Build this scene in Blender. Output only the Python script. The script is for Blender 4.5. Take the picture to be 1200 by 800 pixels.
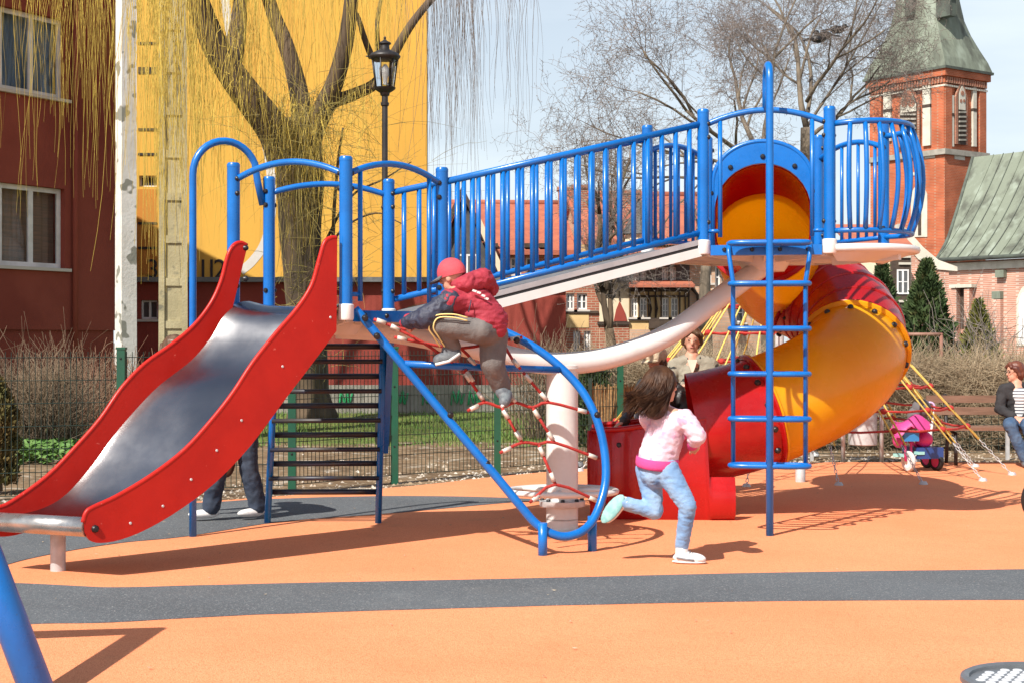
import bpy, bmesh, math, random
import numpy as np
from mathutils import Vector, Matrix, Quaternion, noise as mnoise

random.seed(7)
rng = np.random.default_rng(11)
for o in list(bpy.data.objects):
    bpy.data.objects.remove(o, do_unlink=True)
scene = bpy.context.scene
COL = scene.collection
R = math.radians

# ------------------------------------------------------------------ camera
F, H = 1800.0, 1.4                     # focal length in photo pixels (1200 wide), eye height
cam_d = bpy.data.cameras.new('camera')
cam_d.sensor_width = 36.0
cam_d.lens = 36.0 * F / 1200.0
cam_d.clip_start, cam_d.clip_end = 0.1, 3000
cam = bpy.data.objects.new('camera', cam_d)
cam.location = (0, 0, H)
cam.rotation_euler = (R(90), 0, 0)
COL.objects.link(cam)
scene.camera = cam

# ------------------------------------------------------------------ light
SUN_AZ = Vector((-0.58, -0.81)).normalized()     # horizontal direction towards the sun
SUN_EL = 46.0
world = bpy.data.worlds.new('World')
scene.world = world
world.use_nodes = True
wn, wl = world.node_tree.nodes, world.node_tree.links
wn.clear()
w_out = wn.new('ShaderNodeOutputWorld')
w_bg = wn.new('ShaderNodeBackground')
w_sky = wn.new('ShaderNodeTexSky')
w_sky.sky_type = 'NISHITA'
w_sky.sun_disc = False
w_sky.sun_elevation = R(SUN_EL)
w_sky.sun_rotation = math.atan2(SUN_AZ.x, SUN_AZ.y)
w_sky.air_density, w_sky.dust_density, w_sky.ozone_density = 1.0, 1.6, 1.6
w_bg.inputs['Strength'].default_value = 0.08
# thin high veil of cloud over the whole sky
w_tc = wn.new('ShaderNodeTexCoord')
w_map = wn.new('ShaderNodeMapping')
w_map.inputs['Scale'].default_value = (1.6, 1.6, 9.0)
w_no = wn.new('ShaderNodeTexNoise')
w_no.inputs['Scale'].default_value = 1.7
w_no.inputs['Detail'].default_value = 5
w_no.inputs['Roughness'].default_value = 0.55
w_rmp = wn.new('ShaderNodeMapRange')
w_rmp.inputs['From Min'].default_value, w_rmp.inputs['From Max'].default_value = 0.38, 0.72
w_rmp.inputs['To Min'].default_value, w_rmp.inputs['To Max'].default_value = 0.60, 0.95
w_mix = wn.new('ShaderNodeMix')
w_mix.data_type = 'RGBA'
w_mix.inputs['B'].default_value = (9.0, 9.9, 10.5, 1)
wl.new(w_tc.outputs['Generated'], w_map.inputs['Vector'])
wl.new(w_map.outputs['Vector'], w_no.inputs['Vector'])
wl.new(w_no.outputs['Fac'], w_rmp.inputs['Value'])
# the haze is thickest towards the horizon and thins overhead
w_sep = wn.new('ShaderNodeSeparateXYZ')
w_hz = wn.new('ShaderNodeMapRange')
w_hz.interpolation_type = 'SMOOTHSTEP'
w_hz.inputs['From Min'].default_value, w_hz.inputs['From Max'].default_value = 0.0, 0.75
w_hz.inputs['To Min'].default_value, w_hz.inputs['To Max'].default_value = 1.0, 0.12
w_mul = wn.new('ShaderNodeMath')
w_mul.operation = 'MULTIPLY'
wl.new(w_tc.outputs['Generated'], w_sep.inputs[0])
wl.new(w_sep.outputs['Z'], w_hz.inputs['Value'])
wl.new(w_rmp.outputs['Result'], w_mul.inputs[0])
wl.new(w_hz.outputs['Result'], w_mul.inputs[1])
wl.new(w_mul.outputs[0], w_mix.inputs['Factor'])
wl.new(w_sky.outputs['Color'], w_mix.inputs['A'])
wl.new(w_mix.outputs['Result'], w_bg.inputs['Color'])
wl.new(w_bg.outputs['Background'], w_out.inputs['Surface'])

sun_d = bpy.data.lights.new('sun', 'SUN')
sun_d.energy = 4.9
sun_d.angle = R(0.55)
sun_d.color = (1.0, 0.945, 0.86)
sun = bpy.data.objects.new('sun', sun_d)
sdir = Vector((SUN_AZ.x * math.cos(R(SUN_EL)), SUN_AZ.y * math.cos(R(SUN_EL)), math.sin(R(SUN_EL))))
sun.rotation_euler = sdir.to_track_quat('Z', 'Y').to_euler()
sun.location = (-8, -10, 14)
COL.objects.link(sun)

scene.view_settings.view_transform = 'Standard'
scene.view_settings.look = 'None'
scene.view_settings.gamma = 1.0
scene.view_settings.use_curve_mapping = False
scene.view_settings.exposure = 0.52

# ------------------------------------------------------------------ helpers
def P(x, y, D):
    """photo pixel at a known depth -> world point"""
    return Vector(((x - 600) * D / F, D, H + (400 - y) * D / F))
def G(x, y, z=0.0):
    """photo pixel on a level surface -> world point"""
    D = (H - z) * F / (y - 400)
    return Vector(((x - 600) * D / F, D, z))
class Plane:
    """vertical plane through p0 along unit u; pixels on it become (s, z)"""
    def __init__(self, p0, u):
        self.p0 = Vector((p0[0], p0[1])); self.u = Vector(u).normalized()
        self.n = Vector((self.u.y, -self.u.x))
        if self.n.dot(self.p0) > 0: self.n = -self.n          # towards the camera
    def sz(self, x, y):
        d = Vector(((x - 600) / F, 1.0))
        t = self.p0.dot(self.n) / d.dot(self.n)
        q = d * t
        return (q - self.p0).dot(self.u), H + (400 - y) / F * t
    def pt(self, s, z, out=0.0):
        q = self.p0 + self.u * s + self.n * out
        return Vector((q.x, q.y, z))
    def px(self, x, y, out=0.0):
        s, z = self.sz(x, y)
        return self.pt(s, z, out)

WL = {}                                   # object -> world offset of its local space
def empty(name, loc, label=None, cat=None, group=None):
    o = bpy.data.objects.new(name, None)
    o.empty_display_size = 0.2
    o.location = loc
    COL.objects.link(o)
    WL[o.name] = Vector(loc)
    tag(o, label, cat, group)
    return o
def tag(o, label=None, cat=None, group=None, kind=None):
    if label: o['label'] = label
    if cat: o['category'] = cat
    if group: o['group'] = group
    if kind: o['kind'] = kind
    return o
def link(name, me, parent=None, loc=None):
    o = bpy.data.objects.new(name, me)
    COL.objects.link(o)
    if parent is not None:
        o.parent = parent
        WL[o.name] = WL[parent.name]
    else:
        WL[o.name] = Vector(loc) if loc is not None else Vector((0, 0, 0))
        o.location = WL[o.name]
    return o
def frame_of(d):
    d = Vector(d).normalized()
    a = Vector((0, 0, 1)) if abs(d.z) < 0.95 else Vector((1, 0, 0))
    x = d.cross(a).normalized()
    return x, d.cross(x).normalized(), d
def spline(pts, n=8, closed=False):
    """Catmull-Rom through the points"""
    pts = [Vector(p) for p in pts]
    out = []
    m = len(pts)
    segs = m if closed else m - 1
    for i in range(segs):
        if closed:
            p0, p1, p2, p3 = pts[(i - 1) % m], pts[i], pts[(i + 1) % m], pts[(i + 2) % m]
        else:
            p1, p2 = pts[i], pts[i + 1]
            p0 = pts[i - 1] if i > 0 else p1 * 2 - p2
            p3 = pts[i + 2] if i + 2 < m else p2 * 2 - p1
        for k in range(n):
            t = k / n
            out.append(0.5 * ((2 * p1) + (p2 - p0) * t + (2 * p0 - 5 * p1 + 4 * p2 - p3) * t * t
                              + (3 * p1 - p0 - 3 * p2 + p3) * t ** 3))
    if not closed: out.append(pts[-1].copy())
    return out

class MB:
    """collects shapes in world space, builds ONE mesh object"""
    def __init__(self):
        self.v, self.f, self.s, self.m = [], [], [], []
    def add(self, vs, fs, smooth=False, mi=0):
        b = len(self.v)
        self.v += [tuple(v) for v in vs]
        for f in fs:
            self.f.append(tuple(i + b for i in f)); self.s.append(smooth); self.m.append(mi)
        return self
    def obox(self, c, ax, ay, az, mi=0):
        """box from centre and three half-axis vectors"""
        c, ax, ay, az = Vector(c), Vector(ax), Vector(ay), Vector(az)
        if ax.cross(ay).dot(az) < 0: ax = -ax
        vs = [c + ax * i + ay * j + az * k for k in (-1, 1) for j in (-1, 1) for i in (-1, 1)]
        return self.add(vs, [(0, 2, 3, 1), (4, 5, 7, 6), (0, 1, 5, 4), (2, 6, 7, 3), (0, 4, 6, 2), (1, 3, 7, 5)], False, mi)
    def box(self, x0, x1, y0, y1, z0, z1, mi=0):
        return self.obox(((x0 + x1) / 2, (y0 + y1) / 2, (z0 + z1) / 2), ((x1 - x0) / 2, 0, 0), (0, (y1 - y0) / 2, 0), (0, 0, (z1 - z0) / 2), mi)
    def bar(self, a, b, w, h, up=(0, 0, 1), mi=0):
        """rectangular bar from a to b"""
        a, b = Vector(a), Vector(b)
        d = (b - a)
        u = Vector(up)
        side = d.cross(u)
        if side.length < 1e-6: side = d.cross(Vector((1, 0, 0)))
        side.normalize()
        upv = side.cross(d).normalized()
        return self.obox((a + b) / 2, d / 2, side * w / 2, upv * h / 2, mi)
    def tube(self, pts, r, n=10, closed=False, cap=True, mi=0):
        pts = [Vector(p) for p in pts]
        k = len(pts)
        rr = r if isinstance(r, (list, tuple)) else [r] * k
        vs, fs = [], []
        prev = None
        for i, p in enumerate(pts):
            if closed: d = pts[(i + 1) % k] - pts[i - 1]
            elif i == 0: d = pts[1] - p
            elif i == k - 1: d = p - pts[i - 1]
            else: d = (pts[i + 1] - p).normalized() + (p - pts[i - 1]).normalized()
            if d.length < 1e-9: d = Vector((0, 0, 1))
            d.normalize()
            if prev is None: x, y, _ = frame_of(d)
            else:
                x = prev - d * prev.dot(d)
                x.normalize(); y = d.cross(x)
            prev = x
            for j in range(n):
                a = 2 * math.pi * j / n
                vs.append(p + (x * math.cos(a) + y * math.sin(a)) * rr[i])
        segs = k if closed else k - 1
        for i in range(segs):
            o, q = i * n, ((i + 1) % k) * n
            if closed and i == k - 1:      # find the best twist
                best = min(range(n), key=lambda t: (vs[o] - vs[q + t]).length)
            else: best = 0
            for j in range(n):
                j2 = (j + 1) % n
                fs.append((o + j, o + j2, q + (j2 + best) % n, q + (j + best) % n))
        self.add(vs, fs, True, mi)
        if cap and not closed:
            b = len(self.v) - len(vs)
            self.f.append(tuple(b + j for j in reversed(range(n)))); self.s.append(False); self.m.append(mi)
            e = b + (k - 1) * n
            self.f.append(tuple(e + j for j in range(n))); self.s.append(False); self.m.append(mi)
        return self
    def lathe(self, c, prof, n=20, axis=(0, 0, 1), mi=0, smooth=True):
        """profile of (radius, height) about an axis through c"""
        c = Vector(c); x, y, d = frame_of(axis)
        runs, cur = [], [prof[0]]
        for i in range(1, len(prof)):
            cur.append(prof[i])
            if i < len(prof) - 1:
                a = Vector((prof[i][0] - prof[i - 1][0], prof[i][1] - prof[i - 1][1])); b = Vector((prof[i + 1][0] - prof[i][0], prof[i + 1][1] - prof[i][1]))
                if a.length > 1e-9 and b.length > 1e-9 and a.angle(b) > 0.75:
                    runs.append(cur); cur = [prof[i]]
        runs.append(cur)
        for run_ in runs:
            vs, fs = [], []
            for r_, h_ in run_:
                for j in range(n):
                    a = 2 * math.pi * j / n
                    vs.append(c + d * h_ + (x * math.cos(a) + y * math.sin(a)) * r_)
            for i in range(len(run_) - 1):
                for j in range(n):
                    j2 = (j + 1) % n
                    fs.append((i * n + j, i * n + j2, (i + 1) * n + j2, (i + 1) * n + j))
            self.add(vs, fs, smooth, mi)
        return self
    def ell(self, c, rad, rot=None, nu=14, nv=9, mi=0):
        c = Vector(c); rot = rot or Matrix.Identity(3)
        vs, fs = [], []
        for i in range(nv + 1):
            th = math.pi * i / nv
            for j in range(nu):
                ph = 2 * math.pi * j / nu
                vs.append(c + rot @ Vector((rad[0] * math.sin(th) * math.cos(ph), rad[1] * math.sin(th) * math.sin(ph), rad[2] * math.cos(th))))
        for i in range(nv):
            for j in range(nu):
                j2 = (j + 1) % nu
                if i == 0: fs.append((0 * nu, (i + 1) * nu + j, (i + 1) * nu + j2))
                elif i == nv - 1: fs.append((i * nu + j, nv * nu, i * nu + j2))
                else: fs.append((i * nu + j, (i + 1) * nu + j, (i + 1) * nu + j2, i * nu + j2))
        return self.add(vs, fs, True, mi)
    def prism(self, poly, ext, mi=0, smooth_side=False):
        """planar outline (list of 3D points) swept by vector ext"""
        ext = Vector(ext); n = len(poly)
        poly = [Vector(p) for p in poly]
        nrm = Vector((0, 0, 0))
        for i in range(n): nrm += poly[i].cross(poly[(i + 1) % n])
        if nrm.dot(ext) > 0: poly = poly[::-1]
        a = [p for p in poly]; b = [p + ext for p in poly]
        self.add(a + b, [tuple(range(n)), tuple(range(2 * n - 1, n - 1, -1))], False, mi)
        base = len(self.v) - 2 * n
        for i in range(n):
            j = (i + 1) % n
            self.f.append((base + j, base + i, base + n + i, base + n + j)); self.s.append(smooth_side); self.m.append(mi)
        return self
    def loft(self, secs, closed=False, mi=0, smooth=True, flip=False):
        n = len(secs[0]); vs = [p for s in secs for p in s]; fs = []
        for i in range(len(secs) - 1):
            for j in range(n if closed else n - 1):
                j2 = (j + 1) % n
                q = (i * n + j, i * n + j2, (i + 1) * n + j2, (i + 1) * n + j)
                fs.append(q[::-1] if flip else q)
        return self.add(vs, fs, smooth, mi)
    def mesh(self, name, mats, off=Vector((0, 0, 0))):
        me = bpy.data.meshes.new(name)
        me.from_pydata([(v[0] - off.x, v[1] - off.y, v[2] - off.z) for v in self.v], [], self.f)
        me.polygons.foreach_set('use_smooth', self.s)
        for m_ in (mats if isinstance(mats, (list, tuple)) else [mats]): me.materials.append(m_)
        if any(self.m): me.polygons.foreach_set('material_index', self.m)
        me.update()
        return me
    def build(self, name, mats, parent=None, loc=None):
        off = WL[parent.name] if parent is not None else (Vector(loc) if loc is not None else Vector((0, 0, 0)))
        return link(name, self.mesh(name, mats, off), parent, loc)

def np_mesh(name, verts, quads, mat, smooth=True):
    me = bpy.data.meshes.new(name)
    verts = np.asarray(verts, np.float32); quads = np.asarray(quads, np.int32)
    k = quads.shape[1]
    me.vertices.add(len(verts)); me.vertices.foreach_set('co', verts.ravel())
    me.loops.add(quads.size); me.loops.foreach_set('vertex_index', quads.ravel())
    me.polygons.add(len(quads))
    me.polygons.foreach_set('loop_start', np.arange(0, quads.size, k, dtype=np.int32))
    me.polygons.foreach_set('use_smooth', np.full(len(quads), smooth, bool))
    me.update(calc_edges=True); me.validate()
    me.materials.append(mat)
    return me
def strands(name, pts, rad, mat, parent=None, n=3, loc=None):
    """pts (N,K,3), rad (N,K): many thin tubes as one mesh"""
    pts = np.asarray(pts, float); rad = np.asarray(rad, float)
    N, K, _ = pts.shape
    d = np.gradient(pts, axis=1)
    d /= np.linalg.norm(d, axis=2, keepdims=True) + 1e-9
    ref = np.where(np.abs(d[..., 2:3]) < 0.9, np.array([0, 0, 1.0]), np.array([1.0, 0, 0]))
    ref = np.repeat(ref[:, :1], K, axis=1)
    x = np.cross(d, ref); x /= np.linalg.norm(x, axis=2, keepdims=True) + 1e-9
    y = np.cross(d, x)
    ring = []
    for j in range(n):
        a = 2 * math.pi * j / n
        ring.append(pts + (x * math.cos(a) + y * math.sin(a)) * rad[..., None])
    v = np.stack(ring, axis=2).reshape(-1, 3)
    i, k, j = np.meshgrid(np.arange(N), np.arange(K - 1), np.arange(n), indexing='ij')
    b = (i * K + k) * n
    q = np.stack([b + j, b + (j + 1) % n, b + n + (j + 1) % n, b + n + j], axis=-1).reshape(-1, 4)
    off = np.array(WL[parent.name]) if parent is not None else (np.array(loc) if loc is not None else np.zeros(3))
    return link(name, np_mesh(name, v - off, q, mat), parent, loc)

# ------------------------------------------------------------------ materials
def rgb(*c):
    """sRGB 0-255 -> linear"""
    return tuple(((x / 255) / 12.92 if x / 255 <= 0.04045 else ((x / 255 + 0.055) / 1.055) ** 2.4) for x in c) + (1,)
MAT = {}
def mat(name, col, rough=0.5, col2=None, scale=6.0, bump=0.0, bscale=60.0, metal=0.0, detail=4, spec=0.5,
        coat=0.0, lo=0.35, hi=0.65, col3=None, scale3=40.0, lo3=0.62, hi3=0.72, stretch=None, trans=0.0, subs=0.0, rvar=0.0):
    m = bpy.data.materials.new(name); m.use_nodes = True
    nt = m.node_tree; b = nt.nodes['Principled BSDF']
    b.inputs['Base Color'].default_value = col
    b.inputs['Roughness'].default_value = rough
    b.inputs['Metallic'].default_value = metal
    b.inputs['Specular IOR Level'].default_value = spec
    b.inputs['Coat Weight'].default_value = coat
    b.inputs['Coat Roughness'].default_value = 0.12
    if trans: b.inputs['Transmission Weight'].default_value = trans
    tc = nt.nodes.new('ShaderNodeTexCoord')
    vec = tc.outputs['Object']
    if stretch:
        mp = nt.nodes.new('ShaderNodeMapping'); mp.inputs['Scale'].default_value = stretch
        nt.links.new(vec, mp.inputs['Vector']); vec = mp.outputs['Vector']
    def noise_(sc, det=detail):
        n_ = nt.nodes.new('ShaderNodeTexNoise'); n_.inputs['Scale'].default_value = sc
        n_.inputs['Detail'].default_value = det; n_.inputs['Roughness'].default_value = 0.6
        nt.links.new(vec, n_.inputs['Vector']); return n_.outputs['Fac']
    def mr(val, lo_, hi_):
        n_ = nt.nodes.new('ShaderNodeMapRange'); n_.interpolation_type = 'SMOOTHSTEP'
        n_.inputs['From Min'].default_value = lo_; n_.inputs['From Max'].default_value = hi_
        nt.links.new(val, n_.inputs['Value']); return n_.outputs['Result']
    cur = None
    def mix(fac, a, bcol):
        n_ = nt.nodes.new('ShaderNodeMix'); n_.data_type = 'RGBA'
        nt.links.new(fac, n_.inputs['Factor'])
        if isinstance(a, tuple): n_.inputs['A'].default_value = a
        else: nt.links.new(a, n_.inputs['A'])
        n_.inputs['B'].default_value = bcol
        return n_.outputs['Result']
    if col2 is not None: cur = mix(mr(noise_(scale), lo, hi), col, col2)
    if col3 is not None: cur = mix(mr(noise_(scale3, 2), lo3, hi3), cur if cur is not None else col, col3)
    if cur is not None: nt.links.new(cur, b.inputs['Base Color'])
    if rvar:
        n_ = nt.nodes.new('ShaderNodeMapRange')
        n_.inputs['To Min'].default_value = max(0.02, rough - rvar); n_.inputs['To Max'].default_value = min(1, rough + rvar)
        n_.inputs['From Min'].default_value = 0.3; n_.inputs['From Max'].default_value = 0.7
        nt.links.new(noise_(scale * 2.3), n_.inputs['Value']); nt.links.new(n_.outputs['Result'], b.inputs['Roughness'])
    if bump:
        bp = nt.nodes.new('ShaderNodeBump'); bp.inputs['Strength'].default_value = bump
        bp.inputs['Distance'].default_value = 0.02
        nt.links.new(noise_(bscale), bp.inputs['Height']); nt.links.new(bp.outputs['Normal'], b.inputs['Normal'])
    MAT[name] = m
    return m
def brick_mat(name, c1, c2, mortar, scale=1.0, rough=0.85, bw=0.26, bh=0.075, axis='x', msize=0.012):
    m = bpy.data.materials.new(name); m.use_nodes = True
    nt = m.node_tree; b = nt.nodes['Principled BSDF']; b.inputs['Roughness'].default_value = rough
    b.inputs['Specular IOR Level'].default_value = 0.2
    tc = nt.nodes.new('ShaderNodeTexCoord'); sp = nt.nodes.new('ShaderNodeSeparateXYZ'); cb = nt.nodes.new('ShaderNodeCombineXYZ')
    nt.links.new(tc.outputs['Object'], sp.inputs[0])
    ad = nt.nodes.new('ShaderNodeMath'); ad.operation = 'ADD'
    nt.links.new(sp.outputs['X'], ad.inputs[0]); nt.links.new(sp.outputs['Y'], ad.inputs[1])
    nt.links.new(ad.outputs[0], cb.inputs[0]); nt.links.new(sp.outputs['Z'], cb.inputs[1])
    br = nt.nodes.new('ShaderNodeTexBrick'); br.inputs['Scale'].default_value = scale
    br.inputs['Brick Width'].default_value = bw; br.inputs['Row Height'].default_value = bh
    br.inputs['Mortar Size'].default_value = msize; br.inputs['Bias'].default_value = 0.0
    br.inputs['Color1'].default_value = c1; br.inputs['Color2'].default_value = c2; br.inputs['Mortar'].default_value = mortar
    nt.links.new(cb.outputs[0], br.inputs['Vector'])
    no = nt.nodes.new('ShaderNodeTexNoise'); no.inputs['Scale'].default_value = 0.9; no.inputs['Detail'].default_value = 6
    nt.links.new(tc.outputs['Object'], no.inputs['Vector'])
    mr_ = nt.nodes.new('ShaderNodeMapRange'); mr_.inputs['From Min'].default_value = 0.3; mr_.inputs['From Max'].default_value = 0.75
    mr_.inputs['To Min'].default_value = 0.7; mr_.inputs['To Max'].default_value = 1.2
    nt.links.new(no.outputs['Fac'], mr_.inputs['Value'])
    mx = nt.nodes.new('ShaderNodeMix'); mx.data_type = 'RGBA'; mx.blend_type = 'MULTIPLY'; mx.inputs['Factor'].default_value = 1
    nt.links.new(br.outputs['Color'], mx.inputs['A']); nt.links.new(mr_.outputs['Result'], mx.inputs['B'])
    nt.links.new(mx.outputs['Result'], b.inputs['Base Color'])
    MAT[name] = m
    return m

mat('blue', (0.002, 0.145, 0.51, 1), 0.30, (0.002, 0.12, 0.43, 1), 4.0, bump=0.05, bscale=60, coat=0.12, rvar=0.08, col3=(0.02, 0.10, 0.30, 1), scale3=34, lo3=0.70, hi3=0.76)
mat('blue_worn', (0.008, 0.115, 0.50, 1), 0.34, (0.02, 0.12, 0.42, 1), 5.0, col3=(0.10, 0.12, 0.15, 1), scale3=14, lo3=0.68, hi3=0.74)
mat('white_paint', (0.66, 0.66, 0.64, 1), 0.35, (0.53, 0.52, 0.49, 1), 4.0, bump=0.05, bscale=40, coat=0.1, lo=0.45, hi=0.85)
mat('cap_white', (0.78, 0.78, 0.76, 1), 0.45)
mat('red_plastic', (0.47, 0.014, 0.007, 1), 0.38, (0.41, 0.011, 0.006, 1), 3.0, bump=0.06, bscale=55, spec=0.3, rvar=0.09, col3=(0.58, 0.10, 0.075, 1), scale3=30, lo3=0.72, hi3=0.77)
mat('red_gloss', (0.52, 0.010, 0.012, 1), 0.25, (0.42, 0.008, 0.010, 1), 2.5, bump=0.05, bscale=30, coat=0.25, rvar=0.08)
mat('yellow_gloss', (0.95, 0.53, 0.012, 1), 0.26, (0.90, 0.46, 0.010, 1), 2.2, bump=0.05, bscale=30, coat=0.25, rvar=0.08)
mat('steel', (0.34, 0.34, 0.35, 1), 0.21, (0.29, 0.285, 0.29, 1), 1.4, metal=1.0, bump=0.005, bscale=6, rvar=0.05)
mat('steel_plain', (0.55, 0.54, 0.52, 1), 0.3, (0.42, 0.40, 0.38, 1), 6.0, metal=0.85, rvar=0.1)
mat('galv', (0.56, 0.56, 0.56, 1), 0.5, (0.45, 0.45, 0.45, 1), 12.0, metal=0.2)
mat('bolt_black', (0.012, 0.012, 0.014, 1), 0.4)
mat('grey_deck', (0.16, 0.16, 0.165, 1), 0.7, (0.11, 0.11, 0.115, 1), 8, bump=0.2, bscale=120)
mat('alu', (0.48, 0.48, 0.49, 1), 0.42, (0.38, 0.38, 0.39, 1), 5, metal=0.4)
mat('black_rubber', (0.012, 0.012, 0.013, 1), 0.7, bump=0.1, bscale=60)
mat('dark_rung', (0.012, 0.016, 0.035, 1), 0.45, (0.03, 0.024, 0.02, 1), 9)
mat('rope_red', (0.52, 0.035, 0.025, 1), 0.75, (0.36, 0.03, 0.025, 1), 30, bump=0.5, bscale=220)
mat('rope_yellow', (0.80, 0.62, 0.16, 1), 0.75, (0.66, 0.50, 0.12, 1), 30, bump=0.5, bscale=220)
mat('ferrule', (0.72, 0.68, 0.60, 1), 0.4, (0.55, 0.50, 0.42, 1), 20, metal=0.25)
mat('fence_green', (0.008, 0.085, 0.045, 1), 0.4, (0.012, 0.07, 0.04, 1), 5)
mat('wire', (0.018, 0.035, 0.026, 1), 0.5)
mat('lamp_metal', (0.018, 0.016, 0.016, 1), 0.45, (0.03, 0.026, 0.024, 1), 8)
mat('skin', (0.62, 0.34, 0.24, 1), 0.5, (0.55, 0.27, 0.18, 1), 18)
mat('soil_dark', (0.05, 0.035, 0.025, 1), 0.95)

def translucent(name, amount, col):
    """moulded plastic lets some light through"""
    nt = MAT[name].node_tree; out = nt.nodes['Material Output']; b = nt.nodes['Principled BSDF']
    t = nt.nodes.new('ShaderNodeBsdfTranslucent'); t.inputs['Color'].default_value = col
    m = nt.nodes.new('ShaderNodeMixShader'); m.inputs[0].default_value = amount
    nt.links.new(b.outputs[0], m.inputs[1]); nt.links.new(t.outputs[0], m.inputs[2]); nt.links.new(m.outputs[0], out.inputs['Surface'])
translucent('red_gloss', 0.28, (0.75, 0.03, 0.02, 1))
translucent('yellow_gloss', 0.5, (1.0, 0.64, 0.05, 1))
# ================================================================== GROUND
def ground_mat():
    m = bpy.data.materials.new('terrain'); m.use_nodes = True
    nt = m.node_tree; b = nt.nodes['Principled BSDF']; b.inputs['Roughness'].default_value = 0.95
    b.inputs['Specular IOR Level'].default_value = 0.15
    g = nt.nodes.new('ShaderNodeNewGeometry'); sp = nt.nodes.new('ShaderNodeSeparateXYZ')
    nt.links.new(g.outputs['Position'], sp.inputs[0])
    def noise_(sc, det=6, ro=0.6):
        n_ = nt.nodes.new('ShaderNodeTexNoise'); n_.inputs['Scale'].default_value = sc
        n_.inputs['Detail'].default_value = det; n_.inputs['Roughness'].default_value = ro
        nt.links.new(g.outputs['Position'], n_.inputs['Vector']); return n_.outputs['Fac']
    def mr(v, a, b_, c=0.0, d=1.0):
        n_ = nt.nodes.new('ShaderNodeMapRange'); n_.interpolation_type = 'SMOOTHSTEP'
        for k, x in zip(('From Min', 'From Max', 'To Min', 'To Max'), (a, b_, c, d)): n_.inputs[k].default_value = x
        nt.links.new(v, n_.inputs['Value']); return n_.outputs['Result']
    def math_(op, a, b_):
        n_ = nt.nodes.new('ShaderNodeMath'); n_.operation = op
        for i, x in enumerate((a, b_)):
            if isinstance(x, float): n_.inputs[i].default_value = x
            else: nt.links.new(x, n_.inputs[i])
        return n_.outputs[0]
    def mix(f, a, c):
        n_ = nt.nodes.new('ShaderNodeMix'); n_.data_type = 'RGBA'; nt.links.new(f, n_.inputs['Factor'])
        for k, x in (('A', a), ('B', c)):
            if isinstance(x, tuple): n_.inputs[k].default_value = x
            else: nt.links.new(x, n_.inputs[k])
        return n_.outputs['Result']
    soil = mix(mr(noise_(1.6), 0.36, 0.64), (0.23, 0.155, 0.09, 1), (0.13, 0.085, 0.05, 1))
    soil = mix(mr(noise_(9.0, 4), 0.52, 0.70), soil, (0.36, 0.29, 0.20, 1))
    soil = mix(mr(noise_(2.3, 5), 0.56, 0.70), soil, (0.46, 0.40, 0.32, 1))
    grass = mix(mr(noise_(5.0, 6), 0.35, 0.65), (0.075, 0.125, 0.028, 1), (0.16, 0.17, 0.05, 1))
    # the lawn starts some way behind the fence, with a ragged edge
    wob = math_('MULTIPLY', math_('SUBTRACT', noise_(0.55, 5), 0.5), 7.0)
    edge = math_('ADD', sp.outputs['Y'], wob)
    lawn = math_('MULTIPLY', mr(edge, 21.2, 22.6), mr(noise_(3.0, 6), 0.26, 0.40))
    col = mix(lawn, soil, grass)
    paving = mix(mr(noise_(0.8), 0.4, 0.6), (0.22, 0.205, 0.185, 1), (0.16, 0.15, 0.14, 1))
    col = mix(mr(edge, 31.0, 33.0), col, paving)
    nt.links.new(col, b.inputs['Base Color'])
    bp = nt.nodes.new('ShaderNodeBump'); bp.inputs['Strength'].default_value = 0.6; bp.inputs['Distance'].default_value = 0.05
    nt.links.new(noise_(14.0, 8, 0.7), bp.inputs['Height']); nt.links.new(bp.outputs['Normal'], b.inputs['Normal'])
    return m
TERR = ground_mat()
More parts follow.
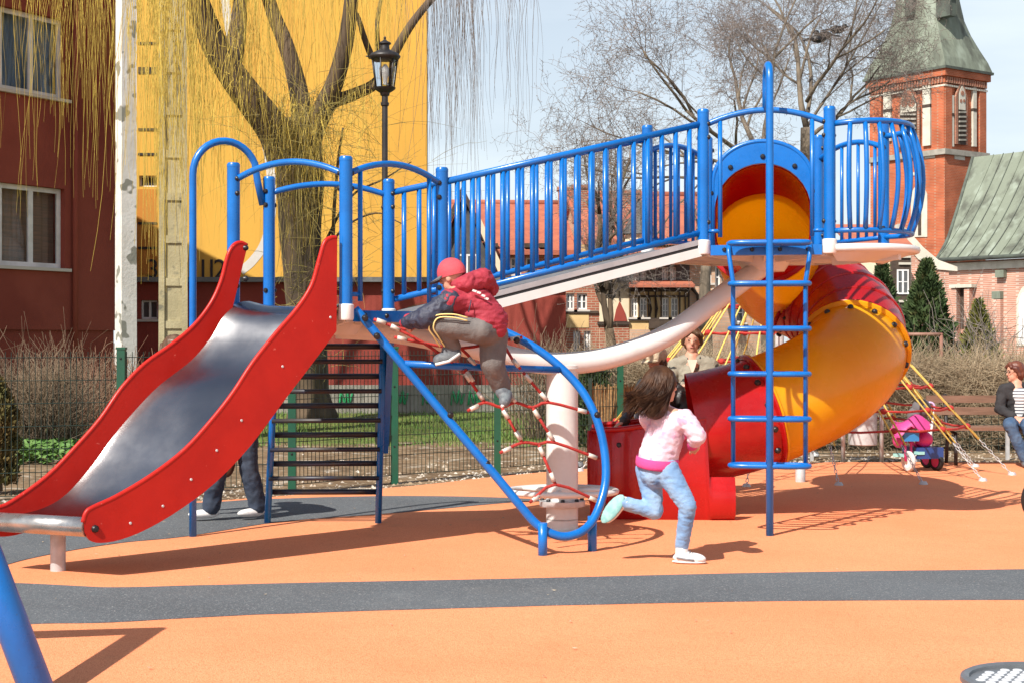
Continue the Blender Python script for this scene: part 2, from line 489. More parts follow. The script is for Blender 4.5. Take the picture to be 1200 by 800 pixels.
def rubber_mat(name, c1, c2, speck, s_lo, s_hi, dirt, dlo=0.55, dhi=0.75, crumb=None):
    m = bpy.data.materials.new(name); m.use_nodes = True
    nt = m.node_tree; b = nt.nodes['Principled BSDF']; b.inputs['Roughness'].default_value = 0.85
    b.inputs['Specular IOR Level'].default_value = 0.25
    g = nt.nodes.new('ShaderNodeNewGeometry')
    def noise_(sc, det=4, ro=0.6):
        n_ = nt.nodes.new('ShaderNodeTexNoise'); n_.inputs['Scale'].default_value = sc
        n_.inputs['Detail'].default_value = det; n_.inputs['Roughness'].default_value = ro
        nt.links.new(g.outputs['Position'], n_.inputs['Vector']); return n_.outputs['Fac']
    def mr(v, a, b_, d=1.0):
        n_ = nt.nodes.new('ShaderNodeMapRange'); n_.interpolation_type = 'SMOOTHSTEP'
        n_.inputs['From Min'].default_value = a; n_.inputs['From Max'].default_value = b_; n_.inputs['To Max'].default_value = d
        nt.links.new(v, n_.inputs['Value']); return n_.outputs['Result']
    def mix(f, a, c):
        n_ = nt.nodes.new('ShaderNodeMix'); n_.data_type = 'RGBA'; nt.links.new(f, n_.inputs['Factor'])
        for k, x in (('A', a), ('B', c)):
            if isinstance(x, tuple): n_.inputs[k].default_value = x
            else: nt.links.new(x, n_.inputs[k])
        return n_.outputs['Result']
    col = mix(mr(noise_(0.7, 6), 0.35, 0.68), c1, c2)
    vo = nt.nodes.new('ShaderNodeTexVoronoi'); vo.inputs['Scale'].default_value = 170
    nt.links.new(g.outputs['Position'], vo.inputs['Vector'])
    sep = nt.nodes.new('ShaderNodeSeparateColor'); nt.links.new(vo.outputs['Color'], sep.inputs[0])
    col = mix(mr(sep.outputs[0], s_lo, s_hi, 0.8), col, speck)
    col = mix(mr(noise_(26.0, 2), 0.72, 0.80, 0.8), col, dirt)
    col = mix(mr(noise_(2.6, 8, 0.75), dlo, dhi, 0.45), col, dirt)
    col = mix(mr(noise_(0.45, 7, 0.7), 0.52, 0.70, 0.22), col, dirt)
    col = mix(mr(noise_(1.1, 6, 0.7), 0.58, 0.72, 0.30), col, speck)
    if crumb: col = mix(mr(noise_(52.0, 3, 0.7), 0.63, 0.69, 0.9), col, crumb); col = mix(mr(noise_(19.0, 5, 0.75), 0.64, 0.70, 0.6), col, crumb)
    nt.links.new(col, b.inputs['Base Color'])
    bp = nt.nodes.new('ShaderNodeBump'); bp.inputs['Strength'].default_value = 0.45; bp.inputs['Distance'].default_value = 0.006
    nt.links.new(vo.outputs['Distance'], bp.inputs['Height'])
    bp2 = nt.nodes.new('ShaderNodeBump'); bp2.inputs['Strength'].default_value = 0.35; bp2.inputs['Distance'].default_value = 0.03
    nt.links.new(noise_(3.5, 5), bp2.inputs['Height']); nt.links.new(bp.outputs['Normal'], bp2.inputs['Normal'])
    nt.links.new(bp2.outputs['Normal'], b.inputs['Normal'])
    return m
ORANGE = rubber_mat('rubber_orange', (0.80, 0.305, 0.145, 1), (0.76, 0.265, 0.12, 1), (0.64, 0.185, 0.075, 1), 0.55, 0.95, (0.40, 0.20, 0.10, 1), 0.54, 0.80, (0.52, 0.20, 0.09, 1))
GREYR = rubber_mat('rubber_grey', (0.105, 0.115, 0.125, 1), (0.085, 0.092, 0.10, 1), (0.21, 0.22, 0.225, 1), 0.72, 0.97, (0.20, 0.18, 0.16, 1), 0.58, 0.78, (0.36, 0.36, 0.35, 1))

# terrain: one sheet out to the horizon, finely divided near the playground
def terrain():
    xs = np.unique(np.concatenate([np.linspace(-900, -40, 9), np.linspace(-40, 40, 161), np.linspace(40, 900, 9)]))
    ys = np.unique(np.concatenate([np.linspace(-600, -20, 7), np.linspace(-20, 12, 17), np.linspace(12, 40, 113), np.linspace(40, 1500, 10)]))
    X, Y = np.meshgrid(xs, ys)
    Z = np.full(X.shape, -0.03)
    rough = np.array([mnoise.noise(Vector((x * 0.9, y * 0.9, 0))) + 0.5 * mnoise.noise(Vector((x * 2.3, y * 2.3, 4))) for x, y in zip(X.ravel(), Y.ravel())]).reshape(X.shape)
    w = np.clip((Y - 19.5) / 4, 0, 1) * np.clip((38 - Y) / 4, 0, 1) * (np.abs(X) < 39)
    Z = Z + rough * 0.05 * w
    v = np.stack([X.ravel(), Y.ravel(), Z.ravel()], 1)
    ny, nx = X.shape
    i, j = np.meshgrid(np.arange(ny - 1), np.arange(nx - 1), indexing='ij')
    a = i * nx + j
    q = np.stack([a, a + 1, a + nx + 1, a + nx], -1).reshape(-1, 4)
    return tag(link('ground', np_mesh('ground', v, q, TERR)), 'bare earth and lawn around the playground', kind='structure')
terrain()
def sheet(name, poly, z, mat_, label, thick=0.0):
    mb = MB()
    pts = [Vector((p[0], p[1], z)) for p in poly]
    mb.prism([p - Vector((0, 0, thick)) for p in pts], (0, 0, thick))
    return tag(mb.build(name, mat_), label, kind='structure')
def gpx(l, z=0.0): return [G(x, y, z) for x, y in l]
def wavy(l, amp=0.015, n=6):
    out = []
    for i, p in enumerate(spline(l, n)):
        out.append(p + Vector((0, mnoise.noise(p * 3.1) * amp, 0)))
    return out
edge_far = wavy(gpx([(-300, 612), (-150, 600), (0, 593), (130, 590), (250, 586), (350, 579), (480, 569), (600, 556), (700, 548), (800, 544), (960, 541), (1200, 541), (1500, 541)]), 0.05)
poly = edge_far + [Vector((16, edge_far[-1].y, 0)), Vector((16, -8, 0)), Vector((-16, -8, 0)), Vector((-16, edge_far[0].y - .6, 0))]
sheet('rubber_surface', poly, 0.0, ORANGE, 'orange rubber safety surface of the playground', 0.04)
top = wavy(gpx([(-900, 720), (-300, 690), (-100, 682), (10, 683), (90, 686.5), (150, 688), (300, 684), (600, 678), (900, 671), (1200, 667), (1500, 664)]), 0.012)
bot = wavy(gpx([(-900, 790), (-300, 752), (-100, 740), (35, 731), (130, 729), (300, 720), (600, 710.5), (900, 704), (1200, 702.5), (1500, 702)]), 0.012)
sheet('rubber_band', top + bot[::-1], 0.004, GREYR, 'dark grey rubber band crossing the orange surface', 0.003)
up = wavy(gpx([(-260, 611), (0, 595), (130, 592), (250, 588), (310, 584.5), (450, 581), (560, 582), (640, 585)]), 0.02)
lo = wavy(gpx([(640, 586), (590, 589), (470, 600), (330, 611), (220, 628), (140, 636), (60, 649), (0, 664), (-60, 690)]), 0.012)
sheet('rubber_band', up + lo, 0.004, GREYR, 'dark grey rubber area curving behind the red slide', 0.003)
# litter: rubble and leaf bits along the soil edge behind the surface
def litter():
    n = 2600
    t = rng.random(n)
    xs = rng.uniform(-6.5, 8, n)
    ex = np.array([p.x for p in edge_far]); ey = np.array([p.y for p in edge_far])
    ys = np.interp(xs, ex, ey) + 0.05 + rng.exponential(0.9, n)
    s = rng.uniform(0.008, 0.03, n)
    base = np.array([[1, 0, 0], [-.5, .8, 0], [-.5, -.8, 0], [0, 0, .7]])
    v = np.zeros((n, 4, 3))
    a = rng.uniform(0, 6.28, n)
    for k in range(4):
        bx, by, bz = base[k]
        v[:, k, 0] = xs + (bx * np.cos(a) - by * np.sin(a)) * s
        v[:, k, 1] = ys + (bx * np.sin(a) + by * np.cos(a)) * s
        v[:, k, 2] = -0.03 + bz * s
    b = np.arange(n)[:, None] * 4
    f = np.concatenate([b + np.array([[0, 1, 3]]), b + np.array([[1, 2, 3]]), b + np.array([[2, 0, 3]])])
    me = np_mesh('gravel', v.reshape(-1, 3), f, mat('pebble', (0.55, 0.50, 0.43, 1), 0.9, (0.30, 0.22, 0.14, 1), 1.2), False)
    tag(link('gravel', me), 'pale stones and leaf litter scattered along the soil edge', 'gravel', kind='stuff')
litter()

def debris():
    n = 420
    x = rng.uniform(-6, 6.5, n); y = rng.uniform(4.6, 16.5, n)
    ex = np.array([p.x for p in edge_far]); ey = np.array([p.y for p in edge_far])
    k = y < np.interp(x, ex, ey) - .1
    x, y = x[k], y[k]; n = len(x); s = rng.uniform(.004, .016, n); a = rng.uniform(0, 6.28, n)
    v = np.zeros((n, 4, 3))
    for k, (i, j, z) in enumerate(((-1, 0, .3), (0, -.5, 0), (1, 0, .25), (0, .5, 0))):
        v[:, k, 0] = x + (np.cos(a) * i - np.sin(a) * j) * s; v[:, k, 1] = y + (np.sin(a) * i + np.cos(a) * j) * s; v[:, k, 2] = .009 + z * s
    tag(link('leaf_litter', np_mesh('leaf_litter', v.reshape(-1, 3), np.arange(n * 4).reshape(-1, 4), mat('leaf_bits', (.20, .11, .05, 1), .9, (.42, .34, .24, 1), .9), False)), 'bits of dry leaf and grit scattered over the rubber surface', 'litter', kind='stuff')
debris()
# ================================================================== PLAY STRUCTURE
PS = empty('play_structure', (0.4, 11.3, 0), 'blue two-tower climbing frame with red slide, sloping bridge and spiral tube slide', 'climbing frame')
ZL, ZR = 1.605, 2.11                       # deck levels
CL = Vector((-1.24, 10.84)); RL = 0.755    # five-sided left deck
CR = Vector((1.99, 12.12)); RR = 0.92      # six-sided right deck
def poly_pts(c, r, a0, n): return [Vector((c.x + r * math.cos(R(a0 + 360 / n * k)), c.y + r * math.sin(R(a0 + 360 / n * k)))) for k in range(n)]
L = poly_pts(CL, RL, -78.7, 5)             # 0 slide/near, 1 net+ramp, 2 ramp+ladder, 3 ladder+pole, 4 pole+slide
Q = poly_pts(CR, RR, 231.6, 6)             # 0 ramp/near, 1 ladder+balcony, 2 balcony, 3, 4 tube slide, 5 ramp far
def v3(p, z): return Vector((p.x, p.y, z))
# shared bolt head
_b = MB(); _b.lathe((0, 0, 0), [(0.0, 0.012), (0.011, 0.011), (0.017, 0.004), (0.018, -0.012)], 8)
BOLT_ME = _b.mesh('bolt', MAT['bolt_black'])
def bolt(parent, p, d, sc=1.0):
    o = bpy.data.objects.new('bolt', BOLT_ME); COL.objects.link(o)
    o.parent = parent; o.location = Vector(p) - WL[parent.name]
    o.rotation_mode = 'QUATERNION'; o.rotation_quaternion = Vector(d).to_track_quat('Z', 'Y'); o.scale = (sc, sc, sc)
    return o
def post(p, z0, z1, r=0.0435):
    mb = MB()
    mb.lathe(v3(p, 0), [(0.0, z0), (r, z0), (r, z1 - 0.03), (r * 1.02, z1 - 0.03), (r * 1.03, z1 - 0.012), (r * 0.85, z1), (0.0, z1)], 18)
    o = mb.build('post', MAT['blue'], PS)
    c = MB(); c.lathe(v3(p, 0), [(0.0, z0 - 0.06), (r + 0.004, z0 - 0.06), (r + 0.009, z0 - 0.05), (r + 0.009, z0 + 0.04), (r, z0 + 0.045)], 18)
    c.build('end_cap', MAT['cap_white'], o)
    return o
posts_L = [post(p, ZL - 0.005, ZL + 1.01) for p in L]
posts_R = [post(p, ZR - 0.005, ZR + 1.01) for p in Q]

def deck(pts, z, name):
    mb = MB(); poly = [v3(p, z - 0.02) for p in pts]
    mb.prism(poly, (0, 0, 0.02))
    d = mb.build(name, MAT['grey_deck'], PS)
    u = MB(); c = sum(pts, Vector((0, 0))) / len(pts)
    inner = [c + (p - c) * 0.93 for p in pts]
    u.prism([v3(p, z - 0.032) for p in inner], (0, 0, 0.0115))
    n = len(pts)
    for k in range(n):                    # radial ribs and rim under the deck
        a, b = inner[k], inner[(k + 1) % n]
        u.bar(v3(c, z - 0.075), v3(a, z - 0.055), 0.03, 0.05)
        u.bar(v3(a, z - 0.056), v3(b, z - 0.056), 0.03, 0.045)
        m = (a + b) / 2
        u.bar(v3(c, z - 0.078), v3(m, z - 0.058), 0.02, 0.04)
    u.lathe(v3(c, 0), [(0.0, z - 0.16), (0.16, z - 0.16), (0.20, z - 0.10), (0.20, z - 0.033)], 20)
    u.build('underframe', MAT['white_paint'], d)
    return d
dL, dR = deck(L, ZL, 'deck'), deck(Q, ZR, 'deck')
def fascia(d, a, b, z, n=4, h=0.075):
    mb = MB(); t = (b - a).normalized(); out = Vector((t.y, -t.x))
    a2, b2 = a + t * 0.055 + out * 0.012, b - t * 0.055 + out * 0.012
    mb.bar(v3(a2, z - h / 2), v3(b2, z - h / 2), 0.012, h)
    f = mb.build('fascia', MAT['blue'], d)
    for k in range(n):
        p = a2.lerp(b2, (k + 0.5) / n)
        bolt(f, v3(p + out * 0.008, z - h * 0.45), v3(out, 0))
    return f
for a, b in ((0, 1), (2, 3), (3, 4)): fascia(dL, L[a], L[b], ZL)
for a, b in ((0, 1), (2, 3), (3, 4), (4, 5)): fascia(dR, Q[a], Q[b], ZR)
for pts, z in ((L, ZL), (Q, ZR)):
    n = len(pts); c = sum(pts, Vector((0, 0))) / n
    par = posts_L if pts is L else posts_R
    for k in range(n):
        for nb in (pts[(k + 1) % n], pts[k - 1]):
            t = (nb - pts[k]).normalized(); t2 = (t + (pts[k] - c).normalized() * 0.35).normalized()
            for h in (0.17, 0.90, 0.80):
                bolt(par[k], v3(pts[k] + t2 * 0.045, z + h), v3(t2, 0), 1.05)

def arch_rail(a, b, z, rise=0.11, r=0.022, n=14, bow=0.0, name='arch_rail'):
    """rail between two posts, rising in the middle, bowed outwards if asked"""
    t = (b - a); out = Vector((t.y, -t.x)).normalized()
    mb = MB(); pts = []
    for k in range(n + 1):
        s = k / n
        e = 1 - (2 * s - 1) ** 2
        pts.append(v3(a.lerp(b, s) + out * bow * e ** 0.8, z + rise * e))
    mb.tube(pts, r, 10)
    return mb.build(name, MAT['blue'], PS), pts
def stub_bars(a, b, z, top, r=0.0165):
    """short hand bars at both sides of an opening, hooked back to the posts"""
    L_ = (b - a).length; t = (b - a) / L_
    for s, p in ((1, a), (-1, b)):
        q = p + t * s * 0.125
        e = 1 - (2 * 0.125 / L_ - 1) ** 2
        mb = MB()
        mb.tube([v3(q, top + 0.11 * e), v3(q, z + 0.06)], r, 8)
        mb.build('hand_bar', MAT['blue'], PS)
        mb = MB(); mb.tube([v3(p + t * s * 0.035, z + 0.105), v3(q, z + 0.105)], r * 0.9, 8)
        mb.build('bar_stub', MAT['blue'], PS)
arch_rail(L[4], L[0], ZL + 0.885)                 # over the slide
arch_rail(L[0], L[1], ZL + 0.885); stub_bars(L[0], L[1], ZL, ZL + 0.885)
arch_rail(L[2], L[3], ZL + 0.885, 0.08)
arch_rail(Q[0], Q[1], ZR + 0.885); stub_bars(Q[0], Q[1], ZR, ZR + 0.885)
def panel(a, b, z, n, rise=0.09):
    o, pts = arch_rail(a, b, ZR + 0.80, rise)
    mb = MB(); mb.tube([v3(a, z + 0.10), v3(b, z + 0.10)], 0.018, 8); mb.build('bottom_rail', MAT['blue'], PS)
    for k in range(1, n):
        s = k / n; p = a.lerp(b, s); e = 1 - (2 * s - 1) ** 2
        mb = MB(); mb.tube([v3(p, z + 0.10), v3(p, z + 0.80 + rise * e)], 0.0145, 8); mb.build('baluster', MAT['blue'], PS)
panel(Q[4], Q[5], ZR, 8); panel(Q[2], Q[3], ZR, 8)

# fire pole hooked over the left tower
pole = G(226, 628)
tgt = v3(L[3], ZL + 0.80)
pz = 2.60
pp = [Vector((pole.x, pole.y, -0.05)), Vector((pole.x, pole.y, 1.2)), Vector((pole.x, pole.y, pz))]
arc = []
aim = Vector((tgt.x - 0.075, tgt.y - 0.06))
for k in range(1, 15):
    a = math.pi * k / 15 * 0.93
    s = (1 - math.cos(a)) / 2
    arc.append(Vector((pole.x + (aim.x - pole.x) * s, pole.y + (aim.y - pole.y) * s, pz + 0.255 * math.sin(a))))
pp += arc + [v3(aim, pz - 0.03) , tgt + Vector((-0.045, -0.02, 0.0))]
mb = MB(); mb.tube(pp, 0.0265, 12); mb.build('fire_pole', MAT['blue'], PS)

# ladder of paired rungs behind the left tower
la, lb = G(313, 612), G(443, 612)
ta, tb = v3(L[3].lerp(L[2], 0.07), ZL - 0.03), v3(L[2].lerp(L[3], 0.04), ZL - 0.03)
lad = None
for k, (a, b) in enumerate(((la, ta), (lb, tb))):
    mb = MB(); mb.tube([a - Vector((0, 0, 0.05)), b], 0.026, 10)
    o = mb.build('ladder_rail', MAT['blue'], PS)
for k in range(12):
    s = 0.155 + k * 0.071
    a, b = la.lerp(ta, s), lb.lerp(tb, s)
    mb = MB(); thick = k % 2 == 0
    off = Vector((0, 0.02 if thick else -0.03, 0))
    mb.tube([a + off, b + off], 0.0175 if not thick else 0.022, 8)
    mb.build('ladder_rung', MAT['dark_rung'], PS)
mb = MB(); mb.bar(lb + Vector((0.055, -0.05, 0.55)), tb + Vector((0.06, -0.05, 0)), 0.05, 0.05); mb.build('ladder_brace', MAT['blue'], PS)

# ------------------------------------------------ spine beam and its pillar
pil = Vector((0.37, 11.33))
beam_pts = [v3(CL, 1.50), Vector((-0.84, 10.88, 1.47)), Vector((-0.33, 11.03, 1.37)), Vector((0.08, 11.18, 1.265)), Vector((0.41, 11.31, 1.24)),
            Vector((0.78, 11.44, 1.295)), Vector((1.18, 11.60, 1.45)), Vector((1.56, 11.80, 1.71)), v3(CR, 2.0)]
sp = spline(beam_pts, 7)
mb = MB(); mb.tube(sp, 0.082, 18); beam = mb.build('spine_beam', MAT['white_paint'], PS)
mb = MB()
mb.lathe(v3(pil, 0), [(0.0, 0.0), (0.155, 0.0), (0.155, 0.02), (0.118, 0.025), (0.118, 0.10)], 26)
mb.lathe(v3(pil, 0), [(0.118, 0.09), (0.118, 1.2), (0.135, 1.2), (0.135, 1.225), (0.0, 1.225)], 26)
pilo = mb.build('pillar', MAT['white_paint'], PS)
mb = MB(); mb.lathe(v3(pil, 0), [(0.12, 0.185), (0.165, 0.19), (0.17, 0.205), (0.17, 0.23), (0.12, 0.235)], 26)
mb.build('flange', MAT['galv'], pilo)
for k in range(8):
    a = 2 * math.pi * k / 8
    bolt(pilo, v3(pil, 0.24) + Vector((math.cos(a) * 0.146, math.sin(a) * 0.146, 0)), (0, 0, 1), 0.9)
ringp = [v3(pil, 0.30) + Vector((math.cos(2 * math.pi * k / 26) * 0.40, math.sin(2 * math.pi * k / 26) * 0.33, 0)) for k in range(26)]
mb = MB(); mb.tube(ringp, 0.022, 10, closed=True)
for a in (0.3, 2.4, 4.5): mb.tube([v3(pil, 0.30) + Vector((math.cos(a) * 0.1, math.sin(a) * 0.1, 0)), v3(pil, 0.30) + Vector((math.cos(a) * 0.39, math.sin(a) * 0.32, 0))], 0.02, 8)
mb.build('step_ring', MAT['white_paint'], pilo)

# ------------------------------------------------ sloping bridge
A0, B0, A1, B1 = L[1], L[2], Q[0], Q[5]
def rp(side, s, dz):
    a, b = (A0, A1) if side == 0 else (B0, B1)
    return v3(a.lerp(b, s), ZL + (ZR - ZL) * s + dz)
mb = MB()
secs = [[rp(0, s, -0.01), rp(1, s, -0.01)] for s in (0.0, 1.0)]
mb.prism([secs[0][0], secs[0][1], secs[1][1], secs[1][0]], (0, 0, 0.02))
br = mb.build('bridge_floor', MAT['grey_deck'], PS)
for side in (0, 1):
    o_ = Vector((0.25, -0.92, 0)).normalized() * (0.012 if side == 0 else -0.012)
    for nm, dz0, dz1, m_, k in (('edge_strip', 0.012, 0.05, 'alu', 1.0), ('gap_shade_strip', -0.012, 0.012, 'black_rubber', 0.6), ('side_plate', -0.075, -0.012, 'white_paint', 1.4)):  # the black strip stands in for the shaded gap above the side plate
        if side == 1 and nm == 'edge_strip': continue
        mb = MB()
        zc, hh = (dz0 + dz1) / 2, (dz1 - dz0)
        mb.bar(rp(side, 0.02, zc) + o_ * k, rp(side, 0.985, zc) + o_ * k, 0.02, hh)
        mb.build(nm, MAT[m_], br)
mb = MB()
for s in (0.2, 0.5, 0.8): mb.bar(rp(0, s, -0.05), rp(1, s, -0.05), 0.04, 0.06)
mb.build('cross_beam', MAT['white_paint'], br)
for side in (0, 1):
    mb = MB(); mb.tube([rp(side, 0.015, 0.905), rp(side, 0.985, 0.905)], 0.025, 10); hr = mb.build('hand_rail', MAT['blue'], br)
    mb = MB(); mb.tube([rp(side, 0.015, 0.10), rp(side, 0.985, 0.10)], 0.024, 10); mb.build('bottom_rail', MAT['blue'], br)
    n = 18
    for k in range(1, n):
        s = k / n
        mb = MB(); mb.tube([rp(side, s, 0.10), rp(side, s, 0.905)], 0.0185, 8); mb.build('baluster', MAT['blue'], br)

# ------------------------------------------------ red slide
nearP = Plane((L[0].x + 0.0, L[0].y - 0.01), (Vector((-2.53, 9.05)) - L[0]))
_o4 = Vector((L[4].x + 0.03, L[4].y - 0.075))
farP = Plane(_o4, (Vector((-3.2, 9.33)) - _o4))
near_top = [(393, 279), (386, 279.5), (379, 285), (373, 305), (364, 335), (347, 362), (322, 391), (295, 425), (272, 460), (247, 492), (215, 527), (176, 557), (136, 581), (108, 594), (100, 600), (96.5, 612)]
near_bot = [(97, 622), (104, 632), (116, 635), (140, 631), (172, 618), (212, 594), (252, 563), (292, 521), (330, 470), (362, 428), (392, 388)]
far_top = [(288, 288), (281, 285), (273, 288), (266, 300), (258, 330), (246, 356), (226, 382), (200, 404), (169, 426), (142, 454), (117, 490), (90, 521), (55, 557), (12, 588), (-8, 596), (-14, 602), (-16, 612)]
def panel_from(pl, top, bottom, thick, name, parent):
    mb = MB()
    tp = [pl.px(x, y) for x, y in top]; bt = [pl.px(x, y) for x, y in bottom]
    poly = spline(tp, 3) + spline(bt, 3)
    n3 = Vector((pl.n.x, pl.n.y, 0))
    mb.prism(poly, n3 * thick)
    # rounded upper lip
    lip = [p + n3 * thick / 2 for p in spline(tp, 4)]
    mb.tube(lip, thick * 0.62, 8)
    o = mb.build(name, MAT['red_plastic'], parent)
    return o
# bed line in (s along, z): from the near panel's middle
def bed_line(pl, px): return [pl.sz(x, y) for x, y in px]
n_len = (Vector((-2.53, 9.05)) - L[0]).length; f_len = (Vector((-3.2, 9.33)) - _o4).length
bedpx = [(291, 359), (281, 360), (268, 366), (256, 378), (243, 400), (220, 427), (184, 455), (159, 480), (128, 516), (104, 549), (74, 583), (46, 600), (10, 609), (-12, 612)]
fpts = [farP.pt(*farP.sz(x, y)) for x, y in bedpx]
bl = []
for p in fpts:
    s = (Vector((p.x, p.y)) - farP.p0).dot(farP.u) / f_len
    q = nearP.p0 + nearP.u * s * n_len
    bl.append(Vector((q.x, q.y, p.z)))
sn, sf = spline(bl, 5), spline(fpts, 5)
mb = MB()
rows = []
for p, q in zip(sn, sf):
    row = []
    for k in range(9):
        t = k / 8; e = (2 * t - 1) ** 4
        row.append(p.lerp(q, 0.01 + 0.98 * t) + Vector((0, 0, 0.035 * e)))
    rows.append(row)
mb.loft(rows)
rows2 = [[p - Vector((0, 0, 0.012)) for p in r_] for r_ in rows]
mb.loft(rows2, flip=True)
slide = mb.build('slide', MAT['steel'], PS)
near_panel = panel_from(nearP, near_top, near_bot, 0.026, 'side_panel', slide)
def far_shift(px_list):
    out = []
    for x, y in px_list:
        s, z = nearP.sz(x, y)
        out.append((s / n_len * f_len, z))
    return out
mb = MB()
tp = [farP.px(x, y) for x, y in far_top]
bt = [farP.pt(s, z) for s, z in far_shift(near_bot)]
poly = spline(tp, 3) + spline(bt, 3)
n3 = Vector((farP.n.x, farP.n.y, 0))
mb.prism(poly, n3 * 0.026)
mb.tube([p + n3 * 0.013 for p in spline(tp, 4)], 0.016, 8)
mb.build('side_panel', MAT['red_plastic'], slide)
e0, e1 = nearP.pt(*nearP.sz(102, 617)), None
ee = farP.p0 + farP.u * ((Vector((e0.x, e0.y)) - nearP.p0).dot(nearP.u) / n_len * f_len)
e1 = Vector((ee.x, ee.y, e0.z))
mb = MB(); mb.tube([e0 + Vector((0.005, 0, 0)), e1], 0.058, 18); mb.build('exit_bar', MAT['steel_plain'], slide)
ft = G(68, 668)
mb = MB(); mb.lathe(ft, [(0.0, -0.03), (0.046, -0.03), (0.046, 0.27), (0.0, 0.27)], 18); mb.build('foot_post', MAT['galv'], slide)
nn = Vector((nearP.n.x, nearP.n.y, 0))
bolt(near_panel, nearP.px(109.5, 618.5, 0.027), nn, 1.4)
for x, y in ((385, 372), (329, 429), (281, 492), (252, 527), (222, 561), (189, 592), (151, 612)):
    mb = MB(); mb.lathe(nearP.px(x, y, 0.026), [(0.0, 0.004), (0.007, 0.003), (0.009, 0.0)], 8, nn); mb.build('screw', MAT['galv'], near_panel)
for x, y in ((286, 291), (286, 327)): bolt(slide, farP.px(x, y, 0.03), (1, -0.4, 0), 1.1)

# ------------------------------------------------ climbing net in its loop frame
loop_px = [(416, 362, 10.16), (430, 378, 10.16), (470, 425, 10.15), (520, 485, 10.14), (580, 556, 10.12), (608, 590, 10.11), (626, 611, 10.11), (643, 623, 10.11), (661, 628, 10.13), (680, 623, 10.18), (694, 610, 10.25),
           (704, 588, 10.32), (710, 560, 10.38), (708, 525, 10.43), (699, 490, 10.48), (683, 459, 10.53), (660, 433, 10.57), (634, 412, 10.60), (605, 395, 10.64), (572, 381, 10.67), (540, 371, 10.70), (512, 364, 10.72)]
lw = spline([P(*p) for p in loop_px], 5)
mb = MB(); mb.tube(lw, 0.029, 14); net = mb.build('net_frame', MAT['blue'], PS)
mb = MB(); mb.tube([P(474, 426, 10.15), P(560, 430, 10.28), P(655, 433, 10.55)], 0.024, 12); mb.build('cross_bar', MAT['blue'], net)
for x, y0, y1 in ((636, 612, 650), (694, 604, 645)):
    g = G(x, y1); mb = MB(); mb.tube([Vector((g.x, g.y, -0.03)), P(x, y0, g.y)], 0.031, 14); mb.build('leg', MAT['blue'], net)
def netD(x, y):
    """depth of the net surface between the two sides of the loop"""
    s = min(1, max(0, (x - (420 + (y - 366) * 0.84)) / max(40, (700 - (420 + (y - 366) * 0.84)))))
    return 10.13 + 0.36 * s
def NP(x, y): return P(x, y, netD(x, y))
rows_px = [[(438, 374), (474, 386), (500, 379), (540, 377)],
           [(462, 395), (497, 402), (540, 408), (585, 400), (612, 395)],
           [(548, 481), (568, 471), (588, 477), (604, 471), (624, 477), (643, 471), (690, 483)],
           [(586, 530), (612, 518), (631, 520), (650, 518), (702, 537)],
           [(621, 588), (651, 567), (702, 587)]]
cols_px = [[(455, 380), (497, 402), (530, 425)], [(490, 378), (540, 408), (559, 430)], [(540, 377), (585, 400), (600, 420), (610, 432)],
           [(543, 434), (568, 471)], [(545, 432), (556, 450)], [(594, 460), (604, 471)], [(613, 436), (643, 471)],
           [(588, 477), (612, 518)], [(624, 477), (650, 518)], [(631, 520), (651, 567)]]
for row in rows_px + cols_px:
    pts = [NP(x, y) - Vector((0, 0.0, 0)) for x, y in row]
    mb = MB(); mb.tube(spline(pts, 3) if len(pts) > 2 else pts, 0.0105, 7); rp_ = mb.build('rope', MAT['rope_red'], net)
    for i, j in ((0, 1), (-1, -2)):
        d = (pts[j] - pts[i]).normalized()
        mb = MB(); mb.tube([pts[i] + d * 0.02, pts[i] + d * 0.085], 0.0155, 8)
        mb.build('ferrule', MAT['ferrule'], rp_)
for x, y in ((428, 370), (442, 391), (528, 483), (571, 540), (614, 596), (700, 483), (711, 537), (707, 588), (606, 396)):
    bolt(net, P(x, y + 3, netD(x, y) - 0.03), (0.2, -1, -0.2), 1.3)

# ------------------------------------------------ ring ladder on the right tower
lp = G(902, 627); lx, ly = lp.x, lp.y
edge_mid = (Q[0] + Q[1]) / 2
mb = MB()
zt = 1.4 + 325 * ly / F
hoop = [Vector((lx, ly, -0.05)), Vector((lx, ly, 1.5)), Vector((lx, ly, zt - 0.12))]
for k in range(1, 9):
    a = math.pi * k / 9
    hoop.append(Vector((lx + (edge_mid.x - lx) * (1 - math.cos(a)) / 2, ly + (edge_mid.y - ly) * (1 - math.cos(a)) / 2, zt - 0.12 + 0.13 * math.sin(a))))
hoop += [Vector((edge_mid.x, edge_mid.y, zt - 0.14)), Vector((edge_mid.x, edge_mid.y, ZR + 0.99))]
mb.tube(hoop, 0.0275, 14); lad = mb.build('ladder_pole', MAT['blue'], PS)
tl = (Q[1] - Q[0]).normalized(); ol = Vector((tl.y, -tl.x))
ctr = Vector((lx, ly))
back = ctr - ol * 0.17
def ring_pts(z, w=0.285, front=0.0):
    pts = []
    for k in range(24):
        a = 2 * math.pi * k / 24
        c_, s_ = math.cos(a), math.sin(a)
        x_ = w * math.copysign(abs(c_) ** 0.55, c_); y_ = 0.085 * math.copysign(abs(s_) ** 0.7, s_)
        p = (ctr + back) / 2 + tl * x_ + ol * y_
        pts.append(v3(p, z))
    return pts
for y in (284, 332, 385, 438, 491, 546):
    z = 1.4 + (400 - y) * ly / F
    mb = MB(); mb.tube(ring_pts(z), 0.0195, 8, closed=True); mb.build('ladder_rung', MAT['blue'], lad)
zb, ztp = 1.4 - 146 * ly / F, 1.4 + 116 * ly / F
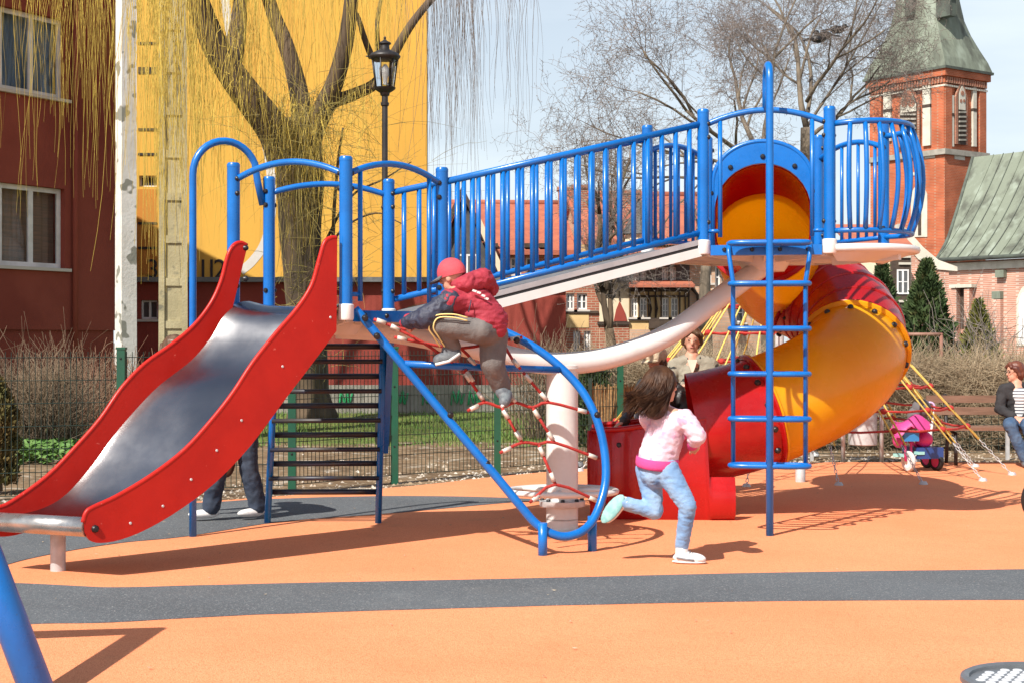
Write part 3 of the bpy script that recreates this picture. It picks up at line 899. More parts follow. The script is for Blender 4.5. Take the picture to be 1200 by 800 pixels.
for s in (-1, 1):
    c = back + tl * 0.262 * s
    c2 = back + tl * 0.295 * s
    mb = MB(); mb.tube([v3(c, zb), v3(c, 1.83), v3(c2, ztp - 0.06), v3(c2 - ol * 0.05, ztp + 0.01)], 0.0175, 10); mb.build('ladder_rail', MAT['blue'], lad)
    mb = MB(); mb.tube([v3(c2 - ol * 0.05, ztp), v3(edge_mid + tl * 0.28 * s, ZR - 0.04)], 0.0175, 8); mb.build('ladder_bracket', MAT['blue'], lad)

# ------------------------------------------------ balcony
bm_ = (Q[1] + Q[2]) / 2; bt_ = (Q[2] - Q[1]).normalized(); bo = Vector((bt_.y, -bt_.x)); hw = (Q[2] - Q[1]).length / 2 - 0.02
def bal(a, sc=1.0, dep=0.42): return bm_ + bt_ * (-math.cos(a) * hw) * (1 + (sc - 1) * 0.4) + bo * (math.sin(a) ** 0.75 * dep * sc)
arcp = [bal(math.pi * k / 24) for k in range(25)]
mb = MB(); mb.prism([v3(p, ZR - 0.05) for p in arcp], (0, 0, 0.045)); bf = mb.build('balcony_floor', MAT['white_paint'], PS)
mb = MB(); mb.tube([v3(p, ZR - 0.026) for p in arcp], 0.03, 8); mb.build('floor_rim', MAT['white_paint'], bf)
mb = MB(); mb.prism([v3(bal(math.pi * k / 24, 0.93), ZR - 0.004) for k in range(25)], (0, 0, 0.006)); mb.build('balcony_mat', MAT['grey_deck'], bf)
mb = MB()
mb.loft([[v3(bal(math.pi * k / 16, 0.95), ZR - 0.052) for k in range(17)], [v3(bal(math.pi * k / 16, 0.4, 0.3), ZR - 0.12) for k in range(17)]], flip=True)
mb.bar(v3(bm_ - bo * 0.2, ZR - 0.1), v3(bm_ + bo * 0.34, ZR - 0.075), 0.05, 0.06)
mb.build('balcony_bracket', MAT['white_paint'], bf)
mb = MB(); mb.tube([v3(bal(math.pi * k / 24, 1.0, 0.38), ZR + 0.885 + 0.02 * math.sin(math.pi * k / 24)) for k in range(25)], 0.022, 10); mb.build('top_rail', MAT['blue'], bf)
mb = MB(); mb.tube([v3(bal(math.pi * k / 24, 1.0, 0.38), ZR + 0.10) for k in range(25)], 0.02, 10); mb.build('bottom_rail', MAT['blue'], bf)
for k in range(1, 11):
    a = math.pi * k / 11
    pts = []
    for j in range(9):
        t = j / 8; bul = 0.085 * (1 - (2 * t - 1) ** 2)
        pts.append(v3(bal(a, 1.0, 0.38) + (bal(a, 1.0, 0.38) - bm_).normalized() * bul, ZR + 0.10 + 0.79 * t))
    mb = MB(); mb.tube(pts, 0.018, 8); mb.build('baluster', MAT['blue'], bf)

# ------------------------------------------------ spiral tube slide
entr = (Q[3] + Q[4]) / 2; et = (Q[4] - Q[3]).normalized(); eo = Vector((et.y, -et.x))
if eo.dot(entr - CR) < 0: eo = -eo
TR = 0.45
zc = ZR + 0.385
ent_r = 0.40
# blue arched entrance panel with a round opening
mb = MB()
hwid = (Q[4] - Q[3]).length / 2 - 0.045
outl, inn = [], []
NA = 40
for k in range(NA + 1):
    a = math.pi * k / NA
    inn.append((-math.cos(a) * ent_r, zc + math.sin(a) * ent_r))
    outl.append((-math.cos(a) * hwid if True else 0, ZR + 0.60 + 0.37 * math.sin(a) ** 0.9))
inn = [(-ent_r, ZR + 0.02)] + inn + [(ent_r, ZR + 0.02)]
outl = [(-hwid, ZR + 0.02)] + outl + [(hwid, ZR + 0.02)]
def ep(t, z, o=0.0):
    p = entr + et * t + eo * o
    return v3(p, z)
for o_, fl in ((-0.012, True), (0.012, False)):
    mb.loft([[ep(t, z, o_) for t, z in inn], [ep(t, z, o_) for t, z in outl]], smooth=False, flip=fl)
mb.loft([[ep(t, z, -0.012) for t, z in inn], [ep(t, z, 0.012) for t, z in inn]], smooth=True, flip=True)
mb.loft([[ep(t, z, -0.012) for t, z in outl], [ep(t, z, 0.012) for t, z in outl]], smooth=True)
ts = mb.build('tube_entrance_panel', MAT['blue'], PS)
mb = MB(); mb.tube([ep(t, z) for t, z in outl], 0.02, 8); mb.build('panel_edge_tube', MAT['blue'], ts)
for a in (0.35, 0.95, 1.57, 2.2, 2.8):
    bolt(ts, ep(-math.cos(a) * (ent_r + 0.055), zc + math.sin(a) * (ent_r + 0.055), -0.015), v3(-eo, 0), 1.3)
path = spline([ep(0, zc, 0.0), ep(0, zc - 0.03, 0.3), ep(-0.02, zc - 0.22, 0.72), Vector((2.50, 14.22, 1.97)), Vector((2.86, 14.05, 1.77)), Vector((3.0, 13.62, 1.53)),
               Vector((2.92, 13.18, 1.28)), Vector((2.68, 12.85, 1.10)), Vector((2.36, 12.63, 0.95)), Vector((2.03, 12.53, 0.83)), Vector((1.7, 12.50, 0.74)), Vector((1.38, 12.51, 0.68)), Vector((0.98, 12.54, 0.62)), Vector((0.66, 12.57, 0.58))], 10)
def tube_frames(path):
    fr = []
    for i, p in enumerate(path):
        d = (path[min(i + 1, len(path) - 1)] - path[max(i - 1, 0)]).normalized()
        side = d.cross(Vector((0, 0, 1))).normalized(); up = side.cross(d).normalized()
        fr.append((p, d, side, up))
    return fr
fr = tube_frames(path)
def section(i0, i1, m_, name, rib=False, r0=TR):
    mb = MB(); n = 32
    secs, ins = [], []
    for i in range(i0, i1 + 1):
        p, d, side, up = fr[i]
        rr_ = ent_r + (TR - ent_r) * min(1, i / 8)
        rb = 0.0
        if rib: rb = 0.012 * (1 if (i % 2 == 0) else 0)
        sq = max(0.0, 1 - i / 16)                # squarish floor at the entrance, round further in
        def cs(k):
            a = 2 * math.pi * k / n; c, s = math.cos(a), math.sin(a)
            if s < 0 and sq > 0:
                ex = 1 - 0.6 * sq
                c = math.copysign(abs(c) ** ex, c); s = -(abs(s) ** ex)
            return side * c + up * s
        secs.append([p + cs(k) * (rr_ + rb) for k in range(n)])
        ins.append([p + cs(k) * (rr_ - 0.012) for k in range(n)])
    mb.loft(secs, closed=True, flip=False); mb.loft(ins, closed=True, flip=True)
    o = mb.build(name, m_, ts)
    for i in (i0, i1):                        # bolted flanges
        p, d, side, up = fr[i]
        mb = MB()
        dd = d if i == i0 else -d
        mb.lathe(p + dd * 0.002, [(TR - 0.008, 0.0), (TR + 0.034, 0.0), (TR + 0.038, 0.006), (TR + 0.034, 0.016), (TR + 0.004, 0.03)], 36, dd)
        if 3 < i < 100: mb.build('flange', m_, o)
    return o
tube = section(0, 18, MAT['red_gloss'], 'tube_section')
section(18, 33, MAT['yellow_gloss'], 'tube_section')
section(33, 58, MAT['red_gloss'], 'tube_section', rib=False)
section(58, 90, MAT['yellow_gloss'], 'tube_section')
hood = section(90, 107, MAT['red_gloss'], 'tube_section')
# raised ribs on the red bend, flange bolts
mb = MB()
for i in range(37, 57, 5):
    p, d, side, up = fr[i]
    mb.tube([p + (side * math.cos(2 * math.pi * k / 36) + up * math.sin(2 * math.pi * k / 36)) * (TR - 0.004) for k in range(36)], 0.016, 6, closed=True)
mb.build('tube_rib', MAT['red_gloss'], ts)
for i in (33, 58, 90):
    p, d, side, up = fr[i]
    for k in range(14):
        a = 2 * math.pi * (k + 0.5) / 14
        q = p + (side * math.cos(a) + up * math.sin(a)) * (TR + 0.006)
        bolt(ts, q + d * 0.075, (side * math.cos(a) + up * math.sin(a)), 1.5)
# open run-out trough
mb = MB(); i0, i1 = 105, len(fr) - 1
so, si = [], []
def trough(i, rr_):
    p, d, side, up = fr[i]
    hori = Vector((side.x, side.y, 0)).normalized()
    pts = []
    t = (i - i0) / (i1 - i0)
    topz = 0.80 - 0.07 * min(1, t * 1.4) - 0.03 * t
    prof = [(1.0, topz), (1.0, 0.52), (0.97, 0.38), (0.85, 0.24), (0.6, 0.15), (0.3, 0.11), (0, 0.10)]
    prof = prof + [(-a, b) for a, b in prof[-2::-1]]
    for a, z in prof:
        pts.append(Vector((p.x, p.y, 0)) + hori * a * rr_ + Vector((0, 0, z)))
    return pts
for i in range(i0, i1 + 1):
    so.append(trough(i, TR)); si.append([q + Vector((0, 0, 0.0)) for q in trough(i, TR - 0.014)])
mb.loft(so); mb.loft([[q + Vector((0, 0, 0.012)) for q in s_] for s_ in si], flip=True)
for e in (so[0], so[-1]): pass
run = mb.build('run_out_trough', MAT['red_gloss'], ts)
for sgn in (0, -1):
    mb = MB(); mb.tube([s_[sgn] for s_ in so[4:]], 0.022, 8); mb.build('trough_lip', MAT['red_gloss'], run)
mb = MB(); mb.tube(so[-1], 0.026, 8); mb.build('trough_end_lip', MAT['red_gloss'], run)
for sgn in (1, -1):                          # ribbed skirt down to the ground on both sides
    mb = MB(); secs = []
    idx = 0 if sgn == 1 else -1
    N_ = 46
    for k in range(N_ + 1):
        t = k / N_
        f = 99 + t * (i1 - 99); i = min(int(f), i1 - 1); w = f - i
        p = fr[i][0].lerp(fr[i + 1][0], w); side = fr[i][2]
        hori = Vector((side.x, side.y, 0)).normalized() * (1 if sgn == 1 else -1)
        z1 = min(so[max(0, i - i0)][0].z - 0.02, 0.78) if i >= i0 else 0.34
        rib = 0.022 * (0.5 + 0.5 * math.sin(k * 1.05)) if t > 0.5 else 0.0
        def at_(z, o): return Vector((p.x, p.y, z)) + hori * (TR + 0.002 + o)
        secs.append([at_(z1, 0.0), at_(z1 * .93, 0.012 + rib * .6), at_(z1 * .7, 0.035 + rib), at_(z1 * .4, 0.045 + rib), at_(z1 * .12, 0.03 + rib * .7), at_(0.0, -0.02)])
    mb.loft(secs, smooth=True, flip=(sgn == -1))
    mb.build('side_skirt', MAT['red_gloss'], run)
bolt(run, P(725, 521, 12.08), (0, -1, 0), 1.3)
gl = G(938, 564)
mb = MB(); mb.lathe(gl, [(0.0, -.02), (0.05, -.02), (0.05, 0.16), (0.042, 0.175), (0.0, 0.175)], 14); tag(mb.build('steel_stub', MAT['galv'], None, gl), 'short galvanised steel stub in the ground behind the spiral slide', 'post')
# side wall of the hexagon behind the tube: nothing else is fixed there
# ================================================================== BACKGROUND BUILDINGS
mat('maroon', (0.29, 0.072, 0.05, 1), 0.9, (0.22, 0.05, 0.036, 1), 0.5, bump=0.25, bscale=30, spec=0.15)
mat('maroon_light', (0.30, 0.062, 0.046, 1), 0.9, (0.26, 0.052, 0.04, 1), 0.9, bump=0.2, bscale=30, spec=0.15)
mat('yellow_wall', (0.66, 0.38, 0.075, 1), 0.92, (0.59, 0.32, 0.06, 1), 0.35, bump=0.15, bscale=20, spec=0.15, stretch=(1, 1, 0.16), col3=(0.50, 0.27, 0.06, 1), scale3=1.6, lo3=0.50, hi3=0.78)
mat('wall_shade_orange', (0.55, 0.22, 0.03, 1), 0.92, (0.48, 0.19, 0.03, 1), 0.6)  # darker orange for yellow wall lying in shade
mat('mural_white', (0.66, 0.63, 0.58, 1), 0.9, (0.55, 0.52, 0.47, 1), 1.5)
mat('mural_black', (0.035, 0.028, 0.025, 1), 0.9)
mat('mural_red', (0.25, 0.02, 0.025, 1), 0.9)
mat('frame_white', (0.80, 0.79, 0.77, 1), 0.45, (0.62, 0.61, 0.59, 1), 3)
mat('glass', (0.025, 0.03, 0.035, 1), 0.05, (0.04, 0.045, 0.05, 1), 1.0, spec=0.8)
mat('glass_far', (0.05, 0.055, 0.06, 1), 0.12, (0.10, 0.10, 0.10, 1), 1.0, spec=0.6)
mat('curtain_reflect_blue', (0.26, 0.36, 0.52, 1), 0.9, (0.14, 0.22, 0.36, 1), 5, stretch=(6, 6, 0.4))  # blue curtain, lightened to stand in for reflections in the upper panes
mat('curtain_reflect_brown', (0.46, 0.27, 0.20, 1), 0.9, (0.32, 0.22, 0.17, 1), 3, stretch=(0.5, 0.5, 8))  # brown cloth colour stands in for brick-red reflections in the lower panes
mat('stone_sill', (0.55, 0.50, 0.45, 1), 0.8)
mat('concrete', (0.42, 0.37, 0.22, 1), 0.92, (0.32, 0.28, 0.16, 1), 1.8, bump=0.4, bscale=25, col3=(0.17, 0.16, 0.11, 1), scale3=5, lo3=0.6, hi3=0.72)
mat('peeling_white', (0.72, 0.71, 0.67, 1), 0.85, (0.60, 0.58, 0.53, 1), 2.0, bump=0.3, bscale=18, col3=(0.24, 0.24, 0.20, 1), scale3=3.2, lo3=0.57, hi3=0.61)
mat('roof_tile', (0.42, 0.135, 0.075, 1), 0.85, (0.34, 0.10, 0.06, 1), 1.2, bump=0.5, bscale=9, stretch=(1, 1, 3.5), col3=(0.28, 0.09, 0.06, 1), scale3=6, lo3=0.58, hi3=0.7)
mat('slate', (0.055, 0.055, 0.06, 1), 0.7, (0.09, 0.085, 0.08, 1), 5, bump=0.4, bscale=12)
mat('roof_grey', (0.20, 0.20, 0.20, 1), 0.8, (0.14, 0.14, 0.14, 1), 2)
mat('cream', (0.74, 0.63, 0.45, 1), 0.9, (0.66, 0.55, 0.39, 1), 1.5)
mat('timber', (0.045, 0.028, 0.02, 1), 0.8, (0.07, 0.045, 0.03, 1), 6)
mat('ochre', (0.66, 0.46, 0.22, 1), 0.9, (0.58, 0.39, 0.18, 1), 2)
brick_mat('brick_red', (0.40, 0.13, 0.075, 1), (0.32, 0.095, 0.055, 1), (0.40, 0.30, 0.22, 1))
brick_mat('brick_tan', (0.58, 0.36, 0.24, 1), (0.49, 0.29, 0.19, 1), (0.42, 0.33, 0.25, 1))
brick_mat('brick_church', (0.50, 0.125, 0.05, 1), (0.42, 0.095, 0.04, 1), (0.42, 0.22, 0.14, 1), bw=0.3, bh=0.09, msize=0.012)
brick_mat('brick_pink', (0.52, 0.24, 0.165, 1), (0.44, 0.185, 0.125, 1), (0.56, 0.42, 0.34, 1), bw=0.3, bh=0.1, msize=0.02)
mat('copper', (0.18, 0.205, 0.155, 1), 0.75, (0.085, 0.092, 0.07, 1), 0.9, bump=0.3, bscale=6, stretch=(1, 1, 0.35), col3=(0.26, 0.30, 0.24, 1), scale3=1.6, lo3=0.50, hi3=0.78, lo=0.42, hi=0.68)
mat('copper_dark', (0.10, 0.12, 0.095, 1), 0.8, (0.06, 0.065, 0.055, 1), 1.2)
mat('stone_white', (0.60, 0.56, 0.47, 1), 0.9, (0.50, 0.46, 0.38, 1), 2)
mat('stone_grey', (0.36, 0.33, 0.28, 1), 0.9, (0.26, 0.24, 0.20, 1), 2)
mat('louvre', (0.16, 0.10, 0.075, 1), 0.85)

def wall(pl, s0, s1, z0, z1, holes, thick, m_, name, parent):
    """wall slab with real openings; holes are (s0, z0, s1, z1)"""
    ss = sorted({s0, s1} | {h[0] for h in holes} | {h[2] for h in holes})
    zs = sorted({z0, z1} | {h[1] for h in holes} | {h[3] for h in holes})
    mb = MB()
    flip = Vector((pl.u.x, pl.u.y, 0)).cross(Vector((0, 0, 1))).dot(Vector((pl.n.x, pl.n.y, 0))) < 0
    def q(a, b, c, d): mb.add([a, b, c, d], [(3, 2, 1, 0) if flip else (0, 1, 2, 3)])
    for i in range(len(ss) - 1):
        for j in range(len(zs) - 1):
            a, b, c, d = ss[i], zs[j], ss[i + 1], zs[j + 1]
            if any(h[0] <= a + 1e-6 and h[2] >= c - 1e-6 and h[1] <= b + 1e-6 and h[3] >= d - 1e-6 for h in holes): continue
            q(pl.pt(a, b), pl.pt(c, b), pl.pt(c, d), pl.pt(a, d))
    def ring(a, b, c, d, inv):
        o = -thick
        pr = [(a, b), (c, b), (c, d), (a, d)]
        for k in range(4):
            (x0, y0), (x1, y1) = pr[k], pr[(k + 1) % 4]
            v = [pl.pt(x0, y0), pl.pt(x0, y0, o), pl.pt(x1, y1, o), pl.pt(x1, y1)]
            if inv: v = v[::-1]
            q(*v)
    ring(s0, z0, s1, z1, False)
    for h in holes: ring(h[0], h[1], h[2], h[3], True)
    return mb.build(name, m_, parent)
def window(pl, s0, z0, s1, z1, parent, nv=2, nh=0, fw=0.06, m_='frame_white', g_='glass', inset=0.10, sill=True, reflect_curtain=None, arch=False):
    mb = MB()
    n3 = Vector((pl.n.x, pl.n.y, 0)); u3 = Vector((pl.u.x, pl.u.y, 0))
    dep = 0.05
    def fb(a, b, c, d): mb.obox(pl.pt((a + c) / 2, (b + d) / 2, -inset), u3 * (c - a) / 2, n3 * dep / 2, Vector((0, 0, (d - b) / 2)))
    fb(s0 + .002, z0 + .002, s0 + fw, z1 - .002); fb(s1 - fw, z0 + .002, s1 - .002, z1 - .002)
    fb(s0 + fw, z0 + .002, s1 - fw, z0 + fw); fb(s0 + fw, z1 - fw, s1 - fw, z1 - .002)
    for k in range(1, nv):
        c = s0 + (s1 - s0) * k / nv; fb(c - fw * 0.6, z0 + fw, c + fw * 0.6, z1 - fw)
    for k in range(1, nh + 1):
        c = z0 + (z1 - z0) * k / (nh + 1)
        for q in range(nv):
            a = s0 + (s1 - s0) * q / nv + fw * (1 if q == 0 else .6); b = s0 + (s1 - s0) * (q + 1) / nv - fw * (1 if q == nv - 1 else .6)
            fb(a, c - fw * 0.3, b, c + fw * 0.3)
    w = mb.build('window', MAT[m_], parent)
    for q in range(nv):
        a = s0 + (s1 - s0) * q / nv + fw * (1 if q == 0 else .6); b = s0 + (s1 - s0) * (q + 1) / nv - fw * (1 if q == nv - 1 else .6)
        g = MB(); g.obox(pl.pt((a + b) / 2, (z0 + z1) / 2, -inset - 0.005), u3 * (b - a) / 2, n3 * 0.004, Vector((0, 0, (z1 - z0) / 2 - fw)))
        g.build('pane', MAT[g_], w)
    if sill:
        sb = MB(); sb.obox(pl.pt((s0 + s1) / 2, z0 - 0.03, 0.01), u3 * ((s1 - s0) / 2 + 0.09), n3 * 0.07, Vector((0, 0, 0.027))); sb.build('sill', MAT['stone_sill'], w)
    return w
def glass_through(name='clear_glass'):
    m = bpy.data.materials.new(name); m.use_nodes = True; nt = m.node_tree; b = nt.nodes['Principled BSDF']
    b.inputs['Roughness'].default_value = 0.02; b.inputs['Transmission Weight'].default_value = 1.0; b.inputs['IOR'].default_value = 1.3
    b.inputs['Base Color'].default_value = (0.85, 0.88, 0.88, 1); MAT[name] = m
    return m
glass_through()

# ---------------------------------------------------------------- maroon block of flats on the left
mp = Plane((-8.67, 26.0), (0.50, 0.865))
s_end = mp.sz(136, 300)[0]
mbld = empty('apartment_building', mp.pt(s_end - 6, 0), 'dark maroon rendered apartment block with white framed windows', 'building')
s_a, s_b = mp.sz(-34, 100)[0], mp.sz(76, 100)[0]
zu0, zu1 = mp.sz(75, 117)[1], mp.sz(75, 26)[1]
zl0, zl1 = mp.sz(76, 315)[1], mp.sz(76, 222)[1]
pitch = zu0 - zl0
holes = []
for fl in range(0, 2):
    for k in range(0, 3):
        holes.append((s_a - k * 3.6, zl0 + fl * pitch, s_b - k * 3.6, zl1 + fl * pitch))
wall(mp, s_end - 16, s_end, 1.6, 8.6, holes, 0.32, MAT['maroon'], 'wall', mbld)
pl2 = Plane(mp.p0 + mp.n * 0.05 * -1, mp.u)
mb = MB()
a, b = mp.pt(s_end - 16, 0, -0.06), mp.pt(s_end, 0, -0.06)
mb.prism([a, b, b + Vector((0, 0, 1.6)), a + Vector((0, 0, 1.6))], Vector((-mp.n.x, -mp.n.y, 0)) * 0.3); mb.build('plinth', MAT['maroon'], mbld)
mb = MB()
bk = [mp.pt(s_end - 16, 0, -0.33), mp.pt(s_end, 0, -0.33), mp.pt(s_end, 0, -9), mp.pt(s_end - 16, 0, -9)]
# end and rear walls, roof slab, dark rooms behind the windows
mb.prism([bk[1], bk[2], bk[2] + Vector((0, 0, 8.6)), bk[1] + Vector((0, 0, 8.6))], Vector((-mp.u.x, -mp.u.y, 0)) * 0.3)
mb.build('end_wall', MAT['maroon'], mbld)
mb = MB(); mb.prism([mp.pt(s_end - 16, 8.6, 0.02), mp.pt(s_end, 8.6, 0.02), mp.pt(s_end, 8.6, -9), mp.pt(s_end - 16, 8.6, -9)], (0, 0, 0.12)); mb.build('roof', MAT['roof_grey'], mbld)
mb = MB(); mb.prism([mp.pt(s_end - 16, 1.5, -1.6), mp.pt(s_end - .35, 1.5, -1.6), mp.pt(s_end - .35, 8.5, -1.6), mp.pt(s_end - 16, 8.5, -1.6)], Vector((-mp.n.x, -mp.n.y, 0)) * .1); mb.build('room_wall', MAT['cream'], mbld)
for i, h in enumerate(holes):
    w = window(mp, *h, mbld, nv=3 if True else 2, fw=0.085, inset=0.13)
    cm = 'curtain_reflect_blue' if (i // 3) == 1 else 'curtain_reflect_brown'
    cb = MB(); z0c, z1c = h[1] + 0.02, h[3]
    secs = []
    for k in range(41):
        s = h[0] + (h[2] - h[0]) * k / 40
        secs.append([mp.pt(s, z0c, -0.30 + 0.025 * math.sin(k * 1.9)), mp.pt(s, z1c, -0.30 + 0.02 * math.sin(k * 1.9))])
    cb.loft(secs); cb.build('reflect_curtain', MAT[cm], w)  # curtain sheet carrying the painted reflection colour
for o in bpy.data.objects:
    if o.name.startswith('pane') and o.parent and o.parent.parent == mbld:
        o.data.materials[0] = MAT['clear_glass']
mb = MB(); dp = mp.pt(mp.sz(85, 200)[0], 0, 0.07)
mb.tube([dp + Vector((0, 0, 0.3)), dp + Vector((0, 0, 8.5))], 0.05, 8); mb.build('downpipe', MAT['maroon'], mbld)

# ---------------------------------------------------------------- concrete poles
def conc_pole(x, D, w, h, m_, label, rot, ladder):
    b = P(x, 400, D); b.z = 0
    c, s = math.cos(rot), math.sin(rot); ax, ay = Vector((c, s, 0)), Vector((-s, c, 0))
    if not ladder:
        mb = MB(); mb.loft([[b + ax * i * w * k + ay * j * w * k + Vector((0, 0, z)) for i, j in ((-.5, -.5), (.5, -.5), (.5, .5), (-.5, .5))] for z, k in ((0, 1.05), (h, 0.92))], closed=True, smooth=False)
        mb.add([b + ax * i * w * .46 * 2 * .5 + ay * j * w * .46 + Vector((0, 0, h)) for i, j in ((-1, -1), (1, -1), (1, 1), (-1, 1))], [(0, 1, 2, 3)])
        return tag(mb.build('concrete_pillar', m_, None, b), label, 'pillar')
    e = empty('concrete_pole', b, label, 'pole')
    for sg in (-1, 1):
        mb = MB(); mb.loft([[b + ax * (sg * w * 0.4 + i * w * 0.1) * k + ay * j * w * 0.5 + Vector((0, 0, z)) for i, j in ((-1, -1), (1, -1), (1, 1), (-1, 1))] for z, k in ((0, 1.0), (h, 0.9))], closed=True, smooth=False)
        mb.build('flange_beam', m_, e)
    mb = MB(); mb.obox(b + Vector((0, 0, h / 2)), ax * w * 0.31, ay * w * 0.40, Vector((0, 0, h / 2))); mb.build('web', m_, e)
    for k in range(int(h / 0.62)):
        mb = MB(); mb.obox(b + Vector((0, 0, 0.4 + k * 0.62)), ax * w * 0.31, ay * w * 0.455, Vector((0, 0, 0.055))); mb.build('cross_rib', m_, e)
    return e
conc_pole(147.5, 24.0, 0.245, 9.0, MAT['peeling_white'], 'white pillar with flaking paint beside the maroon apartment block', R(38), False)
conc_pole(203, 22.5, 0.42, 9.5, MAT['concrete'], 'weathered concrete utility pole with ribbed sides behind the red slide', R(12), True)

# ---------------------------------------------------------------- yellow firewall building
yp = Plane(((160 - 600) * 34 / F, 34.0), (1, 0.0))
ybld = empty('yellow_building', yp.pt(3, 0), 'tall yellow rendered building with painted mural on its blank wall', 'building')
ys1 = yp.sz(500, 300)[0]
def ysz(x, y): return yp.sz(x, y)
yholes = []
for (x0, y0, x1, y1) in ((163, 206, 184, 219), (163, 338, 186, 350)):
    a, b = ysz(x0, y1), ysz(x1, y0); yholes.append((a[0], a[1], b[0], b[1]))
wall(yp, 0, ys1, 0, 9.4, yholes, 0.4, MAT['yellow_wall'], 'wall', ybld)
for h in yholes: window(yp, *h, ybld, nv=1, fw=0.03, inset=0.12, sill=False, g_='glass')
mb = MB(); a, b = yp.pt(ys1, 0, -0.42), yp.pt(ys1 - 1.1, 0, -12); mb.prism([a, b, b + Vector((0, 0, 9.4)), a + Vector((0, 0, 9.4))], (-0.3, 0, 0)); mb.build('side_wall', MAT['yellow_wall'], ybld)
mb = MB(); mb.prism([yp.pt(-.1, 9.4, .15), yp.pt(ys1 + .02, 9.4, .15), yp.pt(ys1 - 1.1, 9.4, -12), yp.pt(-.1, 9.4, -12)], (0, 0, 0.2)); mb.build('roof', MAT['roof_grey'], ybld)
def band(px, w, m_, name, out=0.006):
    mid = spline([yp.px(x, y, out) for x, y in px], 6)
    l, r_ = [], []
    for i, p in enumerate(mid):
        d = (mid[min(i + 1, len(mid) - 1)] - mid[max(0, i - 1)]).normalized(); n_ = Vector((-d.z, 0, d.x))
        l.append(p + n_ * w / 2); r_.append(p - n_ * w / 2)
    mb = MB(); mb.loft([[a, b] for a, b in zip(l, r_)], smooth=False)
    mb.loft([[a + Vector((0, .005, 0)), b + Vector((0, .005, 0))] for a, b in zip(l, r_)], smooth=False, flip=True)
    return mb.build(name, MAT[m_], ybld)
band([(262, -20), (268, 30), (280, 80), (293, 120), (309, 160), (317, 200), (318, 250), (310, 285), (296, 306), (282, 318)], 0.19, 'mural_white', 'mural_stripe')
band([(245, -30), (240, 0), (232, 12)], 0.15, 'mural_white', 'mural_stripe')
def slab(x0, y0, x1, y1, m_, name, out=0.01, par=None, pl=None):
    pl = pl or yp; par = par or ybld
    a, b = pl.sz(x0, y1), pl.sz(x1, y0)
    mb = MB(); mb.obox(pl.pt((a[0] + b[0]) / 2, (a[1] + b[1]) / 2, out / 2), Vector((pl.u.x, pl.u.y, 0)) * (b[0] - a[0]) / 2, Vector((pl.n.x, pl.n.y, 0)) * (out / 2 - 0.0005), Vector((0, 0, (b[1] - a[1]) / 2)))
    return mb.build(name, MAT[m_], par)
slab(160.5, 222, 184, 322, 'wall_shade_orange', 'shade_panel', 0.008)  # shade on the wall put in as a darker orange panel
for y in (51, 84, 152, 181, 262, 291): slab(162, y - 1.4, 184, y + 1.4, 'mural_black', 'slot', 0.02)
slab(162, 79, 184, 87, 'mural_black', 'slot', 0.016)
def text(s, x, y, size, m_, out=0.012, pl=None, par=None):
    cu = bpy.data.curves.new('lettering', 'FONT'); cu.body = s; cu.size = size; cu.extrude = 0.004
    cu.align_x = 'LEFT'
    o = bpy.data.objects.new('tmp', cu); COL.objects.link(o)
    dg = bpy.context.evaluated_depsgraph_get(); me = bpy.data.meshes.new_from_object(o.evaluated_get(dg))
    bpy.data.objects.remove(o, do_unlink=True)
    pl = pl or yp; par = par or ybld
    u3, n3 = Vector((pl.u.x, pl.u.y, 0)), Vector((pl.n.x, pl.n.y, 0))
    M = Matrix((u3, Vector((0, 0, 1)), n3)).transposed().to_4x4()
    M.translation = pl.px(x, y, out) - WL[par.name]
    me.transform(M); me.materials.clear(); me.materials.append(MAT[m_])
    for p_ in me.polygons: p_.material_index = 0
    return link('lettering', me, par)
for c_, x_ in (('3', 171), ('1', 230), ('1', 240), ('2', 250)): text(c_, x_, 326, 0.60, 'mural_black')
slab(187, 326, 300, 337, 'mural_white', 'mural_band', 0.009)
slab(160.5, 326, 186.5, 337, 'mural_white', 'mural_band', 0.009)

# ---------------------------------------------------------------- low maroon building in front of it
lp_ = Plane(((150 - 600) * 32.6 / F, 32.6), (1, 0.0))
low = empty('low_building', lp_.pt(5, 0), 'long low maroon building with flat grey roof below the yellow wall', 'building')
zt_ = lp_.sz(500, 331)[1]; sR = lp_.sz(663, 340)[0]
hl = []
for (x0, y0, x1, y1) in ((165, 352, 185, 374),):
    a, b = lp_.sz(x0, y1), lp_.sz(x1, y0); hl.append((a[0], a[1], b[0], b[1]))
wall(lp_, 0, sR, 0, zt_ - 0.25 * 0, hl, 0.3, MAT['maroon_light'], 'wall', low)
for h in hl: window(lp_, *h, low, nv=2, fw=0.04, inset=0.1, g_='glass_far')
mb = MB(); a, b = lp_.pt(sR, 0, -0.31), lp_.pt(sR, 0, -1.25); mb.prism([a, b, b + Vector((0, 0, zt_)), a + Vector((0, 0, zt_))], (-0.2, 0, 0)); mb.build('side_wall', MAT['maroon_light'], low)
mb = MB(); a = lp_.pt(-.2, zt_ + .002, 0.25); mb.prism([lp_.pt(-.2, zt_ + .002, 0.22), lp_.pt(sR + 0.62, zt_ + .002, 0.22), lp_.pt(sR + 0.62, zt_ + .002, -1.2), lp_.pt(-.2, zt_ + .002, -1.2)], (0, 0, 0.10)); mb.build('roof', MAT['roof_grey'], low)
rp_ = Plane(((300 - 600) * 30.8 / F, 30.8), (1, 0.0))
gw = empty('graffiti_wall', rp_.pt(3, 0), 'low grey wall with green graffiti in front of the maroon building', 'wall')
mb = MB(); s0, s1 = rp_.sz(300, 460)[0], rp_.sz(668, 460)[0]; zt2 = rp_.sz(450, 451)[1]
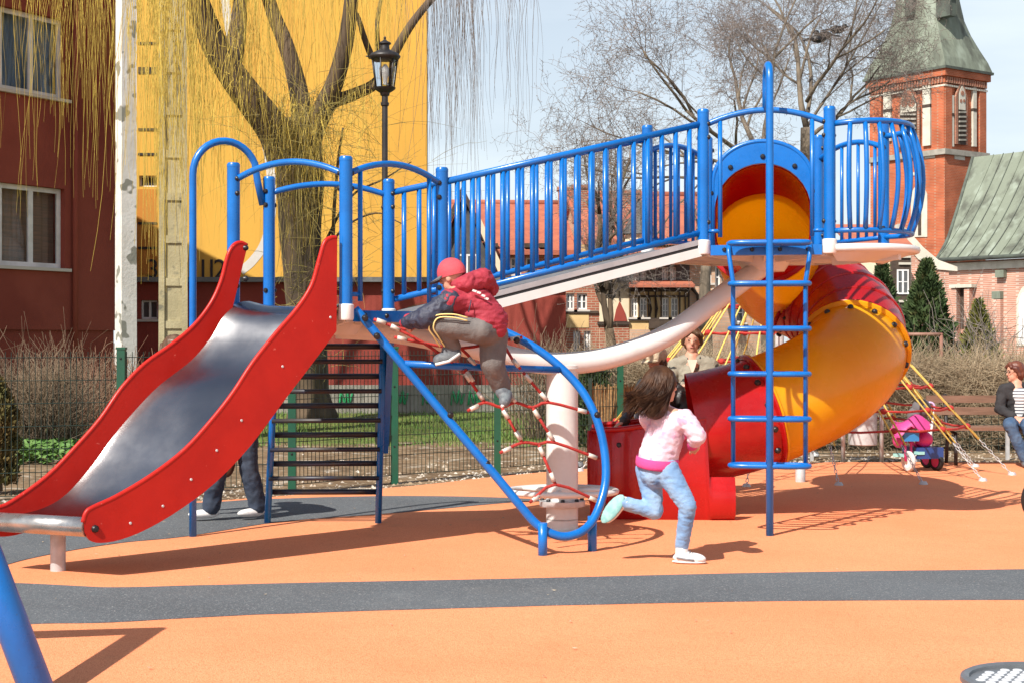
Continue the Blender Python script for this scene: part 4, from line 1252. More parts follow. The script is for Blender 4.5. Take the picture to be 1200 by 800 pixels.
mb.prism([rp_.pt(s0, -.05), rp_.pt(s1, -.05), rp_.pt(s1, zt2), rp_.pt(s0, zt2)], (0, 0.2, 0)); mb.build('slab', MAT['stone_grey'], gw)
mat('graffiti', (0.04, 0.36, 0.14, 1), 0.8)
for gx in (405, 470, 502, 536, 556):
    pts = [rp_.px(gx + dx, 466 + dy, 0.02) for dx, dy in ((-7, 8), (-5, -8), (-1, 6), (2, -9), (4, 7), (8, -6))]
    mb = MB(); mb.tube(spline(pts, 4), 0.022, 5); mb.build('graffiti_mark', MAT['graffiti'], gw)

# ---------------------------------------------------------------- row of houses
def house_box(pl, s0, s1, z1, depth, holes, wm, par, z0=0.0, name='wall'):
    wall(pl, s0, s1, z0, z1, holes, 0.3, wm, name, par)
    mb = MB()
    for s, sg in ((s0, 1), (s1, -1)):
        a, b = pl.pt(s, z0, -0.31), pl.pt(s, z0, -depth); mb.prism([a, b, b + Vector((0, 0, z1 - z0)), a + Vector((0, 0, z1 - z0))], Vector((pl.u.x, pl.u.y, 0)) * 0.25 * sg)
    mb.build('side_wall', wm, par)
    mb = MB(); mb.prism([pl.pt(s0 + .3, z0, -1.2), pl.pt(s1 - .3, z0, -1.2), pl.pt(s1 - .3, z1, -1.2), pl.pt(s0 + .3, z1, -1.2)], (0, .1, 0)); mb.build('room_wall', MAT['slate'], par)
def hpx(pl, x0, y0, x1, y1):
    a, b = pl.sz(x0, y1), pl.sz(x1, y0); return (a[0], a[1], b[0], b[1])
def pitched(pl, s0, s1, ze, zr, run, m_, par, over=0.35, name='roof', depth=None):
    """roof slope rising away from the wall to a ridge, and down behind"""
    mb = MB(); t = 0.16
    a, b = pl.pt(s0 - .2, ze - .1, over), pl.pt(s1 + .2, ze - .1, over); c, d = pl.pt(s1 + .2, zr, -run), pl.pt(s0 - .2, zr, -run)
    e, f = pl.pt(s1 + .2, ze - .1, -2 * run - over), pl.pt(s0 - .2, ze - .1, -2 * run - over)
    mb.prism([a, b, c, d], (0, 0, t)); mb.prism([d, c, e, f], (0, 0, t))
    r_ = mb.build(name, m_, par)
    mb = MB(); mb.tube([d + Vector((0, 0, t)), c + Vector((0, 0, t))], 0.13, 6); mb.build('ridge', m_, r_)
    gb = MB()
    for s, sg in ((s0, 1), (s1, -1)):
        gb.prism([pl.pt(s, ze - .05, -.05), pl.pt(s, ze - .05, -2 * run), pl.pt(s, zr, -run)], Vector((pl.u.x, pl.u.y, 0)) * 0.2 * sg)
    gb.build('gable_wall', MAT['brick_tan'], r_)
    return r_
# house A: long red roof with a slate-hung gable dormer
ha = Plane(((498 - 600) * 52 / F, 52.0), (1, 0.06))
hA = empty('tiled_house', ha.pt(3, 0), 'brick house with long red tiled roof and dark slate gable', 'house')
h1 = [hpx(ha, *q) for q in ((598, 302, 611, 322), (616, 302, 629, 322), (598, 350, 611, 376), (616, 350, 629, 376), (640, 350, 653, 376))]
sA1 = ha.sz(688, 300)[0]
house_box(ha, 0, sA1, ha.sz(600, 296)[1], 8, h1, MAT['brick_red'], hA)
for h in h1: window(ha, *h, hA, nv=2, nh=1, fw=0.06, g_='glass_far')
rA = pitched(ha, 0, sA1, ha.sz(600, 296)[1], ha.sz(600, 240)[1] + 0.25, 4.0, MAT['roof_tile'], hA)
def chimney(pl, x, y0, y1, w, back, par, m_='brick_red'):
    p = pl.pt(pl.sz(x, 300)[0], 0, -back); t = p.y / F
    mb = MB(); z1 = H + (400 - y0) * t; z0 = H + (400 - y1) * t
    mb.box(p.x - w / 2, p.x + w / 2, p.y - .3, p.y + .3, z0, z1); mb.box(p.x - w / 2 - .05, p.x + w / 2 + .05, p.y - .35, p.y + .35, z1, z1 + .12)
    mb.build('chimney', MAT[m_], par)
chimney(ha, 673, 224, 262, 0.55, 3.0, rA)
gd = Plane(ha.p0 + ha.n * 0.9, ha.u)
ap, bl_, br_ = gd.px(542, 229), gd.px(512, 302), gd.px(584, 322)
mb = MB(); mb.prism([gd.px(542, 232), gd.px(519, 300), gd.px(519, 330), gd.px(580, 330), gd.px(572, 300)], (0, 0.25, 0)); sg_ = mb.build('gable_wall', MAT['slate'], hA)
mb = MB(); mb.prism([ap, bl_, bl_ + Vector((-.1, 0, .25)), ap + Vector((0, 0, .3)), br_ + Vector((.12, 0, .25)), br_], (0, -0.3, 0)); mb.build('barge_board', MAT['timber'], sg_)
mb = MB(); mb.prism([gd.px(561, 268), gd.px(586, 324), gd.px(594, 324), gd.px(564, 258)], (0, -0.36, 0)); mb.build('barge_cap', MAT['cream'], sg_)
mb = MB(); mb.prism([ap + Vector((0, .3, 0.02)), br_ + Vector((0, .3, 0.02)), br_ + Vector((0, 4.5, 0.02)), ap + Vector((0, 4.5, 0.02))], (0, 0, .12)); mb.prism([bl_ + Vector((0, .3, 0.02)), ap + Vector((0, .3, 0.02)), ap + Vector((0, 4.5, 0.02)), bl_ + Vector((0, 4.5, 0.02))], (0, 0, .12)); mb.build('gable_roof', MAT['roof_tile'], sg_)
gw_ = Plane(gd.p0 + gd.n * 0.12, gd.u)
h = hpx(gw_, 534, 298, 560, 322); window(gw_, *h, hA, nv=2, fw=0.07, inset=0.03, g_='glass_far', sill=False)
for x in (577, 619, 636): slab(x - 5, 286, x + 6, 291, 'timber', 'lintel', 0.35, hA, ha)
# house B: second tiled roof with a slate turret
hb = Plane(((688 - 600) * 50 / F, 50.0), (1, 0.10))
hB = empty('turret_house', hb.pt(3, 0), 'ochre house with steep red tiled roof and small grey turret', 'house')
sB1 = hb.sz(846, 300)[0]
h2 = [hpx(hb, *q) for q in ((664 + 34, 292, 664 + 50, 312), (722, 292, 734, 312))]
house_box(hb, 0, sB1, hb.sz(700, 284)[1], 8, h2, MAT['ochre'], hB)
for h in h2: window(hb, *h, hB, nv=2, nh=1, fw=0.06, g_='glass_far')
rB = pitched(hb, 0, sB1, hb.sz(700, 284)[1], hb.sz(700, 232)[1] + 0.3, 3.6, MAT['roof_tile'], hB)
chimney(hb, 755, 228, 262, 0.6, 2.6, rB); chimney(hb, 671 + 22, 222, 262, 0.5, 2.6, rB)
tp_ = hb.px(746, 290, 0.5); t_ = tp_.y / F
mb = MB(); z0, z1, z2 = H + 100 * t_, H + 125 * t_, H + 168 * t_
mb.lathe((tp_.x, tp_.y, 0), [(0.0, z2), (0.10, z2 - 0.15), (0.34, z1 + 0.45), (0.58, z1 + 0.05), (0.60, z1)], 8, smooth=False); mb.build('turret_roof', MAT['slate'], hB)
mb = MB(); mb.lathe((tp_.x, tp_.y, 0), [(0.46, z1 - .01), (0.46, z0 - 1.2)], 8, smooth=False); mb.build('turret_wall', MAT['cream'], hB)

# house C: half-timbered front
hc = Plane(((662 - 600) * 46 / F, 46.0), (1, 0.0))
hC = empty('half_timbered_house', hc.pt(3, 0), 'half-timbered house with ochre panels, dark beams and red tile skirt roof', 'house')
sx = lambda x: hc.sz(x, 400)[0]
sz_ = lambda y: hc.sz(600, y)[1]
hr_ = [hpx(hc, *q) for q in ((663.5, 344, 673, 363), (676, 344, 688, 363), (672, 388, 680, 410), (684, 388, 692, 410))]
wall(hc, sx(662), sx(702), 0, sz_(318), hr_, 0.3, MAT['brick_red'], 'brick_wall', hC)
for h in hr_: window(hc, *h, hC, nv=2, nh=1, fw=0.05, g_='glass_far')
slab(664, 368, 690, 384, 'ochre', 'wall_panel', 0.02, hC, hc)
slab(662.5, 364.5, 701, 367.5, 'timber', 'string_course', 0.06, hC, hc)
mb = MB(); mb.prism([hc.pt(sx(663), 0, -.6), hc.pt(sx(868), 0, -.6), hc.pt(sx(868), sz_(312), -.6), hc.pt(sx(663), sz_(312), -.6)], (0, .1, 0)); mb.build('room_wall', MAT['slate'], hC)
hcr = [hpx(hc, 697.5, 337, 704, 365)]
wall(hc, sx(702.2), sx(737), 0, sz_(326), [hpx(hc, 715, 391, 721, 402)], 0.3, MAT['cream'], 'cream_wall', hC)
window(hc, *hpx(hc, 715, 391, 721, 402), hC, nv=1, fw=0.05, g_='glass_far')
slab(700, 377, 738, 380.5, 'timber', 'string_course', 0.10, hC, hc)
mb = MB(); mb.prism([hc.px(719, 376.5, .01), hc.px(734.5, 376.5, .01), hc.px(732, 366, .01), hc.px(726, 353, .01), hc.px(722, 363, .01)], (0, -0.05, 0)); mb.build('painted_spire', MAT['maroon_light'], hC)
slab(725.2, 341, 726.6, 352, 'timber', 'wall_ornament', 0.05, hC, hc)
pr = Plane(hc.p0 + hc.n * 0.0, hc.u)
htw = [hpx(hc, *q) for q in ((739.5, 349, 747.5, 372), (750, 349, 758.5, 372), (776, 349, 784, 372), (786.5, 349, 795, 372))]
wall(hc, sx(737.2), sx(808), 0, sz_(339), htw, 0.3, MAT['ochre'], 'timber_wall', hC)
for h in htw: window(hc, *h, hC, nv=2, nh=2, fw=0.045, g_='glass_far')
for x in (738.3, 748.8, 760, 768, 774.8, 796.5, 803, 807): slab(x - 0.8, 342, x + 0.8, 372.5, 'timber', 'timber_post', 0.05, hC, hc)
for y0, y1 in ((339.2, 342), (346.3, 348.5), (372.6, 376)): slab(737.5, y0, 807.8, y1, 'timber', 'timber_beam', 0.06, hC, hc)
slab(760, 376.1, 806, 385, 'timber', 'balcony_boarding', 0.12, hC, hc)
slab(737.6, 386, 807.6, 440, 'brick_tan', 'ground_floor', 0.04, hC, hc); slab(702.6, 381, 737, 440, 'brick_red', 'ground_floor', 0.03, hC, hc)
for x in (764, 771): 
    mb = MB(); mb.tube([hc.px(x - 3.2, 348.8, .05), hc.px(x - 1, 362, .05), hc.px(x - 3, 372.4, .05)], 0.03, 5); mb.build('timber_brace', MAT['timber'], hC)
# red skirt roof and dark attic storey above
mb = MB(); mb.prism([hc.pt(sx(735), sz_(338), 0.75), hc.pt(sx(811), sz_(338), 0.75), hc.pt(sx(810), sz_(331), -0.15), hc.pt(sx(737), sz_(331), -0.15)], (0, 0, 0.08)); sk = mb.build('skirt_roof', MAT['roof_tile'], hC)
hat = [hpx(hc, *q) for q in ((742, 313, 749, 329.5), (750.5, 313, 757, 329.5), (776, 313, 783.5, 329.5), (785, 313, 792.5, 329.5))]
wall(hc, sx(737.3), sx(808), sz_(331), sz_(305), hat, 0.3, MAT['slate'], 'attic_wall', hC)
for h in hat: window(hc, *h, hC, nv=2, nh=2, fw=0.045, g_='glass_far', sill=False)
mb = MB(); mb.prism([hc.pt(sx(735), sz_(311), 0.5), hc.pt(sx(812), sz_(311), 0.5), hc.pt(sx(800), sz_(287), -3.5), hc.pt(sx(735), sz_(287), -3.5)], (0, 0, 0.12)); mb.build('roof', MAT['roof_tile'], hC)
mb = MB(); mb.prism([hc.pt(sx(697), sz_(330), 0.4), hc.pt(sx(738), sz_(330), 0.4), hc.pt(sx(738), sz_(318), -2.5), hc.pt(sx(697), sz_(318), -2.5)], (0, 0, 0.12)); mb.build('side_roof', MAT['slate'], hC)
# brick gable on the right
hg = [hpx(hc, *q) for q in ((829, 310, 834, 332), (838, 312, 844, 338), (862, 355, 872, 378))]
wall(hc, sx(808.3), sx(905), 0, sz_(300), hg, 0.3, MAT['brick_tan'], 'brick_gable_wall', hC)
for h in hg: window(hc, *h, hC, nv=1, nh=1, fw=0.05, g_='glass_far')
mb = MB(); mb.prism([hc.pt(sx(806), sz_(304), 0.3), hc.pt(sx(907), sz_(304), 0.3), hc.pt(sx(907), sz_(272), -3), hc.pt(sx(806), sz_(272), -3)], (0, 0, 0.14)); mb.build('gable_roof', MAT['roof_tile'], hC)
mb = MB(); mb.tube([hc.px(810, 338, .1), hc.px(817, 346, .1), hc.px(818, 360, .1), hc.px(818, 400, .1)], 0.05, 6); mb.build('downpipe', MAT['timber'], hC)
# ---------------------------------------------------------------- church
D0 = 90.0
tc_ = Vector(((1107 - 600) * D0 / F, D0)); u_ = Vector((-0.59, 0.807)).normalized(); v_ = Vector((0.807, 0.59)).normalized()
CH = empty('church', (tc_.x, tc_.y, 0), 'red brick church with green copper spire and nave roof', 'church')
lf, rf = Plane(tc_, u_), Plane(tc_, v_)
if True:
    wl_ = lf.sz(1020, 120)[0]; wr_ = rf.sz(1155, 120)[0]
zc_ = H + 320 * D0 / F; zs_ = H + 222 * D0 / F
def arch_poly(pl, x0, x1, ytop, ybot, out, n=8):
    (a, zb), (b, _) = pl.sz(x0, ybot), pl.sz(x1, ybot); zt = pl.sz((x0 + x1) / 2, ytop)[1]
    zb = pl.sz((x0 + x1) / 2, ybot)[1]; w = b - a; zsr = zt - abs(w) * 0.85
    pts = [pl.pt(a, zb, out), pl.pt(b, zb, out)]
    for k in range(n + 1):
        t = k / n
        s = b + (a - b) * t
        e = 1 - abs(2 * t - 1) ** 1.6
        pts.append(pl.pt(s, zsr + (zt - zsr) * e, out))
    return pts
lower = MB(); lower.prism([lf.pt(0, 0), lf.pt(wl_, 0), lf.pt(wl_, 0, -wr_), lf.pt(0, 0, -wr_)], (0, 0, zs_)); lower.build('tower_base', MAT['brick_church'], CH)
upb = MB(); i_ = 0.12
upb.prism([lf.pt(i_, zs_, -i_), lf.pt(wl_ - i_, zs_, -i_), lf.pt(wl_ - i_, zs_, -wr_ + i_), lf.pt(i_, zs_, -wr_ + i_)], (0, 0, zc_ - zs_)); up_o = upb.build('belfry', MAT['brick_church'], CH)
for pl, w in ((lf, wl_), (rf, wr_)):      # corner piers, cornice, string course
    for a, b in ((0.0, 0.16), (0.84, 1.0)):
        mb = MB(); n3 = Vector((pl.n.x, pl.n.y, 0)); u3 = Vector((pl.u.x, pl.u.y, 0))
        mb.obox(pl.pt(w * (a + b) / 2, (zs_ + zc_ - .9) / 2, -0.03 - 0.01 * (pl is rf)), u3 * abs(w) * (b - a) / 2, n3 * 0.1, Vector((0, 0, (zc_ - .9 - zs_) / 2))); mb.build('corner_pier', MAT['brick_church'], up_o)
mb = MB()
for z0, z1, o_ in ((zc_ - .85, zc_ - .45, 0.06), (zc_ - .45, zc_, 0.22)):
    mb.prism([lf.pt(-o_, z0, o_), lf.pt(wl_ + o_, z0, o_), lf.pt(wl_ + o_, z0, -wr_ - o_), lf.pt(-o_, z0, -wr_ - o_)], (0, 0, z1 - z0 - .002))
mb.build('cornice', MAT['brick_church'], up_o)
mb = MB(); o_ = 0.18; mb.prism([lf.pt(-o_, zs_ - .15, o_), lf.pt(wl_ + o_, zs_ - .15, o_), lf.pt(wl_ + o_, zs_ - .15, -wr_ - o_), lf.pt(-o_, zs_ - .15, -wr_ - o_)], (0, 0, 0.32)); mb.build('string_course', MAT['stone_grey'], CH)
mb = MB(); o_ = 0.09; mb.prism([lf.pt(-o_, zc_ - 1.05, o_), lf.pt(wl_ + o_, zc_ - 1.05, o_), lf.pt(wl_ + o_, zc_ - 1.05, -wr_ - o_), lf.pt(-o_, zc_ - 1.05, -wr_ - o_)], (0, 0, 0.10)); mb.build('pale_course', MAT['stone_white'], up_o)
def dent(pl, w, n):
    mb = MB(); u3 = Vector((pl.u.x, pl.u.y, 0)); n3 = Vector((pl.n.x, pl.n.y, 0))
    for k in range(n): mb.obox(pl.pt(w * (k + .5) / n, zc_ - .68, 0.09), u3 * abs(w) / n * 0.25, n3 * 0.06, Vector((0, 0, 0.16)))
    return tag(mb.build('dentil_course', MAT['brick_red'], up_o), kind='stuff')
dent(lf, wl_, 26); dent(rf, wr_, 18)
for pl, wins, pans in ((lf, (1056, 1076, 103, 172), ((1035.5, 1044, 108, 166), (1081.5, 1090.5, 96, 171))), (rf, (1121, 1130, 100, 170), ((1140, 1144, 103, 172), (1114.5, 1117.5, 112, 172)))):
    x0, x1, yt, yb = wins
    n3 = Vector((pl.n.x, pl.n.y, 0))
    mb = MB(); mb.prism(arch_poly(pl, x0 - 2.5, x1 + 2.5, yt - 3.5, yb, -0.02), n3 * 0.12); ar = mb.build('arch_surround', MAT['brick_red'], up_o)
    mb = MB(); mb.prism(arch_poly(pl, x0, x1, yt, yb, 0.095), n3 * 0.02); mb.build('louvre_backing', MAT['timber'], ar)
    mb = MB(); mb.prism(arch_poly(pl, x0 + .8, x1 - .8, yt + 1.5, yt + (yb - yt) * 0.42, 0.116), n3 * 0.03); tr = mb.build('tracery', MAT['stone_white'], ar)
    for k in range(7):
        y = yt + (yb - yt) * (0.46 + 0.54 * k / 7)
        a, b = pl.sz(x0 + .6, y), pl.sz(x1 - .6, y)
        mb = MB(); mb.bar(pl.pt(a[0], a[1], 0.15), pl.pt(b[0], b[1], 0.15), 0.10, 0.10); mb.build('louvre', MAT['stone_grey'], ar)
    mx = (x0 + x1) / 2
    for dx, dy, rr_ in ((0, 10, .34), (-4, 19, .24), (4, 19, .24)):
        c = pl.px(mx + dx * (x1 - x0) / 20, yt + dy, 0.148); mb = MB(); mb.lathe(c, [(0.0, .02), (rr_ * (x1 - x0) / 20, .02), (rr_ * (x1 - x0) / 20, 0)], 12, n3); mb.build('rosette', MAT['brick_red'], tr)
    for (a0, a1, b0, b1) in pans:
        s0, s1 = pl.sz(a0, 140)[0], pl.sz(a1, 140)[0]; z0, z1 = pl.sz((a0 + a1) / 2, b1)[1], pl.sz((a0 + a1) / 2, b0)[1]
        mb = MB(); mb.obox(pl.pt((s0 + s1) / 2, (z0 + z1) / 2, -0.06), Vector((pl.u.x, pl.u.y, 0)) * abs(s1 - s0) / 2, n3 * 0.1, Vector((0, 0, (z1 - z0) / 2))); pn = mb.build('blind_panel', MAT['stone_white'], up_o)
        mb = MB(); mb.obox(pl.pt((s0 + s1) / 2, z0 + (z1 - z0) * 0.62, -0.05), Vector((pl.u.x, pl.u.y, 0)) * abs(s1 - s0) / 2 * 1.05, n3 * 0.11, Vector((0, 0, 0.09))); mb.build('panel_band', MAT['timber'], pn)
# lower tower: twin lancets in a white field, small pale plaques
mb = MB(); n3 = Vector((lf.n.x, lf.n.y, 0)); mb.prism([lf.px(1068, 278, .0), lf.px(1087, 278, .0), lf.px(1087, 228, .0), lf.px(1083, 220, .0), lf.px(1077.5, 227, .0), lf.px(1072, 220, .0), lf.px(1068, 228, .0)], n3 * 0.05); tw = mb.build('lancet_field', MAT['stone_white'], CH)
for x in (1078.5,):
    mb = MB(); mb.prism(arch_poly(lf, x - 1.8, x + 1.8, 236, 276, 0.052), n3 * 0.02); mb.build('lancet', MAT['timber'], tw)
for x, y in ((1073, 204), (1060, 186), (1090, 184)):
    slab(x - 6, y - 2.5, x + 6, y + 2.5, 'stone_white', 'plaque', 0.05, CH, lf)
slab(1118, 183, 1130, 187, 'stone_white', 'plaque', 0.05, CH, rf)
# copper spire: flared skirt, then steep octagonal cone
cx_ = lf.pt(wl_ / 2, 0, -wr_ / 2)
def ring8(hw, hl, z, oct_):
    a = Vector((u_.x, u_.y, 0)); b = Vector((v_.x, v_.y, 0)); pts = []
    for k in range(16):
        t = 2 * math.pi * (k + 0.0) / 16 + math.pi / 4
        c, s = math.cos(t), math.sin(t); m_ = max(abs(c), abs(s))
        q = Vector((c / m_, s / m_)).lerp(Vector((c, s)) * 1.06, oct_)
        pts.append(cx_ + a * q.x * hl + b * q.y * hw + Vector((0, 0, z)))
    return pts
hl_, hw_ = abs(wl_) / 2 + .32, abs(wr_) / 2 + .32
hs = [(0, 1.0, 0), (0.7, 0.93, .05), (1.5, 0.83, .2), (2.4, 0.74, .45), (3.3, 0.675, .7), (4.4, 0.63, .9), (8, 0.5, 1), (14, 0.27, 1), (20, 0.02, 1)]
mb = MB(); mb.loft([ring8(hw_ * k + (1 - k) * 0.2, hl_ * k, zc_ + dz, oc) for dz, k, oc in hs], closed=True, smooth=False); spire = mb.build('spire', MAT['copper'], CH)
mb = MB(); mb.loft([ring8(hw_ + .02, hl_ + .02, zc_ - .05, 0), ring8(hw_ + .03, hl_ + .03, zc_ + .10, 0)], closed=True, smooth=False); mb.build('spire_eave', MAT['copper_dark'], spire)
for pl, x in ((lf, 1064), (rf, 1116)):
    c = pl.px(x, 8, -0.55 if pl is lf else -.45)
    mb = MB(); n3 = Vector((pl.n.x, pl.n.y, 0)); u3 = Vector((pl.u.x, pl.u.y, 0)); mb.obox(c, u3 * 0.28, n3 * 0.5, Vector((0, 0, .55))); mb.prism([c + u3 * .4 + n3 * .6 + Vector((0, 0, .55)), c - u3 * .4 + n3 * .6 + Vector((0, 0, .55)), c + n3 * .6 + Vector((0, 0, 1.1))], n3 * -1.2); lu = mb.build('spire_lucarne', MAT['copper_dark'], spire)
# nave: standing seam copper roof
np_ = Plane(((1112 - 600) * 85 / F, 85.0), (0.6, -0.8))
eS0, eZ = np_.sz(1118, 307)
rz = eZ + 6.2; run_n = 4.6
S1 = 26.0
nw = MB(); nw.prism([np_.pt(-0.2, 0), np_.pt(S1, 0), np_.pt(S1, eZ), np_.pt(-0.2, eZ)], Vector((-np_.n.x, -np_.n.y, 0)) * 0.8); nave = nw.build('nave_wall', MAT['brick_pink'], CH)
def nroof(s, t):
    """t 0 eave .. 1 ridge, with a flared eave"""
    out = 0.6 - t * (run_n + 0.6); z = eZ + 0.1 + (rz - eZ) * (0.62 * t + 0.38 * t ** 1.9)
    return np_.pt(s, z, out)
_lp = [(0.0, 1097), (0.25, 1110), (0.5, 1119), (0.75, 1129), (1.0, 1140)]
def left_edge(t):
    x = float(np.interp(t, [a for a, b in _lp], [b for a, b in _lp]))
    q0 = nroof(0, t); k = (x - 600) / F           # s where the verge crosses that line of sight
    return (k * q0.y - q0.x) / (np_.u.x - k * np_.u.y)
TS = [k / 14 for k in range(15)]
mb = MB()
mb.loft([[nroof(left_edge(t) + (S1 - left_edge(t)) * k / 20, t) for k in range(21)] for t in TS])
mb.loft([[nroof(left_edge(t) + (S1 - left_edge(t)) * k / 20, t) - Vector((0, 0, .12)) for k in range(21)] for t in TS], flip=True)
nr = mb.build('nave_roof', MAT['copper'], CH)
for k in range(24):
    s0 = -0.4 + k * 0.66
    pts = [nroof(s0, t) + Vector((0, 0, .03)) for t in TS if s0 > left_edge(t)]
    if len(pts) > 2:
        mb = MB(); mb.tube(pts, 0.035, 4); mb.build('roof_seam', MAT['copper_dark' if k % 3 else 'copper'], nr)
mb = MB(); mb.tube([nroof(left_edge(t), t) for t in TS], 0.11, 6); mb.build('verge', MAT['copper_dark'], nr)
mb = MB(); mb.tube([nroof(left_edge(0), 0), nroof(S1, 0)], 0.13, 6); mb.build('gutter', MAT['copper_dark'], nr)
mb = MB(); mb.prism([np_.pt(-0.21, eZ - .5, .05), np_.pt(S1, eZ - .5, .05), np_.pt(S1, eZ - .1, .05), np_.pt(-0.21, eZ - .1, .05)], Vector((np_.n.x, np_.n.y, 0)) * .1); mb.build('eaves_course', MAT['stone_white'], CH)
for x in (1199,):
    n3 = Vector((np_.n.x, np_.n.y, 0))
    mb = MB(); mb.prism(arch_poly(np_, x - 7, x + 9, 336, 405, 0.0), n3 * 0.06); nwn = mb.build('nave_window_surround', MAT['stone_white'], CH)
    mb = MB(); mb.prism(arch_poly(np_, x - 4, x + 6, 343, 403, 0.062), n3 * 0.02); mb.build('nave_window', MAT['frame_white'], nwn)
for x, y in ((1175, 321), (1171, 346)): slab(x - 5, y - 4.5, x + 5, y + 4.5, 'copper', 'buttress_cap', 0.3, CH, np_)
slab(1166, 351, 1176, 420, 'brick_pink', 'buttress', 0.28, CH, np_)
# porch with pale sloping coping
pc = Plane(((1062 - 600) * 74 / F, 74.0), (0.85, -0.25))
mb = MB(); mb.prism([pc.px(1058, 430), pc.px(1112, 430), pc.px(1112, 318), pc.px(1100, 311), pc.px(1080, 296), pc.px(1066, 276), pc.px(1058, 268)], (0, 1.2, 0)); po = mb.build('porch_wall', MAT['brick_pink'], CH)
mb = MB(); mb.prism([pc.px(1056, 262, .1), pc.px(1066, 272, .1), pc.px(1082, 290, .1), pc.px(1100, 305, .1), pc.px(1122, 313, .1), pc.px(1122, 318, .1), pc.px(1098, 316, .1), pc.px(1076, 304, .1), pc.px(1060, 285, .1), pc.px(1056, 276, .1)], (0, 1.5, 0)); mb.build('porch_coping', MAT['stone_white'], po)
mb = MB(); mb.prism([pc.px(1052, 330, .1), pc.px(1062, 330, .1), pc.px(1066, 300, .1), pc.px(1062, 268, .1), pc.px(1056, 262, .1)], (0, 1.0, 0)); mb.build('porch_buttress', MAT['stone_white'], po)
slab(1126, 335, 1134, 385, 'timber', 'porch_door', 0.05, CH, np_)
slab(1120, 338, 1126, 400, 'brick_pink', 'porch_pier', 0.4, CH, np_); slab(1135, 338, 1141, 400, 'brick_pink', 'porch_pier', 0.4, CH, np_)
slab(1118, 333, 1145, 338, 'stone_white', 'porch_lintel', 0.5, CH, np_)
# low side building of the church seen under the balcony
sp_ = Plane(((1000 - 600) * 70 / F, 70.0), (1, 0.05))
sb = empty('parish_building', sp_.pt(1, 0), 'cream parish building with dark timber bay beside the church', 'building')
wall(sp_, sp_.sz(998, 400)[0], sp_.sz(1068, 400)[0], 0, sp_.sz(1030, 292)[1], [], 0.3, MAT['cream'], 'wall', sb)
slab(1043, 293, 1066, 392, 'timber', 'timber_bay', 0.12, sb, sp_)
h = hpx(Plane(sp_.p0 + sp_.n * .14, sp_.u), 1051, 316, 1065, 345); window(Plane(sp_.p0 + sp_.n * .16, sp_.u), *h, sb, nv=2, nh=1, fw=.07, inset=.02, g_='glass_far', sill=False)
for y in (300, 308, 352): slab(1052, y, 1066, y + 2.6, 'stone_white', 'bay_rail', 0.2, sb, sp_)
mb = MB(); mb.prism([sp_.pt(-.2, sp_.sz(1030, 292)[1], .3), sp_.pt(sp_.sz(1068, 400)[0], sp_.sz(1030, 292)[1], .3), sp_.pt(sp_.sz(1068, 400)[0], sp_.sz(1030, 292)[1] + 1.2, -3), sp_.pt(-.2, sp_.sz(1030, 292)[1] + 1.2, -3)], (0, 0, .15)); mb.build('roof', MAT['roof_tile'], sb)
# ================================================================== FENCES
fpts_ = [Vector((-7.2, 12.35)), Vector((-5.35, 12.9)), Vector((-3.49, 13.73)), Vector((-2.06, 14.4)), Vector((-1.18, 15.45)), Vector((-0.155, 16.35)), Vector((1.25, 17.75))]
FH = 1.33
fence = empty('mesh_fence', (fpts_[3].x, fpts_[3].y, 0), 'green welded wire mesh fence with square posts behind the playground', 'fence')
for p in fpts_:
    mb = MB(); mb.box(p.x - .036, p.x + .036, p.y - .036, p.y + .036, -0.05, FH); mb.box(p.x - .041, p.x + .041, p.y - .041, p.y + .041, FH, FH + 0.02)
    po_ = mb.build('fence_post', MAT['fence_green'], fence)
    for z in (0.35, 0.95, 1.25):
        bolt(po_, (p.x, p.y - .037, z), (0, -1, 0), 0.6).data.materials
def mesh_panel(a, b, h, sv, sh, r, m_, par, z0=0.06):
    d = b - a; Ln = d.length; d = d / Ln; n = Vector((d.y, -d.x))
    a2 = a + d * 0.045; L2 = Ln - 0.09
    k = int(L2 / sv) + 1
    pts = []
    for i in range(k):
        p = a2 + d * (i * sv)
        pts.append([(p.x, p.y, z0), (p.x, p.y, (z0 + h) / 2), (p.x, p.y, h)])
    zs = np.arange(z0, h + 0.001, sh)
    b2 = a2 + d * L2
    for z in zs:
        for o in (-r, r):
            pts.append([(a2.x + n.x * o, a2.y + n.y * o, z), ((a2.x + b2.x) / 2 + n.x * o, (a2.y + b2.y) / 2 + n.y * o, z), (b2.x + n.x * o, b2.y + n.y * o, z)])
    pts = np.array(pts)
    o = strands('mesh_panel', pts, np.full(pts.shape[:2], r), m_, par, n=4)
    o['kind'] = 'stuff'
    return o
for a, b in zip(fpts_[:-1], fpts_[1:]): mesh_panel(a, b, FH - 0.02, 0.05, 0.2, 0.0034, MAT['wire'], fence)
lowf = [Vector((1.45, 18.0)), Vector((3.6, 18.45)), Vector((6.0, 18.6)), Vector((8.4, 18.7))]
wf = empty('low_wire_fence', (3.6, 18.45, 0), 'low wire mesh edging fence behind the bench', 'fence')
for p in lowf:
    mb = MB(); mb.box(p.x - .02, p.x + .02, p.y - .02, p.y + .02, -0.05, 0.62); mb.build('fence_post', MAT['galv'], wf)
for a, b in zip(lowf[:-1], lowf[1:]): mesh_panel(a, b, 0.56, 0.09, 0.085, 0.003, MAT['wire'], wf)

